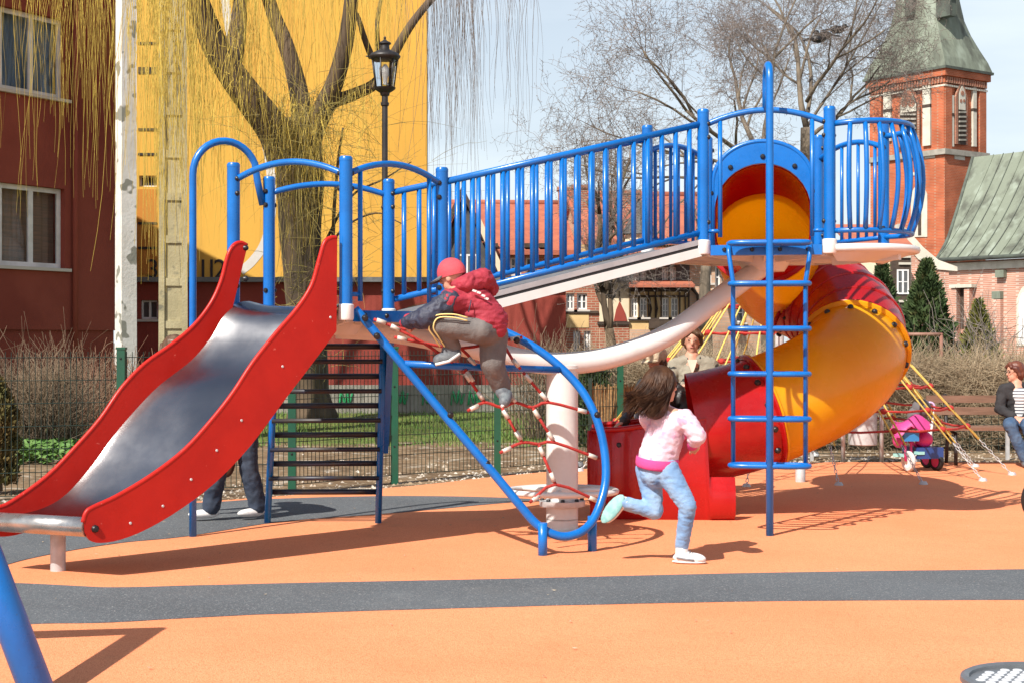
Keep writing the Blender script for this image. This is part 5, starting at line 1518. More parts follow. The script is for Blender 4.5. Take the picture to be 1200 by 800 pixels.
# reed screen beside the fence
rs = empty('reed_screen', (0.95, 18.2, 0), 'tan reed screen panel tied to the fence by the hedge', 'screen')
n = 190; rx = np.linspace(0.9, 1.62, n); yy = 17.75 + (rx - .9) * 0.35
pts = np.zeros((n, 4, 3)); 
for k in range(4): pts[:, k, 0] = rx + rng.normal(0, .006, n); pts[:, k, 1] = yy + rng.normal(0, .008, n); pts[:, k, 2] = 0.02 + (0.86 + rng.normal(0, .02, n)) * k / 3
mat('reed', (0.40, 0.24, 0.10, 1), 0.8, (0.25, 0.14, 0.06, 1), 30)
o = strands('reed_mat', pts, np.full((n, 4), 0.006), MAT['reed'], rs, 4); o['kind'] = 'stuff'
for x in (0.9, 1.62):
    mb = MB(); mb.box(x - .02, x + .02, 17.75 + (x - .9) * .35 - .03, 17.75 + (x - .9) * .35 + .0, -0.03, .98); mb.build('screen_post', MAT['wire'], rs)

# ================================================================== PLANTS
mat('bark_willow', (0.12, 0.082, 0.05, 1), 0.95, (0.05, 0.036, 0.024, 1), 3, bump=1.0, bscale=14, stretch=(1, 1, 0.25), col3=(0.17, 0.14, 0.06, 1), scale3=2.2, lo3=0.6, hi3=0.75)
mat('twig_yellow', (0.70, 0.52, 0.10, 1), 0.7, (0.58, 0.42, 0.09, 1), 2.5, spec=0.3)
mat('twig_olive', (0.36, 0.29, 0.08, 1), 0.8, (0.22, 0.17, 0.06, 1), 2.5)
mat('bark_grey', (0.20, 0.16, 0.115, 1), 0.95, (0.10, 0.08, 0.06, 1), 4, bump=0.6, bscale=20, stretch=(1, 1, 0.3))
mat('twig_grey', (0.25, 0.205, 0.18, 1), 0.9, (0.17, 0.14, 0.125, 1), 1.5)
mat('twig_hedge', (0.40, 0.31, 0.20, 1), 0.9, (0.28, 0.21, 0.13, 1), 1.2)
mat('twig_bush', (0.25, 0.18, 0.115, 1), 0.9, (0.15, 0.105, 0.07, 1), 1.5)
mat('thuja', (0.030, 0.060, 0.016, 1), 0.85, (0.055, 0.085, 0.022, 1), 3, col3=(0.10, 0.10, 0.03, 1), scale3=6, lo3=0.58, hi3=0.7)
mat('thuja_yellow', (0.09, 0.11, 0.02, 1), 0.85, (0.17, 0.16, 0.03, 1), 3)
mat('thuja_brown', (0.15, 0.09, 0.025, 1), 0.85, (0.09, 0.10, 0.025, 1), 2.5)
mat('grass', (0.10, 0.20, 0.035, 1), 0.8, (0.17, 0.22, 0.05, 1), 1.0)

def limb(mb, px, r0, r1, D, dD=0.0, n=10):
    pts = [P(x, y, D + dD * i / (len(px) - 1)) for i, (x, y) in enumerate(px)]
    sp_ = spline(pts, 5); k = len(sp_)
    mb.tube(sp_, [r0 + (r1 - r0) * (i / (k - 1)) ** 0.8 for i in range(k)], n)
    return sp_
# ---- weeping willow
WD = 28.0
wb = P(364, 400, WD); wb.z = 0
willow = empty('willow_tree', wb, 'old weeping willow with bare yellow hanging twigs', 'tree')
mb = MB()
tr_ = spline([P(366, 492, WD), P(363, 440, WD), P(358, 360, WD), P(352, 280, WD), P(352, 220, WD), P(350, 165, WD), P(346, 140, WD)], 6)
k = len(tr_); rr = []
for i, p in enumerate(tr_):
    t = i / (k - 1); rr.append((0.34 if t > .1 else 0.34 + (.1 - t) * 1.6) + 0.09 * math.exp(-((t - .72) / .22) ** 2) + 0.02 * mnoise.noise(p * 2.0))
mb.tube(tr_, rr, 18)
trunk = mb.build('trunk', MAT['bark_willow'], willow)
limbs = []
def wl_limb(px, r0, r1, dD):
    m = MB(); s = limb(m, px, r0, r1, WD, dD); m.build('limb', MAT['bark_willow'], willow); limbs.append(s)
wl_limb([(335, 185), (322, 155), (300, 125), (275, 92), (255, 60), (240, 25), (228, -10), (215, -60), (195, -110)], 0.36, 0.16, -1.6)
wl_limb([(268, 80), (277, 45), (281, 10), (283, -40)], 0.24, 0.10, 1.2)
wl_limb([(352, 175), (353, 130), (346, 90), (334, 50), (318, 10), (306, -40), (300, -90)], 0.22, 0.10, 0.8)
wl_limb([(362, 170), (378, 128), (392, 98), (404, 55), (410, 15), (415, -40), (425, -90)], 0.21, 0.10, -0.6)
wl_limb([(372, 150), (388, 122), (412, 112), (440, 98), (458, 70), (478, 35), (500, 6), (530, -25), (560, -55)], 0.15, 0.05, 0.5)
wl_limb([(436, 68), (427, 45), (420, 22), (411, 5), (400, -30)], 0.07, 0.03, 0)
wl_limb([(443, 60), (442, 30), (446, 0), (450, -40)], 0.05, 0.03, 1)
wl_limb([(375, 330), (388, 300), (392, 240), (396, 190), (402, 150)], 0.05, 0.02, -.5)
wl_limb([(378, 312), (400, 270), (440, 250), (470, 262)], 0.03, 0.01, -.8)
wl_limb([(378, 290), (410, 232), (450, 210), (482, 190)], 0.03, 0.01, -.6)
wl_limb([(228, -10), (160, -60), (90, -90), (20, -90), (-60, -70)], 0.14, 0.04, -2.5)
wl_limb([(283, -40), (240, -110), (180, -140), (120, -140)], 0.1, 0.04, -1.0)
wl_limb([(425, -90), (480, -120), (540, -110), (610, -80)], 0.08, 0.03, 0.6)
def hang(cx0, cx1, y0, y1, D0_, D1_, n, len0, len1, m_, r=0.0055, sway=0.16, seed=0, name='hanging_twigs', par=willow, K=9, pull=None):
    g = np.random.default_rng(seed)
    x = g.uniform(cx0, cx1, n); y = g.uniform(y0, y1, n); D = g.uniform(D0_, D1_, n); ln = g.uniform(len0, len1, n)
    st = np.stack([(x - 600) * D / F, D, H + (400 - y) * D / F], 1)
    t = np.linspace(0, 1, K)
    a = g.uniform(0, 6.28, n); out = g.uniform(0.05, 0.5, n)
    lean = g.normal(0, sway, (n, 2))
    pts = np.zeros((n, K, 3))
    for k_ in range(K):
        u = t[k_]
        o = out * np.minimum(1, u * 3.0) * 0.6
        pts[:, k_, 0] = st[:, 0] + np.cos(a) * o + lean[:, 0] * u * ln * 0.35 + 0.03 * np.sin(u * 9 + a * 3)
        pts[:, k_, 1] = st[:, 1] + np.sin(a) * o + lean[:, 1] * u * ln * 0.35
        pts[:, k_, 2] = st[:, 2] + 0.18 * np.sin(np.minimum(1, u * 4) * 3.14) - u * ln
    pts[:, :, 2] = np.maximum(pts[:, :, 2], 0.5)
    rad = np.full((n, K), r) * (1 - 0.55 * t)[None] * g.uniform(0.7, 1.35, n)[:, None]
    o = strands(name, pts, rad, m_, par); o['kind'] = 'stuff'
    return o
TY, TO = MAT['twig_yellow'], MAT['twig_olive']
hang(140, 330, -140, -10, 26, 29, 230, 1.2, 3.6, TY, 0.0042, 0.14, 1)
hang(0, 140, -140, -20, 25, 26.5, 85, 1.0, 3.0, TY, 0.0036, 0.10, 51)
hang(70, 140, -140, -60, 25, 27, 75, 2.6, 5.0, TY, 0.0038, 0.10, 2)
hang(155, 235, -120, -20, 19.5, 22, 210, 2.2, 4.4, TY, 0.0042, 0.12, 3)
hang(250, 470, -130, 0, 26, 30, 330, 1.0, 4.0, TY, 0.0036, 0.12, 4)
hang(-70, 60, -120, -20, 24.5, 26, 34, 2.2, 5.2, TY, 0.0038, 0.12, 5)
hang(470, 625, -130, -40, 26.5, 29.5, 90, 1.5, 4.0, MAT['twig_grey'], 0.0042, 0.1, 6)
hang(500, 560, -110, -30, 27, 29, 80, 2.2, 4.6, MAT['twig_grey'], 0.0042, 0.16, 16)
hang(230, 310, 20, 130, 26.2, 27.5, 110, 1.0, 2.8, TY, 0.0045, 0.12, 7)
hang(328, 380, 105, 185, 26.9, 27.5, 120, 0.8, 2.8, TO, 0.005, 0.16, 8)
hang(325, 385, 105, 185, 26.9, 27.4, 110, 0.6, 2.2, TY, 0.004, 0.16, 9)
hang(320, 440, 100, 160, 26.8, 28.2, 100, 0.5, 1.5, TY, 0.004, 0.7, 12)
# thin shoots sprouting around the fork
def shoots(n, cx, cy, D, spread, l0, l1, m_, r, seed, par, name='shoots', up=0.3, K=6, az=None):
    g = np.random.default_rng(seed)
    base = np.array(P(cx, cy, D))
    st = base + g.normal(0, 1, (n, 3)) * np.array(spread)
    a = g.uniform(0, 6.28, n); el = g.normal(up, 0.45, n); ln = g.uniform(l0, l1, n)
    d = np.stack([np.cos(a) * np.cos(el), np.sin(a) * np.cos(el) * .6, np.sin(el)], 1)
    t = np.linspace(0, 1, K)
    pts = st[:, None] + d[:, None] * (t[None, :, None] * ln[:, None, None])
    pts[:, :, 2] -= (t ** 2)[None] * ln[:, None] * g.uniform(0, 0.35, n)[:, None]
    pts += g.normal(0, 0.02, pts.shape) * t[None, :, None]
    o = strands(name, pts, np.full((n, K), r) * (1 - .6 * t)[None], m_, par); o['kind'] = 'stuff'
    return o
shoots(150, 355, 150, 27.5, (0.5, .4, .35), 0.5, 2.0, TO, 0.005, 20, willow)
shoots(110, 400, 200, 27.5, (0.45, .4, .9), 0.6, 2.2, TO, 0.0045, 21, willow)
shoots(70, 420, 260, 27.3, (0.6, .3, .7), 0.6, 1.6, TO, 0.0045, 22, willow)
shoots(240, 360, 365, 27.35, (0.25, .12, .5), 0.2, 0.6, TO, 0.006, 24, willow)
limbs = []

# ---- bare deciduous trees
def bare_tree(name, label, base, trunk_pts, r0, depth, seed, m_b, m_t, spread=0.55, n_child=(3, 4), twig=1.0, kids=None, upbias=0.18, group=None):
    g = random.Random(seed)
    e = empty(name, base, label, 'tree', group)
    mb = MB(); sp_ = spline(trunk_pts, 5); k = len(sp_)
    mb.tube(sp_, [r0 * (1.25 - 0.25 * min(1, i / 4)) * (1 - 0.45 * i / k) for i in range(k)], 10)
    mb.build('trunk', m_b, e)
    segs = []          # (points, r0, r1)
    big = MB()
    def grow(p, d, ln, r, lvl):
        d = d.normalized()
        pts = [p.copy()]; q = p.copy(); dd = d.copy(); n = 4
        for i in range(n):
            wg = .10 + .045 * lvl; dd = (dd + Vector((g.gauss(0, wg), g.gauss(0, wg), g.gauss(0, wg) + upbias * 0.10))).normalized()
            q = q + dd * ln / n; pts.append(q.copy())
        if lvl <= 1: big.tube(pts, [r * (1 - 0.42 * i / n) for i in range(n + 1)], 6)
        else: segs.append((pts, r, r * 0.5))
        if lvl >= depth: return
        kk = g.randint(*n_child) + (1 if lvl < depth - 1 else 0)
        for c in range(kk):
            t = 0.3 + 0.7 * (c + g.random()) / kk
            i = min(n - 1, int(t * n)); b = pts[i].lerp(pts[i + 1], t * n - i)
            ax = Vector((g.gauss(0, 1), g.gauss(0, 1), g.gauss(0, 1)))
            ax = (ax - dd * ax.dot(dd)).normalized()
            th = (spread + .13 * lvl) * g.uniform(.7, 1.45); nd = dd * math.cos(th) + ax * math.sin(th) + Vector((0, 0, upbias * .5))
            grow(b, nd, ln * g.uniform(0.5, 0.75), r * g.uniform(0.42, 0.58), lvl + 1)
        grow(pts[-1], dd, ln * 0.62, r * 0.55, lvl + 1)
    for (p, d, ln, r) in kids: grow(Vector(p), Vector(d), ln, r, 0)
    big.build('limbs', m_b, e)
    P_ = np.array([[tuple(q) for q in s[0]] for s in segs]); 
    rad = np.array([[max(0.0026 * twig, s[1] * .7 + (s[2] - s[1]) * i / 4) for i in range(5)] for s in segs])
    o = strands('crown', P_, rad, m_t, e); o['kind'] = 'stuff'
    gg = np.random.default_rng(seed); fin = P_[[i for i, s_ in enumerate(segs) if s_[1] < r0 * .06 + .004]]   # swelling buds along the finest twigs
    if len(fin):
        tt = gg.random((len(fin), 4)); ii = np.minimum(3, (tt * 4).astype(int)); fr_ = tt * 4 - ii; ar = np.arange(len(fin))[:, None]
        c = (fin[ar, ii] * (1 - fr_[..., None]) + fin[ar, ii + 1] * fr_[..., None]).reshape(-1, 3)
        n_ = len(c); sz = gg.uniform(.008, .02, n_)[:, None]; d_ = gg.normal(0, 1, (n_, 3)); d_ /= np.linalg.norm(d_, axis=1, keepdims=True); x_ = np.cross(d_, gg.normal(0, 1, (n_, 3))); x_ /= np.linalg.norm(x_, axis=1, keepdims=True)
        v_ = np.stack([c + x_ * sz * .5, c - x_ * sz * .5, c + d_ * sz * 1.6], 1).reshape(-1, 3) - np.array(WL[e.name])
        bo_ = link('buds', np_mesh('buds', v_, np.arange(n_ * 3).reshape(-1, 3), m_t, False), e); bo_['kind'] = 'stuff'
    return e
def px_dir(a, b, D, dd=0.0): return (P(b[0], b[1], D + dd) - P(a[0], a[1], D))
GB, GT = MAT['bark_grey'], MAT['twig_grey']
TD = 33.0
def kid(a, b, D, dd, r):
    v = px_dir(a, b, D, dd); return (P(a[0], a[1], D), v, v.length, r)
b0 = P(905, 400, TD); b0.z = 0
bare_tree('bare_tree', 'leafless grey tree with wide crown rising behind the right tower', b0, [b0, P(903, 330, TD), P(900, 250, TD), P(893, 180, TD)], 0.22, 5, 3, GB, GT, 0.50, (2, 3), 1.0,
          [kid((893, 185), (845, 85), TD, .6, .06), kid((893, 195), (800, 115), TD, -1.2, .055), kid((895, 210), (780, 150), TD, 1.0, .05), kid((893, 180), (885, 60), TD, .8, .06),
           kid((896, 220), (755, 190), TD, .2, .045)], upbias=.05)
TD2 = 37.0
b1 = P(948, 400, TD2); b1.z = 0
bare_tree('bare_tree', 'leafless grey tree with upright limbs between tower and church spire', b1, [b1, P(947, 300, TD2), P(946, 200, TD2), P(945, 150, TD2)], 0.24, 5, 9, GB, GT, 0.48, (2, 3), 1.1,
          [kid((945, 150), (928, 40), TD2, .5, .08), kid((945, 120), (990, 30), TD2, -.8, .05), kid((945, 165), (1000, 110), TD2, .8, .055), kid((945, 140), (962, 20), TD2, 1.5, .055),
           kid((945, 150), (1005, 60), TD2, .3, .04)], upbias=.05)
TD3 = 40.0
b2 = P(716, 400, TD3); b2.z = 0
bare_tree('bare_tree', 'leafless forked tree in front of the half-timbered house', b2, [b2, P(717, 415, TD3), P(714, 385, TD3)], 0.19, 4, 15, MAT['bark_willow'], GT, 0.45, (2, 3), 1.0,
          [kid((713, 388), (704, 330), TD3, .2, .11), kid((715, 385), (721, 320), TD3, .3, .09), kid((704, 335), (690, 250), TD3, -.4, .1), kid((721, 325), (735, 240), TD3, .4, .1), kid((712, 340), (713, 240), TD3, .4, .08)], upbias=.2)
TD4 = 44.0
b3 = P(826, 400, TD4); b3.z = 0
bare_tree('bare_tree', 'slim leafless tree trunk standing in front of the brick gable', b3, [b3, P(827, 410, TD4), P(826, 350, TD4), P(827, 310, TD4)], 0.24, 3, 25, GB, GT, 0.4, (2, 3), 1.0,
          [kid((827, 312), (822, 262), TD4, .2, .12), kid((827, 318), (842, 270), TD4, .2, .09)], upbias=.2)

# ---- conifers: many small sprays around a stem
def conifer(name, label, base, h, w, n, m_, seed, group=None, prof=None):
    g = np.random.default_rng(seed)
    e = empty(name, base, label, 'conifer', group)
    mb = MB(); mb.tube([base, base + Vector((0, 0, h * .92))], [0.05, 0.012], 6); mb.build('trunk', MAT['bark_grey'], e)
    t = g.random(n) ** 0.85
    prof = prof or [(0, .62), (.12, .92), (.3, 1.0), (.55, .82), (.8, .45), (1, .04)]
    R_ = np.interp(t, [a for a, b in prof], [b for a, b in prof]) * w / 2
    a = g.uniform(0, 6.283, n)
    lump = 1 + 0.16 * np.sin(a * 5 + t * 17) + 0.10 * np.sin(a * 3 - t * 29)
    rr_ = R_ * np.sqrt(g.uniform(.35, 1, n)) * lump
    c = np.stack([base.x + rr_ * np.cos(a), base.y + rr_ * np.sin(a), base.z + 0.05 + t * h * .97], 1)
    dirv = np.stack([np.cos(a) * .6, np.sin(a) * .6, np.full(n, .8)], 1) + g.normal(0, .35, (n, 3))
    dirv /= np.linalg.norm(dirv, axis=1, keepdims=True)
    sd = np.cross(dirv, g.normal(0, 1, (n, 3))); sd /= np.linalg.norm(sd, axis=1, keepdims=True)
    s = g.uniform(.05, .12, n)[:, None] * (h / 3) ** .5
    v = np.stack([c - sd * s * .28, c + sd * s * .28, c + dirv * s + sd * s * .12, c + dirv * s * 1.25 - sd * s * .1], 1)
    q = np.arange(n * 4).reshape(-1, 4)
    o = link('foliage', np_mesh('foliage', v.reshape(-1, 3) - np.array(base), q, m_, False), e); o['kind'] = 'stuff'
    return e
def gb(x, D): p = P(x, 400, D); p.z = 0; return p
conifer('thuja', 'tall dark green conical thuja in front of the church porch', gb(1086, 30), 2.98, 1.12, 9000, MAT['thuja'], 1)
conifer('thuja', 'small yellow-green thuja in front of the church wall', gb(1147, 29), 2.15, 0.85, 5000, MAT['thuja_yellow'], 2, prof=[(0, .8), (.2, 1), (.5, .85), (.8, .4), (1, .05)])
conifer('thuja', 'dark green thuja half hidden under the balcony', gb(1034, 36), 3.35, 1.0, 5000, MAT['thuja'], 3)
conifer('thuja', 'browned thuja shrub just behind the mesh fence', gb(-3, 14.4), 1.0, 0.36, 3500, MAT['thuja_brown'], 4, prof=[(0, .8), (.3, 1), (.7, .85), (1, .1)])
conifer('thuja', 'low dark green evergreen bush beside the reed screen', gb(694, 19.6), 1.15, 0.5, 2500, MAT['thuja'], 6, prof=[(0, .8), (.3, 1), (.7, .85), (1, .3)])

# ---- bare hedges and bushes
def twig_mass(name, label, cat, n, fn, m_, seed, r, K=6, loc=(0, 0, 0), wig=0.05):
    g = np.random.default_rng(seed)
    st, d, ln = fn(g, n)
    t = np.linspace(0, 1, K)
    pts = st[:, None] + d[:, None] * (t[None, :, None] * ln[:, None, None])
    w = np.cumsum(g.normal(0, wig, pts.shape), axis=1) * ln[:, None, None] * t[None, :, None]
    pts = pts + w
    pts[:, :, 2] = np.maximum(pts[:, :, 2], -0.03)
    e = empty(name, loc, label, cat)
    o = strands('twigs', pts, np.full((n, K), r) * (1 - .6 * t)[None] * g.uniform(.6, 1.5, n)[:, None], m_, e); o['kind'] = 'stuff'
    return e
def hedge_fn(x0, x1, y0, y1, zt, zl=0.0):
    def fn(g, n):
        st = np.stack([g.uniform(x0, x1, n), g.uniform(y0, y1, n), zl + (zt - zl) * g.random(n) ** .8 * .85], 1)
        d = g.normal(0, 1, (n, 3)) * np.array([1.0, .7, .75]) + np.array([0, -.1, .12]); d /= np.linalg.norm(d, axis=1, keepdims=True)
        ln = g.uniform(.2, .6, n) * np.minimum(1, (zt + .12 - st[:, 2]) / .5 + .15)
        return st, d, ln
    return fn
twig_mass('bare_hedge', 'dense leafless brown hedge behind the bench', 'hedge', 19000, hedge_fn(4.6, 8.6, 20.0, 21.2, 1.3), MAT['twig_hedge'], 31, .0038, loc=(6.4, 20.6, 0))
twig_mass('bare_hedge', 'leafless brown hedge behind the spiral slide and rope net', 'hedge', 17000, hedge_fn(0.95, 4.5, 20.0, 21.2, 1.33), MAT['twig_hedge'], 32, .0038, loc=(2.8, 20.6, 0))
for x0, x1, nm in ((4.6, 8.6, 0), (0.9, 4.5, 1)):
    pass
def bush_fn(cx, cy, rx, ry, h):
    def fn(g, n):
        a = g.uniform(0, 6.283, n); q = np.sqrt(g.random(n))
        st = np.stack([cx + np.cos(a) * q * rx * .6, cy + np.sin(a) * q * ry * .6, np.zeros(n)], 1)
        up = g.random(n) < .45
        st[:, 2] = np.where(up, 0, g.uniform(.1, .75, n) * h)
        d = np.stack([np.cos(a) * q * .38 + g.normal(0, .16, n), np.sin(a) * q * .38 + g.normal(0, .16, n), np.ones(n)], 1)
        d[~up] += g.normal(0, .75, ((~up).sum(), 3)); d /= np.linalg.norm(d, axis=1, keepdims=True)
        ln = np.where(up, g.uniform(.65, 1.05, n) * h, g.uniform(.15, .45, n) * h)
        ln = np.minimum(ln, (h * 1.05 - st[:, 2]) * 1.05)
        return st, d, ln
    return fn
bx = gb(45, 20.0)
twig_mass('bare_bush', 'large leafless brown bush in front of the maroon building', 'bush', 1500, bush_fn(bx.x, bx.y, .8, .6, 1.2), MAT['twig_bush'], 41, .0048, 9, bx, .085)
bx = gb(-60, 20.5); twig_mass('bare_bush', 'leafless bush at the corner behind the browned thuja', 'bush', 700, bush_fn(bx.x, bx.y, .9, .7, 1.15), MAT['twig_bush'], 42, .0048, 9, bx, .085)
bx = gb(125, 21.5); twig_mass('bare_bush', 'thin reddish leafless shrub beside the white pillar', 'bush', 420, bush_fn(bx.x, bx.y, .6, .4, 1.2), mat('twig_red', (.24, .13, .08, 1), .9), 43, .007, 8, bx, .04)
bx = gb(640, 22.5); twig_mass('bare_bush', 'sparse leafless shrub in front of the low maroon building', 'bush', 420, bush_fn(bx.x, bx.y, .75, .5, 1.55), MAT['twig_bush'], 44, .006, 8, bx, .05)
bx = gb(190, 22.0); twig_mass('bare_bush', 'low reddish shrub behind the slide at the concrete pole', 'bush', 420, bush_fn(bx.x, bx.y, .7, .5, 1.1), MAT['twig_red'], 45, .007, 8, bx, .05)
bx = gb(1160, 26.5); twig_mass('bare_bush', 'thin bare sapling against the church wall', 'bush', 160, bush_fn(bx.x, bx.y, .7, .4, 2.2), MAT['twig_grey'], 46, .007, 8, bx, .05)
# ---- lawn
def lawn():
    n = 26000
    x = rng.uniform(-8.5, 8.5, n); y = rng.uniform(20.8, 31, n)
    keep = (np.sin(x * 1.3 + 2) + np.sin(y * 1.1 + x * .6) + rng.normal(0, 1.0, n)) > -0.9
    x, y = x[keep], y[keep]; n = len(x)
    h = rng.uniform(.01, .06, n); a = rng.uniform(0, 6.28, n); w = rng.uniform(.006, .014, n)
    lx, ly = rng.normal(0, .03, n), rng.normal(0, .03, n)
    v = np.zeros((n, 3, 3))
    v[:, 0] = np.stack([x - np.cos(a) * w, y - np.sin(a) * w, np.full(n, -.05)], 1)
    v[:, 1] = np.stack([x + np.cos(a) * w, y + np.sin(a) * w, np.full(n, -.05)], 1)
    v[:, 2] = np.stack([x + lx, y + ly, h], 1)
    tag(link('grass', np_mesh('grass', v.reshape(-1, 3), np.arange(n * 3).reshape(-1, 3), MAT['grass'], False)), 'short spring grass on the lawn behind the fence', 'grass', kind='stuff')
lawn()
# green ground cover under the big bush on the left
def cover():
    n = 5000
    x = rng.uniform(-7.8, -4.3, n); y = rng.uniform(17.8, 20.5, n); a = rng.uniform(0, 6.28, n); s = rng.uniform(.02, .05, n); z = rng.uniform(0.0, .16, n)
    v = np.zeros((n, 4, 3))
    for k, (i, j) in enumerate(((-1, -1), (1, -1), (1, 1), (-1, 1))):
        v[:, k, 0] = x + (np.cos(a) * i - np.sin(a) * j * .6) * s; v[:, k, 1] = y + (np.sin(a) * i + np.cos(a) * j * .6) * s; v[:, k, 2] = z + rng.normal(0, .02, n)
    tag(link('ground_cover', np_mesh('ground_cover', v.reshape(-1, 3), np.arange(n * 4).reshape(-1, 4), mat('cover_green', (.07, .17, .03, 1), .7, (.11, .20, .04, 1), 3), False)), 'fresh green ground cover around the large bare bush', 'plants', kind='stuff')
cover()
# crows in the crown
def crow(p, d):
    mb = MB(); d = Vector(d).normalized(); x, y, _ = frame_of(d)
    rot = Matrix((d, Vector((0, 0, 1)).cross(d).normalized(), Vector((0, 0, 1)))).transposed()
    mb.ell(p, (.19, .085, .10), rot, 10, 7); mb.ell(p + d * .19 + Vector((0, 0, .09)), (.07, .055, .06), rot, 8, 6)
    mb.add([p + d * .25 + Vector((0, 0, .10)), p + d * .25 + Vector((0, 0, .07)), p + d * .34 + Vector((0, 0, .08))], [(0, 1, 2), (2, 1, 0)])
    t = Vector((0, 0, 1)).cross(d).normalized()
    mb.prism([p - d * .12 + t * .05, p - d * .12 - t * .05, p - d * .38 - t * .06 - Vector((0, 0, .05)), p - d * .38 + t * .06 - Vector((0, 0, .05))], (0, 0, .02))
    return mb
for i, (x, y, d) in enumerate(((959, 46, (1, 0, 0)), (966, 42, (-1, .3, 0)), (981, 35, (1, .2, 0)))):
    p = P(x, y, TD2 - .6); mb = crow(p, d)
    tag(mb.build('crow', MAT['bolt_black'], None, p), 'black crow perched in the bare tree by the church spire', 'bird', 'crows in the bare tree')

# ================================================================== STREET LAMP
lD = 21.0
lb0 = P(451, 400, lD); lb0.z = 0
lamp = empty('street_lamp', lb0, 'old style dark iron street lamp with glazed lantern in front of the yellow wall', 'street lamp')
zz = lambda y: H + (400 - y) * lD / F
mb = MB(); mb.lathe(lb0, [(0.0, 0), (.13, 0), (.13, .35), (.085, .42), (.07, .9), (.05, 1.0), (.044, 1.1), (.040, zz(125)), (.055, zz(124)), (.058, zz(121)), (.044, zz(120)), (.044, zz(113)), (.062, zz(112)), (.07, zz(109)), (.1, zz(107.5)), (.14, zz(105)), (.15, zz(103)), (0.0, zz(103))], 14); mb.build('pole', MAT['lamp_metal'], lamp)
zc0, zc1 = zz(103), zz(70)
mb = MB()
for k in range(6):
    a = 2 * math.pi * (k + .25) / 6
    mb.tube([lb0 + Vector((math.cos(a) * .125, math.sin(a) * .125, zc0)), lb0 + Vector((math.cos(a) * .175, math.sin(a) * .175, zc1))], .011, 5)
cage = mb.build('lantern_cage', MAT['lamp_metal'], lamp)
for k in range(6):
    a, b = 2 * math.pi * (k + .25) / 6, 2 * math.pi * (k + 1.25) / 6
    q = [lb0 + Vector((math.cos(t) * r_, math.sin(t) * r_, z)) for t, r_, z in ((a, .121, zc0), (b, .121, zc0), (b, .171, zc1), (a, .171, zc1))]
    mb = MB(); mb.add(q, [(0, 1, 2, 3)]); mb.build('pane', MAT['clear_glass'], lamp)
mb = MB(); mb.lathe(lb0, [(0.0, zz(100)), (.03, zz(100)), (.035, zz(92)), (.05, zz(88)), (.05, zz(80)), (.02, zz(76)), (0.0, zz(76))], 10); mb.build('lamp_bulb', MAT['frame_white'], lamp)
mb = MB(); mb.lathe(lb0, [(0.0, zc1 - .01), (.17, zc1 - .01), (.19, zc1), (.215, zc1 + .03), (.215, zz(66)), (.19, zz(63.5)), (.10, zz(60)), (.065, zz(58)), (.06, zz(53)), (.085, zz(52)), (.085, zz(50.5)), (.03, zz(48)), (.012, zz(46)), (.02, zz(44.8)), (.006, zz(43)), (0.0, zz(42))], 16); mb.build('lantern_roof', MAT['lamp_metal'], lamp)
mb = MB(); mb.tube([lb0 + Vector((-.21, 0, zz(67))), lb0 + Vector((-.26, 0, zz(66)))], .01, 5); mb.build('finial', MAT['lamp_metal'], lamp)

# ================================================================== ROPE NET PYRAMID
RC = Vector((2.96, 17.0)); RA = 2.72
rn = empty('rope_net', (RC.x, RC.y, 0), 'rope pyramid with yellow guy ropes and red horizontal ropes behind the spiral slide', 'rope climber')
mb = MB(); mb.tube([v3(RC, -.05), v3(RC, RA + .1)], .05, 12); mb.build('mast', MAT['galv'], rn)
anch = [G(983, 568), G(1082, 567), G(1152, 563), G(1186, 556)]
ang = [math.atan2(a.y - RC.y, a.x - RC.x) for a in anch]
extra = [Vector((RC.x + 2.25 * math.cos(a), RC.y + 2.25 * math.sin(a), 0)) for a in (0.1, 0.6, 1.2, 1.8, 2.4, 2.9, 3.3, 3.7, 4.05, 4.4)]
anch_all = anch + extra
anch_all.sort(key=lambda a: math.atan2(a.y - RC.y, a.x - RC.x) % 6.283)
apex = v3(RC, RA)
levels = [0.185, 0.255, 0.34, 0.44, 0.55, 0.66, 0.77]
for a in anch_all:
    side = Vector((-(a.y - RC.y), a.x - RC.x, 0)).normalized()
    for sg in (-1, 1):
        e = a.lerp(apex, .135)
        mb = MB(); mb.tube([apex + side * .012 * sg, a.lerp(apex, .5) + side * .065 * sg, e + side * .05 * sg], .0095, 6); mb.build('guy_rope', MAT['rope_yellow'], rn)
    mb = MB(); e = a.lerp(apex, .135)
    for k in range(10):
        p0, p1 = a.lerp(e, k / 10), a.lerp(e, (k + 1) / 10); c = (p0 + p1) / 2; d = (p1 - p0) * .62
        w = (side if k % 2 else side.cross(d).normalized()) * .012
        mb.tube([c - d, c - d * .5 + w, c + d * .5 + w, c + d, c + d * .5 - w, c - d * .5 - w], .0042, 5, closed=True)
    ch = mb.build('anchor_chain', MAT['galv'], rn); ch['kind'] = 'stuff'
    mb = MB(); mb.lathe(a, [(0.0, .03), (.03, .03), (.045, 0.004), (.045, -.02)], 10); mb.build('anchor', MAT['galv'], rn)
for lv in levels:
    pts = [a.lerp(apex, lv) for a in anch_all]; n = len(pts)
    for k in range(n):
        p, q = pts[k], pts[(k + 1) % n]
        mb = MB(); mb.tube([p, p.lerp(q, .5) - Vector((0, 0, .015)), q], .013, 6); mb.build('ring_rope', MAT['rope_red'], rn)
        mb = MB(); mb.ell(p, (.038, .038, .032), None, 8, 6); mb.build('rope_clamp', MAT['rope_red'], rn)

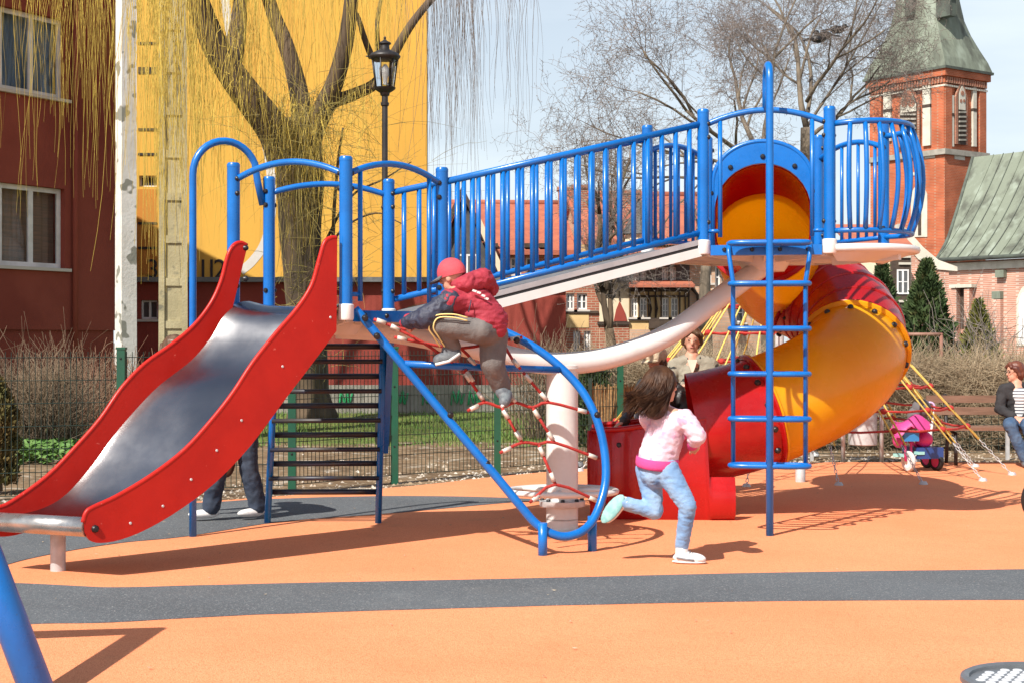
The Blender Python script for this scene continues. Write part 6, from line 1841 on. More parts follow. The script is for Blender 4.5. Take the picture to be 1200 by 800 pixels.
# ================================================================== BENCH
mat('bench_wood', (0.24, 0.13, 0.085, 1), .6, (.18, .095, .06, 1), 4, stretch=(1, 12, 12), bump=.2, bscale=60)
bD = 17.55
bench = empty('park_bench', ((1150 - 600) * bD / F, bD, 0), 'brown wooden slatted park bench in front of the bare hedge', 'bench')
x0, x1 = (1093 - 600) * bD / F, (1300 - 600) * bD / F
for z, h, y, t in ((.735, .085, .26, .03), (.60, .09, .22, .03)):
    mb = MB(); mb.box(x0, x1, bD + y, bD + y + t, z - h / 2, z + h / 2); mb.build('back_slat', MAT['bench_wood'], bench)
for k in range(4):
    mb = MB(); y = bD - .2 + k * .105; mb.box(x0, x1, y, y + .09, .395, .435); mb.build('seat_slat', MAT['bench_wood'], bench)
for x in (x0 + .22, x1 - .25):
    mb = MB(); mb.tube([(x, bD - .16, -.03), (x, bD - .14, .36), (x, bD + .2, .385), (x, bD + .24, .5), (x, bD + .30, .79)], .022, 8); mb.tube([(x, bD + .24, -.03), (x, bD + .17, .375)], .022, 8); mb.build('leg', MAT['lamp_metal'], bench)

# ================================================================== LITTER BIN
nD = 18.0
bin_ = empty('litter_bin', ((1011 - 600) * nD / F, nD, 0), 'galvanised steel litter bin hung between two grey posts', 'litter bin')
cx = (1011 - 600) * nD / F
mb = MB(); mb.lathe((cx, nD, 0), [(0.0, .19), (.155, .19), (.165, .20), (.165, .60), (.172, .605), (.172, .62), (.155, .62), (.15, .25), (0.0, .25)], 24); mb.build('drum', MAT['galv'], bin_)
for x in (988, 1033):
    px_ = (x - 600) * nD / F
    mb = MB(); mb.tube([(px_, nD, -.03), (px_, nD, .95)], .026, 10); mb.build('post', MAT['galv'], bin_)
mb = MB(); mb.tube([((988 - 600) * nD / F, nD, .56), (cx, nD, .56), ((1033 - 600) * nD / F, nD, .56)], .012, 6); mb.build('pivot_bar', MAT['galv'], bin_)

# ================================================================== TRICYCLE
mat('pink', (.62, .06, .25, 1), .5, (.52, .045, .20, 1), 6, bump=.2, bscale=20)
mat('pink_hot', (.66, .035, .20, 1), .45); mat('toy_blue', (.03, .22, .50, 1), .4); mat('toy_navy', (.02, .06, .22, 1), .45)
mat('tyre_white', (.58, .56, .54, 1), .6); mat('mint', (.30, .62, .58, 1), .5); mat('grey_cloth', (.12, .115, .12, 1), .9)
tD = 16.6
def T(x, y, d=0.0): return P(1068 + (x - 1066) * .84, 553 + (y - 553) * .88, tD + d)
tri = empty('tricycle', P(1066, 400, tD).xy.to_3d(), 'pink and blue child tricycle with pink bag parked by the rope net', 'tricycle')
wc = T(1062, 538)
zr_ = wc.z
mb = MB(); ax = Vector((.92, .38, 0))
mb.lathe(wc - ax * .022, [(zr_ - .045, 0), (zr_ - .01, 0), (zr_, .012), (zr_, .032), (zr_ - .01, .044), (zr_ - .045, .044), (zr_ - .045, 0)], 24, ax); fw_ = mb.build('front_wheel', MAT['tyre_white'], tri)
mb = MB(); mb.lathe(wc - ax * .015, [(0.0, 0), (zr_ - .045, 0), (zr_ - .045, .03), (0.0, .03)], 20, ax); mb.build('hub', MAT['frame_white'], fw_)
for sx_, x in ((-1, 1048), (1, 1077)):
    mb = MB(); c = T(x, 530 if sx_ < 0 else 527); mb.obox(c, (.035, .01, 0), (-.015, .045, 0), (0, 0, .016)); mb.build('pedal', MAT['mint'], tri)
    mb = MB(); mb.tube([wc, c], .008, 6); mb.build('crank', MAT['galv'], tri)
    mb = MB(); mb.tube([wc + ax * .035 * sx_, wc + ax * .04 * sx_ + Vector((0, .02, .19)), wc + Vector((0, .03, .28))], .014, 8); mb.build('fork', MAT['pink_hot'], tri)
mb = MB(); mb.obox(T(1062, 505), (.085, .02, 0), (-.02, .06, 0), (0, 0, .05)); mb.build('front_fender', MAT['toy_blue'], tri)
mb = MB(); mb.tube([T(1036, 497), T(1048, 492), T(1063, 495), T(1080, 491), T(1092, 494)], .014, 8); mb.build('handlebar', MAT['pink_hot'], tri)
mb = MB(); secs = []
for k in range(11):
    t = k / 10; x = 1040 + 52 * t
    top = 481 + 5 * math.sin(t * 7) + 4 * abs(2 * t - 1)
    secs.append([T(x, top + 14 + 4 * math.sin(t * 11), -.12), T(x, top, -.06), T(x, top - 2, .08), T(x, top + 10, .2)])
mb.loft(secs); mb.loft([[p - Vector((0, 0, .01)) for p in s] for s in secs], flip=True); mb.build('draped_bag', MAT['pink'], tri)
mb = MB(); mb.ell(T(1048, 508, .05), (.07, .08, .10), None, 12, 8); mb.build('side_bag', MAT['pink'], tri)
mb = MB(); mb.ell(T(1083, 509, .1), (.10, .11, .09), None, 14, 9); mb.build('seat', MAT['pink_hot'], tri)
mb = MB(); mb.obox(T(1082, 526, .15), (.14, .03, 0), (-.05, .16, 0), (0, 0, .06)); mb.build('rear_box', MAT['toy_navy'], tri)
mb = MB(); mb.tube([T(1064, 512, .05), T(1080, 522, .2), T(1090, 530, .3)], .02, 8); mb.build('frame_tube', MAT['pink_hot'], tri)
for x, dd in ((1101, .10), (1088, .45)):
    c = T(x, 400, dd); c.z = .105
    mb = MB(); mb.lathe(c - ax * .025, [(.07, 0), (.098, 0), (.105, .01), (.105, .04), (.098, .05), (.07, .05), (.07, 0)], 20, ax); rw = mb.build('rear_wheel', MAT['black_rubber'], tri)
    mb = MB(); mb.lathe(c - ax * .018, [(0.0, 0), (.07, 0), (.07, .036), (0.0, .036)], 18, ax); mb.build('hub', MAT['pink_hot'], rw)
mb = MB(); mb.tube([T(1090, 520, .25), T(1095, 490, .35), T(1097, 466, .4)], .014, 8); ph = mb.build('push_handle', MAT['frame_white'], tri)
mb = MB(); cc = T(1092, 466, .4); mb.tube([cc + Vector((.05 * math.cos(a), 0, .05 * math.sin(a))) for a in [2 * math.pi * k / 16 for k in range(16)]], .013, 8, closed=True); mb.build('handle_loop', mat('lilac', (.55, .40, .62, 1), .5), ph)
mb = MB(); mb.ell(T(1080, 468, .35), (.11, .09, .11), None, 14, 9); mb.ell(T(1070, 478, .35), (.08, .08, .10), None, 12, 8); mb.build('rucksack', MAT['grey_cloth'], tri)
mb = MB(); px_ = (1090 - 600) * 17.9 / F; mb.tube([(px_, 17.9, -.03), (px_, 17.9, .46)], .028, 10); tag(mb.build('grey_post', MAT['galv'], None, (px_, 17.9, 0)), 'short grey steel post behind the tricycle', 'post')

# ================================================================== FOREGROUND FRAME, STOOL, TYRE, RAIL
B_, A_ = Vector((-1.81, 5.97, -.05)), Vector((-2.5, 6.42, 1.3))
sf_ = empty('tube_frame', (-1.81, 5.97, 0), 'blue slanted steel frame leg on the orange rubber beside the grey band', 'play frame')
A2 = A_ + Vector((-2.2, -.35, 0))
for a, b in ((B_, A_), (Vector((-3.15, 7.15, -.05)), A_), (B_ + Vector((-2.2, -.35, 0)), A2), (Vector((-5.35, 6.8, -.05)), A2)):
    mb = MB(); mb.tube([a, b], .066, 18); mb.build('leg', MAT['blue'], sf_)
mb = MB(); mb.tube([A_ + Vector((.03, 0, .03)), A2], .06, 16); mb.build('top_bar', MAT['blue'], sf_)
sD = 4.72; sc_ = Vector((622 * sD / F, sD, 0)); sz0 = .36
st = empty('perforated_stool', sc_, 'round grey perforated metal seat on the orange rubber', 'stool')
mb = MB(); mb.lathe(sc_, [(0.0, 0), (.09, 0), (.09, .02), (.05, .03), (.05, sz0 - .03), (.12, sz0 - .012), (0.0, sz0 - .012)], 20); mb.build('stem', MAT['galv'], st)
mb = MB(); mb.lathe(sc_, [(.215, sz0 - .03), (.232, sz0 - .028), (.245, sz0 - .01), (.243, sz0 + .004), (.232, sz0 + .010), (.218, sz0 + .004), (.215, sz0 - .03)], 40); mb.build('rim', mat('stool_grey', (.20, .21, .23, 1), .4, (.15, .16, .17, 1), 8, metal=.4), st)
mb = MB(); mb.lathe(sc_, [(0.0, sz0 - .006), (.218, sz0 - .006), (.218, sz0 - .012), (0.0, sz0 - .012)], 40); sp2 = mb.build('seat_plate', MAT['stool_grey'], st)
_s = MB(); _s.lathe((0, 0, 0), [(0.0, .0035), (.013, .003), (.016, 0)], 10); hole_spot = _s.mesh('hole_spot', mat('hole_glint', (.72, .73, .74, 1), .35, metal=.3))  # bright raised spots stand in for sunlit holes in the plate
for i in range(-5, 6):
    for j in range(-6, 7):
        x, y = (i + (.5 if j % 2 else 0)) * .04, j * .035
        if x * x + y * y < .195 ** 2:
            o = bpy.data.objects.new('hole_spot', hole_spot); COL.objects.link(o); o.parent = sp2; o.location = sc_ + Vector((x, y, sz0 - .006)) - WL[sp2.name]
yc = G(1226, 614); ty = Vector((yc.x, yc.y, .19))
mb = MB(); ax = Vector((.25, -.97, 0)); 
mb.lathe(ty - ax * .06, [(.10, 0), (.165, -.008), (.188, .012), (.192, .06), (.188, .108), (.165, .128), (.10, .12), (.10, 0)], 32, ax); tag(mb.build('tyre', MAT['black_rubber'], None, (ty.x, ty.y, 0)), 'dark rubber tyre standing upright on the orange surface', 'tyre')
hD = 25.0
hr2 = empty('hand_rail', P(1085, 400, hD).xy.to_3d(), 'rusty brown tubular handrail in front of the tall thuja', 'railing')
mat('rust', (.22, .09, .06, 1), .7, (.30, .16, .12, 1), 6)
mb = MB(); mb.tube([P(1062, 392, hD), P(1104, 392, hD), ], .03, 8); mb.build('top_rail', MAT['rust'], hr2)
for x in (1063, 1103):
    q = P(x, 392, hD); mb = MB(); mb.tube([Vector((q.x, q.y, -.05)), q + Vector((0, 0, .02))], .03, 8); mb.build('rail_post', MAT['rust'], hr2)
# ================================================================== PEOPLE
def round_cone(mb, p0, p1, r0, r1, n=14):
    p0, p1 = Vector(p0), Vector(p1); d = p1 - p0; L_ = d.length
    if L_ < 1e-5: return mb.ell(p0, (r0, r0, r0), None, n, 8)
    prof = [(r0 * math.sin(math.pi / 2 * k / 4), -r0 * math.cos(math.pi / 2 * k / 4)) for k in range(5)] + [(r1 * math.cos(math.pi / 2 * k / 4), L_ + r1 * math.sin(math.pi / 2 * k / 4)) for k in range(5)]
    c = p0; x, y, dd = frame_of(d)
    vs, fs = [], []
    for r_, h_ in prof:
        r_ = max(r_, 1e-4)
        for j in range(n):
            a = 2 * math.pi * j / n; vs.append(c + dd * h_ + (x * math.cos(a) + y * math.sin(a)) * r_)
    m = len(prof)
    for i in range(m - 1):
        for j in range(n):
            j2 = (j + 1) % n; fs.append((i * n + j, i * n + j2, (i + 1) * n + j2, (i + 1) * n + j))
    fs.append(tuple(reversed(range(n)))); fs.append(tuple(range((m - 1) * n, m * n)))
    return mb.add(vs, fs, True)
def fuse(name, shapes, voxel, m_, parent, smooth=6, fold=0.0, fscale=9.0, stretch=(1, 1, 1)):
    """one continuous skin around overlapping rounded shapes"""
    mb = MB()
    for s in shapes:
        if s[0] == 'c': round_cone(mb, *s[1:])
        else: mb.ell(s[1], s[2], s[3] if len(s) > 3 else None, 18, 12)
    me = mb.mesh(name, m_, WL[parent.name])
    o = bpy.data.objects.new('tmp', me); COL.objects.link(o)
    md = o.modifiers.new('r', 'REMESH'); md.mode = 'VOXEL'; md.voxel_size = voxel; md.use_smooth_shade = True
    sm = o.modifiers.new('s', 'SMOOTH'); sm.factor = 0.5; sm.iterations = smooth
    dg = bpy.context.evaluated_depsgraph_get()
    out = bpy.data.meshes.new_from_object(o.evaluated_get(dg)); out.name = name
    bpy.data.objects.remove(o, do_unlink=True); bpy.data.meshes.remove(me)
    if fold:
        nv = len(out.vertices); co = np.empty(nv * 3, np.float32); no = np.empty(nv * 3, np.float32)
        out.vertices.foreach_get('co', co); out.vertex_normals.foreach_get('vector', no)
        co = co.reshape(-1, 3); no = no.reshape(-1, 3)
        sx, sy, sz2 = stretch
        w = np.array([mnoise.noise((p[0] * fscale * sx, p[1] * fscale * sy, p[2] * fscale * sz2)) + .5 * mnoise.noise((p[0] * fscale * 2.3 * sx + 7, p[1] * fscale * 2.3 * sy, p[2] * fscale * 2.3 * sz2)) for p in co.tolist()])
        w = (0.5 - np.abs(w)) * fold
        out.vertices.foreach_set('co', (co + no * w[:, None]).ravel().astype(np.float32))
    for p_ in out.polygons: p_.use_smooth = True
    out.materials.clear(); out.materials.append(m_); out.update()
    return link(name, out, parent)
def basis(fwd, up=(0, 0, 1)):
    f = Vector(fwd).normalized(); r_ = f.cross(Vector(up)).normalized(); u = r_.cross(f).normalized()
    return r_, f, u
def rotm(fwd, up=(0, 0, 1)):
    r_, f, u = basis(fwd, up); return Matrix((r_, f, u)).transposed()
def hand_shapes(wr, d, pn, s, side=1, curl=0.5):
    """palm and five bent fingers; d points along the hand, pn is the palm normal"""
    d = Vector(d).normalized(); pn = Vector(pn); pn = (pn - d * pn.dot(d)).normalized(); t = d.cross(pn).normalized() * side
    sh = [('e', wr + d * .042 * s, (.036 * s, .045 * s, .017 * s), Matrix((t, d, pn)).transposed())]
    for k, (o, l) in enumerate(((-.027, .062), (-.009, .072), (.009, .068), (.026, .052))):
        b = wr + d * .075 * s + t * o * s
        m1 = b + (d * math.cos(curl * .6) + pn * math.sin(curl * .6)) * l * .5 * s
        m2 = m1 + (d * math.cos(curl * 1.8) + pn * math.sin(curl * 1.8)) * l * .5 * s
        sh += [('c', b - d * .02 * s, m1, .0105 * s, .009 * s), ('c', m1, m2, .009 * s, .0075 * s)]
    b = wr + d * .025 * s - t * .028 * s
    m1 = b + (d * .6 - t * .65 + pn * .35).normalized() * .035 * s; m2 = m1 + (d * .8 - t * .1 + pn * .5).normalized() * .03 * s
    sh += [('c', b, m1, .013 * s, .011 * s), ('c', m1, m2, .0105 * s, .009 * s)]
    return sh
def head_shapes(c, fwd, up, s):
    r_, f, u = basis(fwd, up); M = rotm(fwd, up)
    return [('e', c + u * .018 * s, (.074 * s, .092 * s, .098 * s), M), ('e', c + f * .028 * s - u * .045 * s, (.055 * s, .058 * s, .065 * s), M),
            ('e', c + f * .092 * s - u * .018 * s, (.011 * s, .018 * s, .018 * s), M), ('c', c + f * .085 * s + u * .012 * s, c + f * .101 * s - u * .022 * s, .008 * s, .011 * s),
            ('e', c + f * .062 * s - u * .088 * s, (.022 * s, .02 * s, .018 * s), M),
            ('e', c + r_ * .074 * s - u * .012 * s, (.012 * s, .02 * s, .03 * s), M), ('e', c - r_ * .074 * s - u * .012 * s, (.012 * s, .02 * s, .03 * s), M)]
def face(body, c, fwd, up, s, lips=(.42, .12, .10, 1)):
    r_, f, u = basis(fwd, up); M = rotm(fwd, up)
    for sg in (-1, 1):
        mb = MB(); mb.ell(c + f * .083 * s + r_ * sg * .03 * s + u * .012 * s, (.011 * s, .008 * s, .0045 * s), M, 10, 7); e = mb.build('eye', MAT['eye_white'], body)
        mb = MB(); mb.ell(c + f * .0895 * s + r_ * sg * .03 * s + u * .012 * s, (.0045 * s, .002 * s, .0042 * s), M, 8, 6); mb.build('iris', MAT['eye_dark'], e)
        mb = MB(); mb.tube([c + f * .084 * s + r_ * sg * .046 * s + u * .027 * s, c + f * .093 * s + r_ * sg * .03 * s + u * .034 * s, c + f * .093 * s + r_ * sg * .014 * s + u * .029 * s], .002 * s, 5); mb.build('eyebrow', MAT['hair_brown'], body)
    mb = MB(); mb.ell(c + f * .083 * s - u * .052 * s, (.021 * s, .009 * s, .005 * s), M, 10, 7); mb.build('mouth', MAT['lips'], body)
mat('lips', (.45, .16, .13, 1), .5); mat('eye_white', (.30, .22, .19, 1), .5); mat('eye_dark', (.03, .02, .015, 1), .2)
mat('hair_brown', (.075, .040, .022, 1), .45, (.12, .065, .035, 1), 14, stretch=(1, 1, .2))
mat('hair_long', (.034, .015, .008, 1), .42, (.072, .032, .015, 1), 14, spec=.2)
mat('hair_red', (.16, .05, .025, 1), .5, (.10, .03, .02, 1), 14)
mat('sweat_pink', (.70, .46, .56, 1), .9, (.76, .58, .65, 1), 9, bump=.25, bscale=160, col3=(.60, .34, .48, 1), scale3=17, lo3=.60, hi3=.70)
mat('rib_pink', (.68, .07, .27, 1), .85, bump=.3, bscale=120)
mat('jeans_light', (.17, .31, .53, 1), .85, (.30, .45, .63, 1), 5, bump=.3, bscale=220, col3=(.11, .21, .40, 1), scale3=11, lo3=.55, hi3=.75)
mat('jeans_dark', (.022, .034, .062, 1), .85, (.04, .055, .085, 1), 6, bump=.3, bscale=200)
mat('jeans_mid', (.035, .075, .15, 1), .85, (.07, .12, .20, 1), 6, bump=.3, bscale=200)
mat('shoe_white', (.74, .73, .72, 1), .6, (.62, .61, .60, 1), 14, bump=.15, bscale=90)
mat('sole_teal', (.17, .38, .37, 1), .7, (.27, .46, .44, 1), 20)
mat('jacket_red', (.37, .028, .05, 1), .75, (.29, .02, .038, 1), 7, bump=.35, bscale=40)
mat('cap_red', (.56, .075, .095, 1), .8, (.48, .06, .08, 1), 9, bump=.2, bscale=90)
mat('sleeve_navy', (.022, .026, .05, 1), .6, (.04, .045, .075, 1), 7, bump=.35, bscale=40)
mat('pants_grey', (.17, .155, .145, 1), .85, (.13, .12, .115, 1), 8, bump=.3, bscale=90)
mat('stripe_yellow', (.75, .62, .25, 1), .8)
mat('shoe_dark', (.09, .10, .115, 1), .6, (.17, .19, .20, 1), 22)
mat('jacket_black', (.025, .023, .024, 1), .38, (.05, .045, .045, 1), 8, bump=.5, bscale=30)
mat('band_grey', (.13, .135, .15, 1), .6, (.22, .23, .25, 1), 18, bump=.4, bscale=60)
mat('hat_beige', (.62, .50, .36, 1), .9, (.54, .42, .28, 1), 9, bump=.5, bscale=40)
mat('jacket_khaki', (.30, .27, .21, 1), .9, (.24, .215, .165, 1), 9, bump=.3, bscale=80, col3=(.03, .03, .028, 1), scale3=13, lo3=.62, hi3=.65)
mat('cream_top', (.56, .44, .35, 1), .9)
mat('cardigan', (.016, .015, .017, 1), .9, (.03, .028, .03, 1), 9, bump=.3, bscale=120)
mat('coat_beige', (.46, .42, .36, 1), .9, (.38, .35, .30, 1), 8)
mat('bag_brown', (.13, .045, .02, 1), .6, (.09, .03, .015, 1), 8)
def striped():
    m = bpy.data.materials.new('striped_tee'); m.use_nodes = True; nt = m.node_tree; b = nt.nodes['Principled BSDF']; b.inputs['Roughness'].default_value = .9
    tc = nt.nodes.new('ShaderNodeTexCoord'); sp_ = nt.nodes.new('ShaderNodeSeparateXYZ'); nt.links.new(tc.outputs['Object'], sp_.inputs[0])
    mu = nt.nodes.new('ShaderNodeMath'); mu.operation = 'MULTIPLY'; mu.inputs[1].default_value = 2 * math.pi / .036; nt.links.new(sp_.outputs['Z'], mu.inputs[0])
    si = nt.nodes.new('ShaderNodeMath'); si.operation = 'SINE'; nt.links.new(mu.outputs[0], si.inputs[0])
    gt = nt.nodes.new('ShaderNodeMath'); gt.operation = 'GREATER_THAN'; gt.inputs[1].default_value = .45; nt.links.new(si.outputs[0], gt.inputs[0])
    mx = nt.nodes.new('ShaderNodeMix'); mx.data_type = 'RGBA'; mx.inputs['A'].default_value = (.72, .71, .70, 1); mx.inputs['B'].default_value = (.04, .045, .07, 1)
    nt.links.new(gt.outputs[0], mx.inputs['Factor']); nt.links.new(mx.outputs['Result'], b.inputs['Base Color']); MAT['striped_tee'] = m
striped()
def hair_strands(name, roots, tips, m_, parent, r=.0028, K=7, sag=.03, jit=.012, seed=0):
    g = np.random.default_rng(seed); roots, tips = np.array(roots, float), np.array(tips, float); n = len(roots)
    t = np.linspace(0, 1, K)[None, :, None]
    pts = roots[:, None] * (1 - t) + tips[:, None] * t
    pts[:, :, 2] += (np.sin(t[..., 0] * 3.14) * g.uniform(0, sag, n)[:, None])
    pts += np.sin(t * g.uniform(4, 9, n)[:, None, None] + g.uniform(0, 6, n)[:, None, None]) * g.normal(0, jit, (n, 1, 3)) * t
    o = strands(name, pts, np.full((n, K), r) * (1 - .7 * t[..., 0]), m_, parent, 4)
    return o

# ---------------------------------------------------------------- running girl
def girl():
    D = 9.75
    g = lambda x, y, d=0.0: P(x, y, D + d)
    root = empty('person', Vector(G(800, 659)), 'running child in pink sweatshirt, light blue jeans and white trainers, long brown hair flying', 'person', None)
    f = Vector((.88, .47, 0)); up = Vector((.05, .05, 1))
    hc_ = g(777, 452); s = .95
    J = dict(neck=g(777, 482), chest=g(783, 503), pel=g(769, 545), shR=g(803, 490, -.10), elR=g(817, 510, -.13), wrR=g(812, 520, -.03), shL=g(760, 490, .11), elL=g(778, 520, .24), wrL=g(800, 508, .36),
             hR=g(780, 549, -.05), kR=g(806, 592, -.10), aR=g(799, 641, -.03), hL=g(760, 549, .07), kL=g(767, 598, .02), aL=g(732, 589, .0))
    b = head_shapes(hc_, f, up, s) + [('c', hc_ - Vector((0, 0, .07)), J['neck'], .042, .045), ('c', J['neck'], J['chest'], .06, .10), ('c', J['chest'], J['pel'], .10, .105),
        ('c', J['shR'], J['elR'], .038, .032), ('c', J['elR'], J['wrR'], .030, .022), ('c', J['shL'], J['elL'], .038, .032), ('c', J['elL'], J['wrL'], .03, .022),
        ('c', J['neck'], J['shR'], .05, .04), ('c', J['neck'], J['shL'], .05, .04),
        ('c', J['hR'], J['kR'], .068, .045), ('c', J['kR'], J['aR'], .044, .030), ('c', J['hL'], J['kL'], .068, .045), ('c', J['kL'], J['aL'], .044, .030)]
    b += [('c', J['aR'], g(806, 650, -.04), .026, .016), ('c', J['aL'], g(722, 596, .02), .026, .016)]
    b += hand_shapes(J['wrR'], g(819, 529, .02) - J['wrR'], (-.5, .6, .3), .86, 1, 1.25)
    b += hand_shapes(J['wrL'], (.6, .3, .5), (0, 0, -1), .86, -1, 1.1)
    body = fuse('body', b, .0075, MAT['skin'], root, 4)
    face(body, hc_, f, up, s)
    sw = [('c', J['chest'] + Vector((0, 0, .03)), J['pel'] + Vector((.01, 0, .05)), .118, .125), ('c', J['shR'], J['shL'], .058, .058), ('c', J['chest'], J['shR'], .09, .058), ('c', J['chest'], J['shL'], .09, .058),
          ('c', J['shR'], J['elR'], .060, .056), ('c', J['elR'], J['elR'].lerp(J['wrR'], .45), .056, .050), ('c', J['shL'], J['elL'], .058, .05), ('c', J['elL'], J['elL'].lerp(J['wrL'], .8), .05, .04), ('c', J['neck'], J['chest'], .058, .09)]
    fuse('sweatshirt', sw, .009, MAT['sweat_pink'], root, 4, .012, 12, (1, 1, 1.5))
    a_, b_ = J['chest'], J['pel']; dn = (b_ - a_).normalized()
    mb = MB(); cc = J['pel'] + Vector((.006, 0, .022)); rm = rotm((.88, .47, 0), -dn)
    prof = [(1.0, .035), (1.045, .02), (1.05, -.01), (1.02, -.03), (.9, -.034)]
    n = 36; x_, y_, z_ = rm.col[0], rm.col[1], rm.col[2]
    secs = [[cc + z_ * h_ + (x_ * math.cos(2 * math.pi * k / n) * .133 + y_ * math.sin(2 * math.pi * k / n) * .131) * r_ * (1 + .012 * math.sin(k * 6)) for k in range(n)] for r_, h_ in prof]
    mb.loft(secs, closed=True, flip=True); mb.build('hem_band', MAT['rib_pink'], root)
    for e0, w0 in (('elR', 'wrR'), ('elL', 'wrL')):
        dv = (J[w0] - J[e0]).normalized(); p0 = J[w0] - dv * .015; p1 = J[w0] + dv * .028
        fuse('cuff', [('c', p0, p1, .042, .034)], .008, MAT['rib_pink'], root, 3)
    pl_ = [('c', J['pel'] + Vector((0, 0, .0)), J['pel'] - Vector((0, 0, .04)), .105, .108), ('c', J['hR'], J['kR'], .084, .056), ('c', J['kR'], J['aR'] + Vector((0, 0, .01)), .054, .042), ('c', J['hL'], J['kL'], .084, .056), ('c', J['kL'], J['aL'], .054, .042)]
    fuse('jeans', pl_, .008, MAT['jeans_light'], root, 3, .008, 14, (1, 1, 2.2))
    # shoes
    a = J['aR']; t0 = Vector((a.x, a.y, 0)); fd = Vector((.93, -.2, 0)).normalized(); sd = Vector((.2, .93, 0)).normalized(); rm2 = Matrix((fd, sd, Vector((0, 0, 1)))).transposed()
    fuse('shoe', [('e', t0 + fd * .045 + Vector((0, 0, .036)), (.105, .042, .035), rm2), ('c', t0 + Vector((0, 0, .04)), t0 + Vector((0, 0, .10)), .043, .042), ('e', t0 + fd * .10 + Vector((0, 0, .03)), (.055, .04, .028), rm2)], .007, MAT['shoe_white'], root, 3)
    for k in range(4):
        x_ = fd * (.052 + .017 * k); mb = MB(); mb.tube([t0 + x_ - sd * .026 + Vector((0, 0, .066 - .006 * k)), t0 + x_ + Vector((0, 0, .078 - .008 * k)), t0 + x_ + sd * .026 + Vector((0, 0, .066 - .006 * k))], .0035, 5); mb.build('lace', MAT['band_grey'], root)
    mb = MB(); mb.tube([t0 - fd * .03 - sd * .041 + Vector((0, 0, .04)), t0 + fd * .03 - sd * .046 + Vector((0, 0, .032)), t0 + fd * .08 - sd * .042 + Vector((0, 0, .026))], .006, 5); mb.build('shoe_trim', MAT['band_grey'], root)
    so_ = fuse('shoe_sole', [('e', t0 + fd * .045 + Vector((0, 0, .011)), (.113, .047, .012), rm2)], .006, MAT['frame_white'], root, 2)
    a = J['aL']; fd = (g(709, 611, .02) - g(733, 580, 0)).normalized(); nrm = Vector((-.45, -.85, .2)); nrm = (nrm - fd * nrm.dot(fd)).normalized(); sd = nrm.cross(fd); rm3 = Matrix((fd, sd, nrm)).transposed()
    c = g(719, 596)
    fuse('shoe', [('e', c - nrm * .02, (.108, .044, .036), rm3), ('c', a, c - fd * .05 - nrm * .02, .044, .042)], .007, MAT['shoe_white'], root, 3)
    fuse('shoe_sole', [('e', c + nrm * .014, (.115, .05, .014), rm3)], .006, MAT['sole_teal'], root, 2)
    # hair
    u3 = Vector((0, 0, 1)); bk = -f
    hs = [('e', hc_ + bk * .02 + u3 * .03, (.098, .106, .102), rotm(f)), ('c', hc_ + bk * .04 - u3 * .01, g(768, 477, -.08), .095, .075)]
    hair = fuse('hair', hs, .010, MAT['hair_long'], root, 5, .008, 16, (1, 1, .25))
    gg = np.random.default_rng(5); n = 1500; K = 12
    fa = math.atan2(f.y, f.x); az = fa + math.pi + gg.uniform(-2.25, 2.25, n)
    ca, sa = np.cos(az), np.sin(az); C = np.array(hc_ + bk * .02); one = np.ones(n)
    def off(r, z, dx=0.0): return C + np.stack([ca * r + dx, sa * r, z * one], 1)
    S0 = off(.03 * gg.random(n), .128) ; C1 = off(.125, .10); C2 = off(.118, -.06, -.01)
    ln = gg.uniform(.72, 1.0, n); rr_ = gg.uniform(.5, 1.05, n)
    base = np.array(g(758, 490, -.10)); T_ = base + np.stack([ca * .115 * rr_ - .045 * gg.random(n), sa * .09 * rr_, (1 - ln) * .5 + np.maximum(0, -ca) * .03], 1)
    t = np.linspace(0, 1, K)[None, :, None]
    pts = (1 - t) ** 3 * S0[:, None] + 3 * (1 - t) ** 2 * t * C1[:, None] + 3 * (1 - t) * t ** 2 * C2[:, None] + t ** 3 * T_[:, None]
    lock = np.round(az * 4.5) * 1.7                        # strands move in locks
    pts[:, :, 0] += np.sin(t[..., 0] * 7 + lock[:, None]) * .022 * t[..., 0] ** 2
    pts[:, :, 1] += np.cos(t[..., 0] * 6 + lock[:, None]) * .012 * t[..., 0] ** 2
    o = strands('hair_strands', pts, np.full((n, K), .0038) * (1 - .82 * t[..., 0] ** 2), MAT['hair_long'], hair, 4); o['kind'] = 'stuff'
girl()

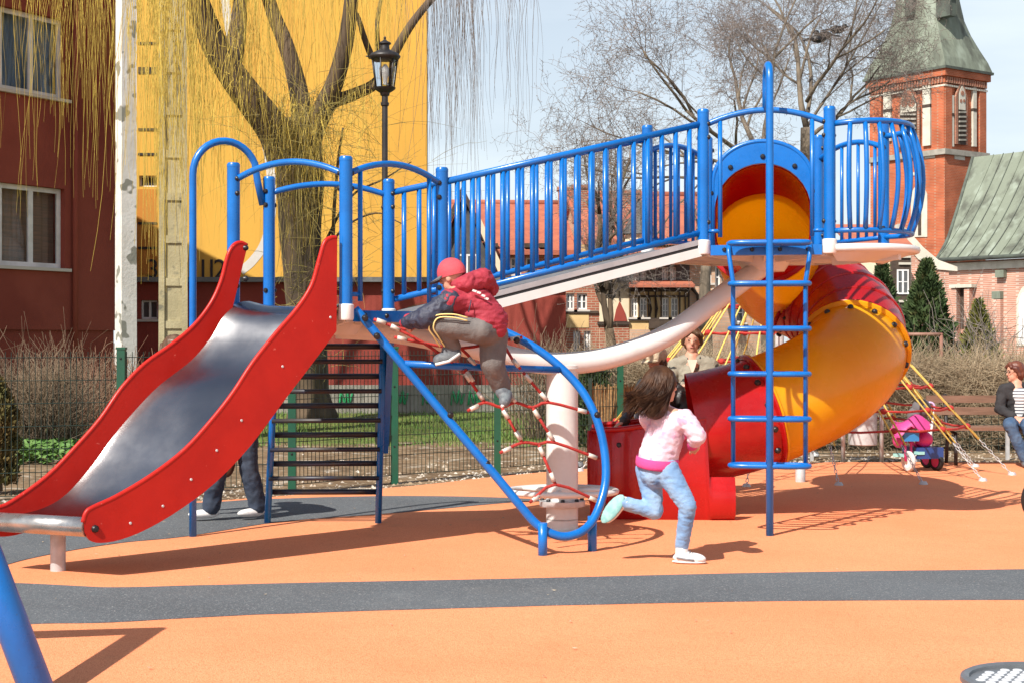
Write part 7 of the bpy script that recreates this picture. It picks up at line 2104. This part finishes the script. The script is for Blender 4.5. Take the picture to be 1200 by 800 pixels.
# ---------------------------------------------------------------- climbing boy
def boy():
    D = 10.12
    g = lambda x, y, d=0.0: P(x, y, D + d)
    root = empty('person', g(560, 470, .2), 'child in red jacket with navy sleeves, red cap and grey trousers climbing the rope net', 'person')
    f = Vector((-.86, .38, -.22)); up = Vector((-.12, 0, 1)); s = .92
    hc_ = g(530, 324)
    J = dict(neck=g(541, 336), chest=g(549, 352), pel=g(572, 386), shL=g(527, 353, -.12), elL=g(499, 373, -.16), wrL=g(480, 377, -.10), shR=g(546, 346, .15), elR=g(515, 366, .25), wrR=g(488, 371, .24),
             hL=g(563, 388, -.09), kL=g(514, 381, -.14), aL=g(531, 406, -.04), hR=g(578, 392, .06), kR=g(577, 425, .02), aR=g(587, 454, .10))
    b = head_shapes(hc_, f, up, s) + [('c', hc_ - Vector((-.02, 0, .06)), J['neck'], .045, .05), ('c', J['neck'], J['chest'], .07, .11), ('c', J['chest'], J['pel'], .11, .105), ('c', J['shL'], J['elL'], .042, .034), ('c', J['elL'], J['wrL'], .032, .024),
        ('c', J['shR'], J['elR'], .042, .034), ('c', J['elR'], J['wrR'], .032, .024), ('c', J['neck'], J['shL'], .055, .045), ('c', J['neck'], J['shR'], .055, .045), ('c', J['hL'], J['kL'], .07, .05), ('c', J['kL'], J['aL'], .045, .032), ('c', J['hR'], J['kR'], .07, .05), ('c', J['kR'], J['aR'], .045, .032)]
    b += hand_shapes(J['wrL'], g(475, 391, -.03) - J['wrL'], (.3, .9, -.2), .9, 1, 1.3) + hand_shapes(J['wrR'], (-.5, -.3, -.5), (.2, .6, -.6), .9, -1, 1.3)
    body = fuse('body', b, .0075, MAT['skin'], root, 4); face(body, hc_, f, up, s)
    jk = [('c', J['chest'], J['pel'] + Vector((.0, 0, .055)), .135, .13), ('c', J['pel'] + Vector((-.02, -.06, .05)), J['pel'] + Vector((.04, -.02, .015)), .085, .085), ('c', J['shL'], J['shR'], .075, .075), ('c', J['neck'], J['chest'], .085, .13), ('c', J['chest'], J['shL'], .11, .075)]
    jo = fuse('jacket', jk, .009, MAT['jacket_red'], root, 4, .018, 10, (.7, .7, 2.2))
    fuse('hood', [('c', g(545, 333, -.10), g(566, 327, -.02), .055, .066), ('c', g(566, 327, -.02), g(574, 338, .06), .062, .055), ('c', g(540, 334, .08), g(566, 326, .1), .05, .06)], .009, MAT['jacket_red'], root, 4, .02, 18)
    for e, w, sh in (('elL', 'wrL', 'shL'), ('elR', 'wrR', 'shR')):
        fuse('sleeve', [('c', J[sh], J[e], .074, .068), ('c', J[e], J[w] + (J[w] - J[e]) * .1, .066, .043)], .009, MAT['sleeve_navy'], root, 4, .02, 15)
        fuse('glove_cuff', [('c', J[w] + (J[w] - J[e]) * .1, J[w] + (J[w] - J[e]) * .38, .034, .031)], .007, MAT['jacket_red'], root, 3)
    pn = [('c', J['pel'], J['hL'], .11, .09), ('c', J['pel'], J['hR'], .11, .09), ('c', J['hL'], J['kL'], .088, .064), ('c', J['kL'], J['aL'], .062, .05), ('c', J['hR'], J['kR'], .10, .082), ('c', J['kR'], J['aR'] + Vector((0, 0, .02)), .080, .066)]
    pa = fuse('trousers', pn, .009, MAT['pants_grey'], root, 4, .009, 12, (1, 1, .6))
    for o_ in (0.0, .06):
        pts = [g(548, 376 - o_ * 60, -.19), g(530, 372 - o_ * 60, -.215), g(513 - o_ * 70, 373 - o_ * 40, -.215), g(508 - o_ * 90, 384, -.2), g(514 - o_ * 90, 395, -.165), g(521 - o_ * 90, 406, -.11)]
        mb = MB(); mb.tube(spline(pts, 5), .0052, 6); mb.build('side_stripe', MAT['stripe_yellow'], pa)
    for an, toe in ((J['aL'], g(514, 421, -.08)), (J['aR'], g(591, 470, .0))):
        d = (toe - an).normalized(); sd = d.cross(Vector((0, -1, .3))).normalized(); nn_ = sd.cross(d)
        fuse('shoe', [('c', an, an.lerp(toe, .35), .045, .045), ('c', an.lerp(toe, .2) + Vector((.03, 0, -.03)), toe + Vector((0, 0, -.003)), .045, .038)], .007, MAT['shoe_dark'], root, 3)
        mb = MB(); mb.tube([an + Vector((.045, -.045, -.045)), an.lerp(toe, .6) + Vector((.03, -.045, -.045)), toe + Vector((-.02, -.03, -.032))], .011, 6); mb.build('shoe_sole', MAT['shoe_white'], root)
    # cap: dome, brim
    M = rotm(f, up); r_, ff, u = basis(f, up); mb = MB()
    n = 24; secs = []
    for i in range(9):
        th = math.pi / 2 * i / 8 * 1.12
        secs.append([hc_ + u * .022 * s + M @ Vector((math.sin(th) * math.cos(2 * math.pi * k / n) * .083, math.sin(th) * math.sin(2 * math.pi * k / n) * .100, math.cos(th) * .104)) for k in range(n)])
    mb.loft(secs, closed=True, flip=False); cp = mb.build('cap', MAT['cap_red'], root)
    mb = MB(); secs = []
    for k in range(11):
        a = R(-70 + 14 * k); q = ff * math.cos(a) + r_ * math.sin(a)
        e = math.cos(a)
        secs.append([hc_ + u * .016 + ff * math.cos(a) * .098 + r_ * math.sin(a) * .082, hc_ + u * (.004 - .012 * e) + ff * (math.cos(a) * .098 + .075 * e) + r_ * math.sin(a) * .082])
    mb.loft(secs); mb.loft([[p - u * .006 for p in q] for q in secs], flip=True); mb.build('cap_brim', MAT['grey_cloth'], cp)
    mb = MB(); pts = [g(556, 341, -.155), g(561, 343, -.15), g(566, 346.5, -.14), g(570, 350, -.13)]
    for p in pts: mb.obox(p, (.013, 0, -.004), (0, .004, 0), (.003, 0, .006))
    mk = mb.build('jacket_print', MAT['frame_white'], jo); mk['kind'] = 'stuff'
    mb = MB(); mb.tube([g(552, 352, -.155), g(551, 358, -.17), g(549, 366, -.175)], .004, 5); mb.build('pocket_zip', MAT['sleeve_navy'], jo)
boy()

# ---------------------------------------------------------------- generic standing / seated adults
def figure(name, label, J, s, f, hair_m, top_m, leg_m, shoe_m, up=(0, 0, 1), sleeve=1.0, flare=0.0, top_r=.15, loc=None, lips=(.42, .12, .10, 1), fold=.016, hairstyle='short', open_front=None):
    root = empty('person', loc, label, 'person')
    hc_ = J['head']
    b = head_shapes(hc_, f, up, s) + [('c', hc_ - Vector(up) * .07 * s, J['neck'], .048 * s, .052 * s), ('c', J['neck'], J['chest'], .07 * s, .12 * s), ('c', J['chest'], J['pel'], .12 * s, .13 * s)]
    for q in 'LR':
        si = J['sh' + q].lerp(J['chest'], .28); b += [('c', J['neck'], si, .045 * s, .035 * s), ('c', si, J['el' + q], .036 * s, .034 * s), ('c', J['el' + q], J['wr' + q], .034 * s, .026 * s), ('c', J['h' + q], J['k' + q], .08 * s, .055 * s), ('c', J['k' + q], J['a' + q], .052 * s, .036 * s)]
        d = (J['wr' + q] - J['el' + q]).normalized()
        b += hand_shapes(J['wr' + q], J.get('hd' + q, d), J.get('pn' + q, Vector((0, 0, -1)) + Vector(f) * -.2), s, 1 if q == 'R' else -1, .7)
    body = fuse('body', b, .009, MAT['skin'], root, 4); face(body, hc_, f, up, s, lips)
    tp = [('c', J['chest'], J['pel'] + Vector((0, 0, .02)), top_r * s, (top_r + .01) * s), ('c', J['neck'] - Vector((0, 0, .05)), J['chest'], .07 * s, top_r * .95 * s)]
    for q in 'LR': tp += [('c', J['neck'] - Vector((0, 0, .03)), J['sh' + q].lerp(J['neck'], .12) - Vector((0, 0, .015)), .062 * s, .062 * s)]
    for q in 'LR': tp += [('c', J['sh' + q].lerp(J['neck'], .1) - Vector((0, 0, .02)), J['el' + q], .064 * s, .056 * s), ('c', J['el' + q], J['el' + q].lerp(J['wr' + q], .93), .056 * s, .045 * s), ('c', J['chest'], J['sh' + q].lerp(J['chest'], .25), .11 * s, .07 * s)]
    top = fuse('jacket', tp, .012, top_m, root, 5, fold, 11)
    lg = [('c', J['pel'], J['hL'], .135 * s, .1 * s), ('c', J['pel'], J['hR'], .135 * s, .1 * s)]
    for q in 'LR': lg += [('c', J['h' + q], J['k' + q], .1 * s, .072 * s), ('c', J['k' + q], J['a' + q], (.07 + flare * .3) * s, (.055 + flare) * s)]
    fuse('trousers', lg, .011, leg_m, root, 4, .014, 12)
    for q in 'LR':
        a = J['a' + q]; d = Vector(J['t' + q]); d.z = 0; d.normalize(); c = Vector((a.x, a.y, max(a.z - .09 * s, 0))); rm = Matrix((d, Vector((-d.y, d.x, 0)), Vector((0, 0, 1)))).transposed()
        fuse('shoe', [('e', c + d * .06 * s + Vector((0, 0, .036 * s)), (.13 * s, .046 * s, .036 * s), rm), ('c', c + Vector((0, 0, .045 * s)), a, .045 * s, .045 * s)], .009, shoe_m, root, 3)
    r_, ff, u = basis(f, up); M = rotm(f, up)
    hs = [('e', hc_ - ff * .022 * s + u * .042 * s, (.088 * s, .098 * s, .092 * s), M), ('e', hc_ - ff * .05 * s - u * .02 * s, (.082 * s, .06 * s, .085 * s), M)]
    for sg in (-1, 1): hs += [('c', hc_ + r_ * sg * .074 * s + u * .05 * s + ff * .03 * s, hc_ + r_ * sg * .08 * s - u * .03 * s - ff * .01 * s, .026 * s, .02 * s), ('c', hc_ + u * .10 * s + ff * .055 * s, hc_ + u * .065 * s + ff * .072 * s + r_ * sg * .05 * s, .024 * s, .018 * s)]
    hair = fuse('hair', hs, .008, hair_m, root, 3, .010, 26, (1, 1, .3))
    return root, body, top, hair
def woman():
    D = 13.95
    g = lambda x, y, d=0.0: P(x, y, D + d)
    J = dict(head=g(811, 399), neck=g(811, 418), chest=g(812, 445), pel=g(812, 490, .05), shL=g(836, 425, -.02), shR=g(788, 426, .02), elL=g(846, 462, -.06), elR=g(782, 455, -.1), wrL=g(826, 478, -.22), wrR=g(800, 452, -.32))
    for q, dx in (('L', 8), ('R', -8)): J['h' + q] = g(812 + dx, 497, .05); J['k' + q] = g(812 + dx * 1.2, 540, .02); J['a' + q] = Vector((g(812 + dx * 1.3, 500).x, D + .06, .09)); J['t' + q] = Vector((dx * .02, -1, 0))
    root, body, top, hair = figure('person', 'adult in grey-green patterned jacket with short brown hair standing behind the red trough', J, .98, Vector((-.10, -1, -.10)), MAT['hair_brown'], MAT['jacket_khaki'], MAT['jeans_dark'], MAT['shoe_dark'], loc=Vector((g(812, 500).x, D, 0)), top_r=.145)
    mb = MB(); mb.prism([g(805, 421, -.10), g(817, 421, -.10), g(814.5, 430, -.148), g(811.3, 438, -.168)], (0, -.006, 0)); mb.build('neckline', MAT['cream_top'], top)
woman()
def capped_child():
    D = 13.2
    g = lambda x, y, d=0.0: P(x, y, D + d)
    J = dict(head=g(769, 424), neck=g(772, 442), chest=g(776, 462), pel=g(782, 500, .08), shL=g(793, 450, .02), shR=g(753, 448, -.02), elL=g(806, 478, -.05), elR=g(739, 477, -.22), wrL=g(790, 492, -.14), wrR=g(731, 494, -.45))
    J['hdR'] = Vector((-.85, -.2, -.35)); J['pnR'] = Vector((-.2, 0, -1))
    for q, dx in (('L', 7), ('R', -7)): J['h' + q] = g(783 + dx, 506, .1); J['k' + q] = g(784 + dx, 548, .1); J['a' + q] = Vector((g(784 + dx * 1.2, 500).x, D + .16, .08)); J['t' + q] = Vector((-.5, -.8, 0))
    root, body, top, hair = figure('person', 'child in shiny black jacket and beige cap leaning over the red trough', J, .86, Vector((-.75, -.6, -.2)), MAT['hair_brown'], MAT['jacket_black'], MAT['jeans_dark'], MAT['shoe_dark'], loc=Vector((g(784, 500).x, D + .1, 0)), top_r=.14, fold=.026)
    hc_ = J['head']; f = Vector((-.75, -.6, -.2)); r_, ff, u = basis(f); M = rotm(f)
    cp = fuse('cap', [('e', hc_ + u * .055, (.098, .108, .072), M), ('e', hc_ + u * .075 + ff * .02, (.085, .09, .065), M)], .008, MAT['hat_beige'], root, 3, .014, 14)
    mb = MB(); secs = []
    for k in range(11):
        a = R(-70 + 14 * k); e = math.cos(a)
        secs.append([hc_ + u * .045 + ff * math.cos(a) * .10 + r_ * math.sin(a) * .09, hc_ + u * .03 + ff * (math.cos(a) * .10 + .06 * e) + r_ * math.sin(a) * .09])
    mb.loft(secs); mb.loft([[p - u * .008 for p in q] for q in secs], flip=True); mb.build('cap_brim', MAT['hat_beige'], cp)
    fuse('hem_band', [('c', g(752, 489, -.02), g(792, 492, 0), .062, .062)], .010, MAT['band_grey'], root, 4, .02, 20)
capped_child()
def seated():
    D = 17.5
    g = lambda x, y, d=0.0: P(x, y, D + d)
    J = dict(head=g(1189, 436), neck=g(1191, 449), chest=g(1193, 468), pel=g(1194, 494, .05), shL=g(1211, 455), shR=g(1174, 455), elL=g(1216, 478, -.05), elR=g(1171, 479, -.03), wrL=g(1202, 489, -.24), wrR=g(1189, 488, -.22))
    J['hdR'] = Vector((.8, -.5, -.2)); J['hdL'] = Vector((-.8, -.5, -.2))
    for q, dx in (('L', 9), ('R', -9)): J['h' + q] = g(1194 + dx * .9, 496, .0); J['k' + q] = g(1194 + dx * 1.1, 498, -.42); J['a' + q] = Vector((g(1194 + dx * .8, 500).x, D - .43, .09)); J['t' + q] = Vector((.1 if q == 'L' else -.1, -1, 0))
    root, body, top, hair = figure('person', 'seated adult in black cardigan, striped top and blue jeans on the bench, looking aside', J, .98, Vector((-1, -.25, -.03)), MAT['hair_red'], MAT['cardigan'], MAT['jeans_mid'], MAT['shoe_dark'], loc=Vector((g(1194, 500).x, D, .435)), top_r=.135)
    fuse('striped_top', [('c', J['chest'] + Vector((.0, -.065, .05)), J['pel'] + Vector((0, -.075, .03)), .095, .10)], .010, MAT['striped_tee'], root, 4)
    f = Vector((-1, -.25, -.03)); r_, ff, u = basis(f); hc_ = J['head']
    for sg in (-1, 1):
        mb = MB(); cc = hc_ + ff * .098 + r_ * sg * .032 + u * .012; mb.tube([cc + (r_ * math.cos(a) * .021 + u * math.sin(a) * .016) for a in [2 * math.pi * k / 14 for k in range(14)]], .0022, 5, closed=True); mb.build('spectacle_rim', MAT['bolt_black'], root)
        mb = MB(); mb.tube([cc + r_ * sg * .02, hc_ + r_ * sg * .08 - ff * .01 + u * .01], .0022, 5); mb.build('spectacle_arm', MAT['bolt_black'], root)
seated()
def stooping():
    D = 12.0
    g = lambda x, y, d=0.0: P(x, y, D + d)
    J = dict(head=g(205, 412, .25), neck=g(218, 424, .2), chest=g(242, 440, .12), pel=g(280, 480), shL=g(229, 438, -.05), shR=g(246, 434, .28), elL=g(212, 478, -.06), elR=g(222, 478, .32), wrL=g(196, 505, .0), wrR=g(200, 508, .3))
    J['hL'] = g(270, 490, -.04); J['kL'] = g(256, 546, -.05); J['aL'] = Vector((g(247, 500).x, 12.02, .11)); J['hR'] = g(288, 490, .05); J['kR'] = g(291, 546, .06); J['aR'] = Vector((g(299, 500).x, 12.12, .11)); J['tL'] = Vector((-.9, -.4, 0)); J['tR'] = Vector((-.7, -.6, 0))
    f = Vector((-.8, .3, -.5))
    root, body, top, hair = figure('person', 'adult in dark flared jeans and light jacket stooping behind the red slide', J, .98, f, MAT['hair_brown'], MAT['coat_beige'], MAT['jeans_dark'], MAT['shoe_white'], up=(-.6, 0, .8), flare=.014, loc=Vector((g(272, 500).x, 12.07, 0)))
    mb = MB(); mb.ell(g(265, 540, .2), (.075, .04, .13), None, 14, 10); bg = mb.build('hand_bag', MAT['bag_brown'], None, g(265, 540, .2)); tag(bg, 'brown leather bag hanging beside the stooping adult in jeans', 'bag')
    mb = MB(); mb.tube([g(262, 524, .2), g(256, 500, .22), g(250, 470, .2), g(262, 460, .16), g(268, 500, .2), g(268, 524, .2)], .008, 6); mb.build('strap', MAT['bag_brown'], bg)
stooping()
scene.render.resolution_x, scene.render.resolution_y = 1024, 682
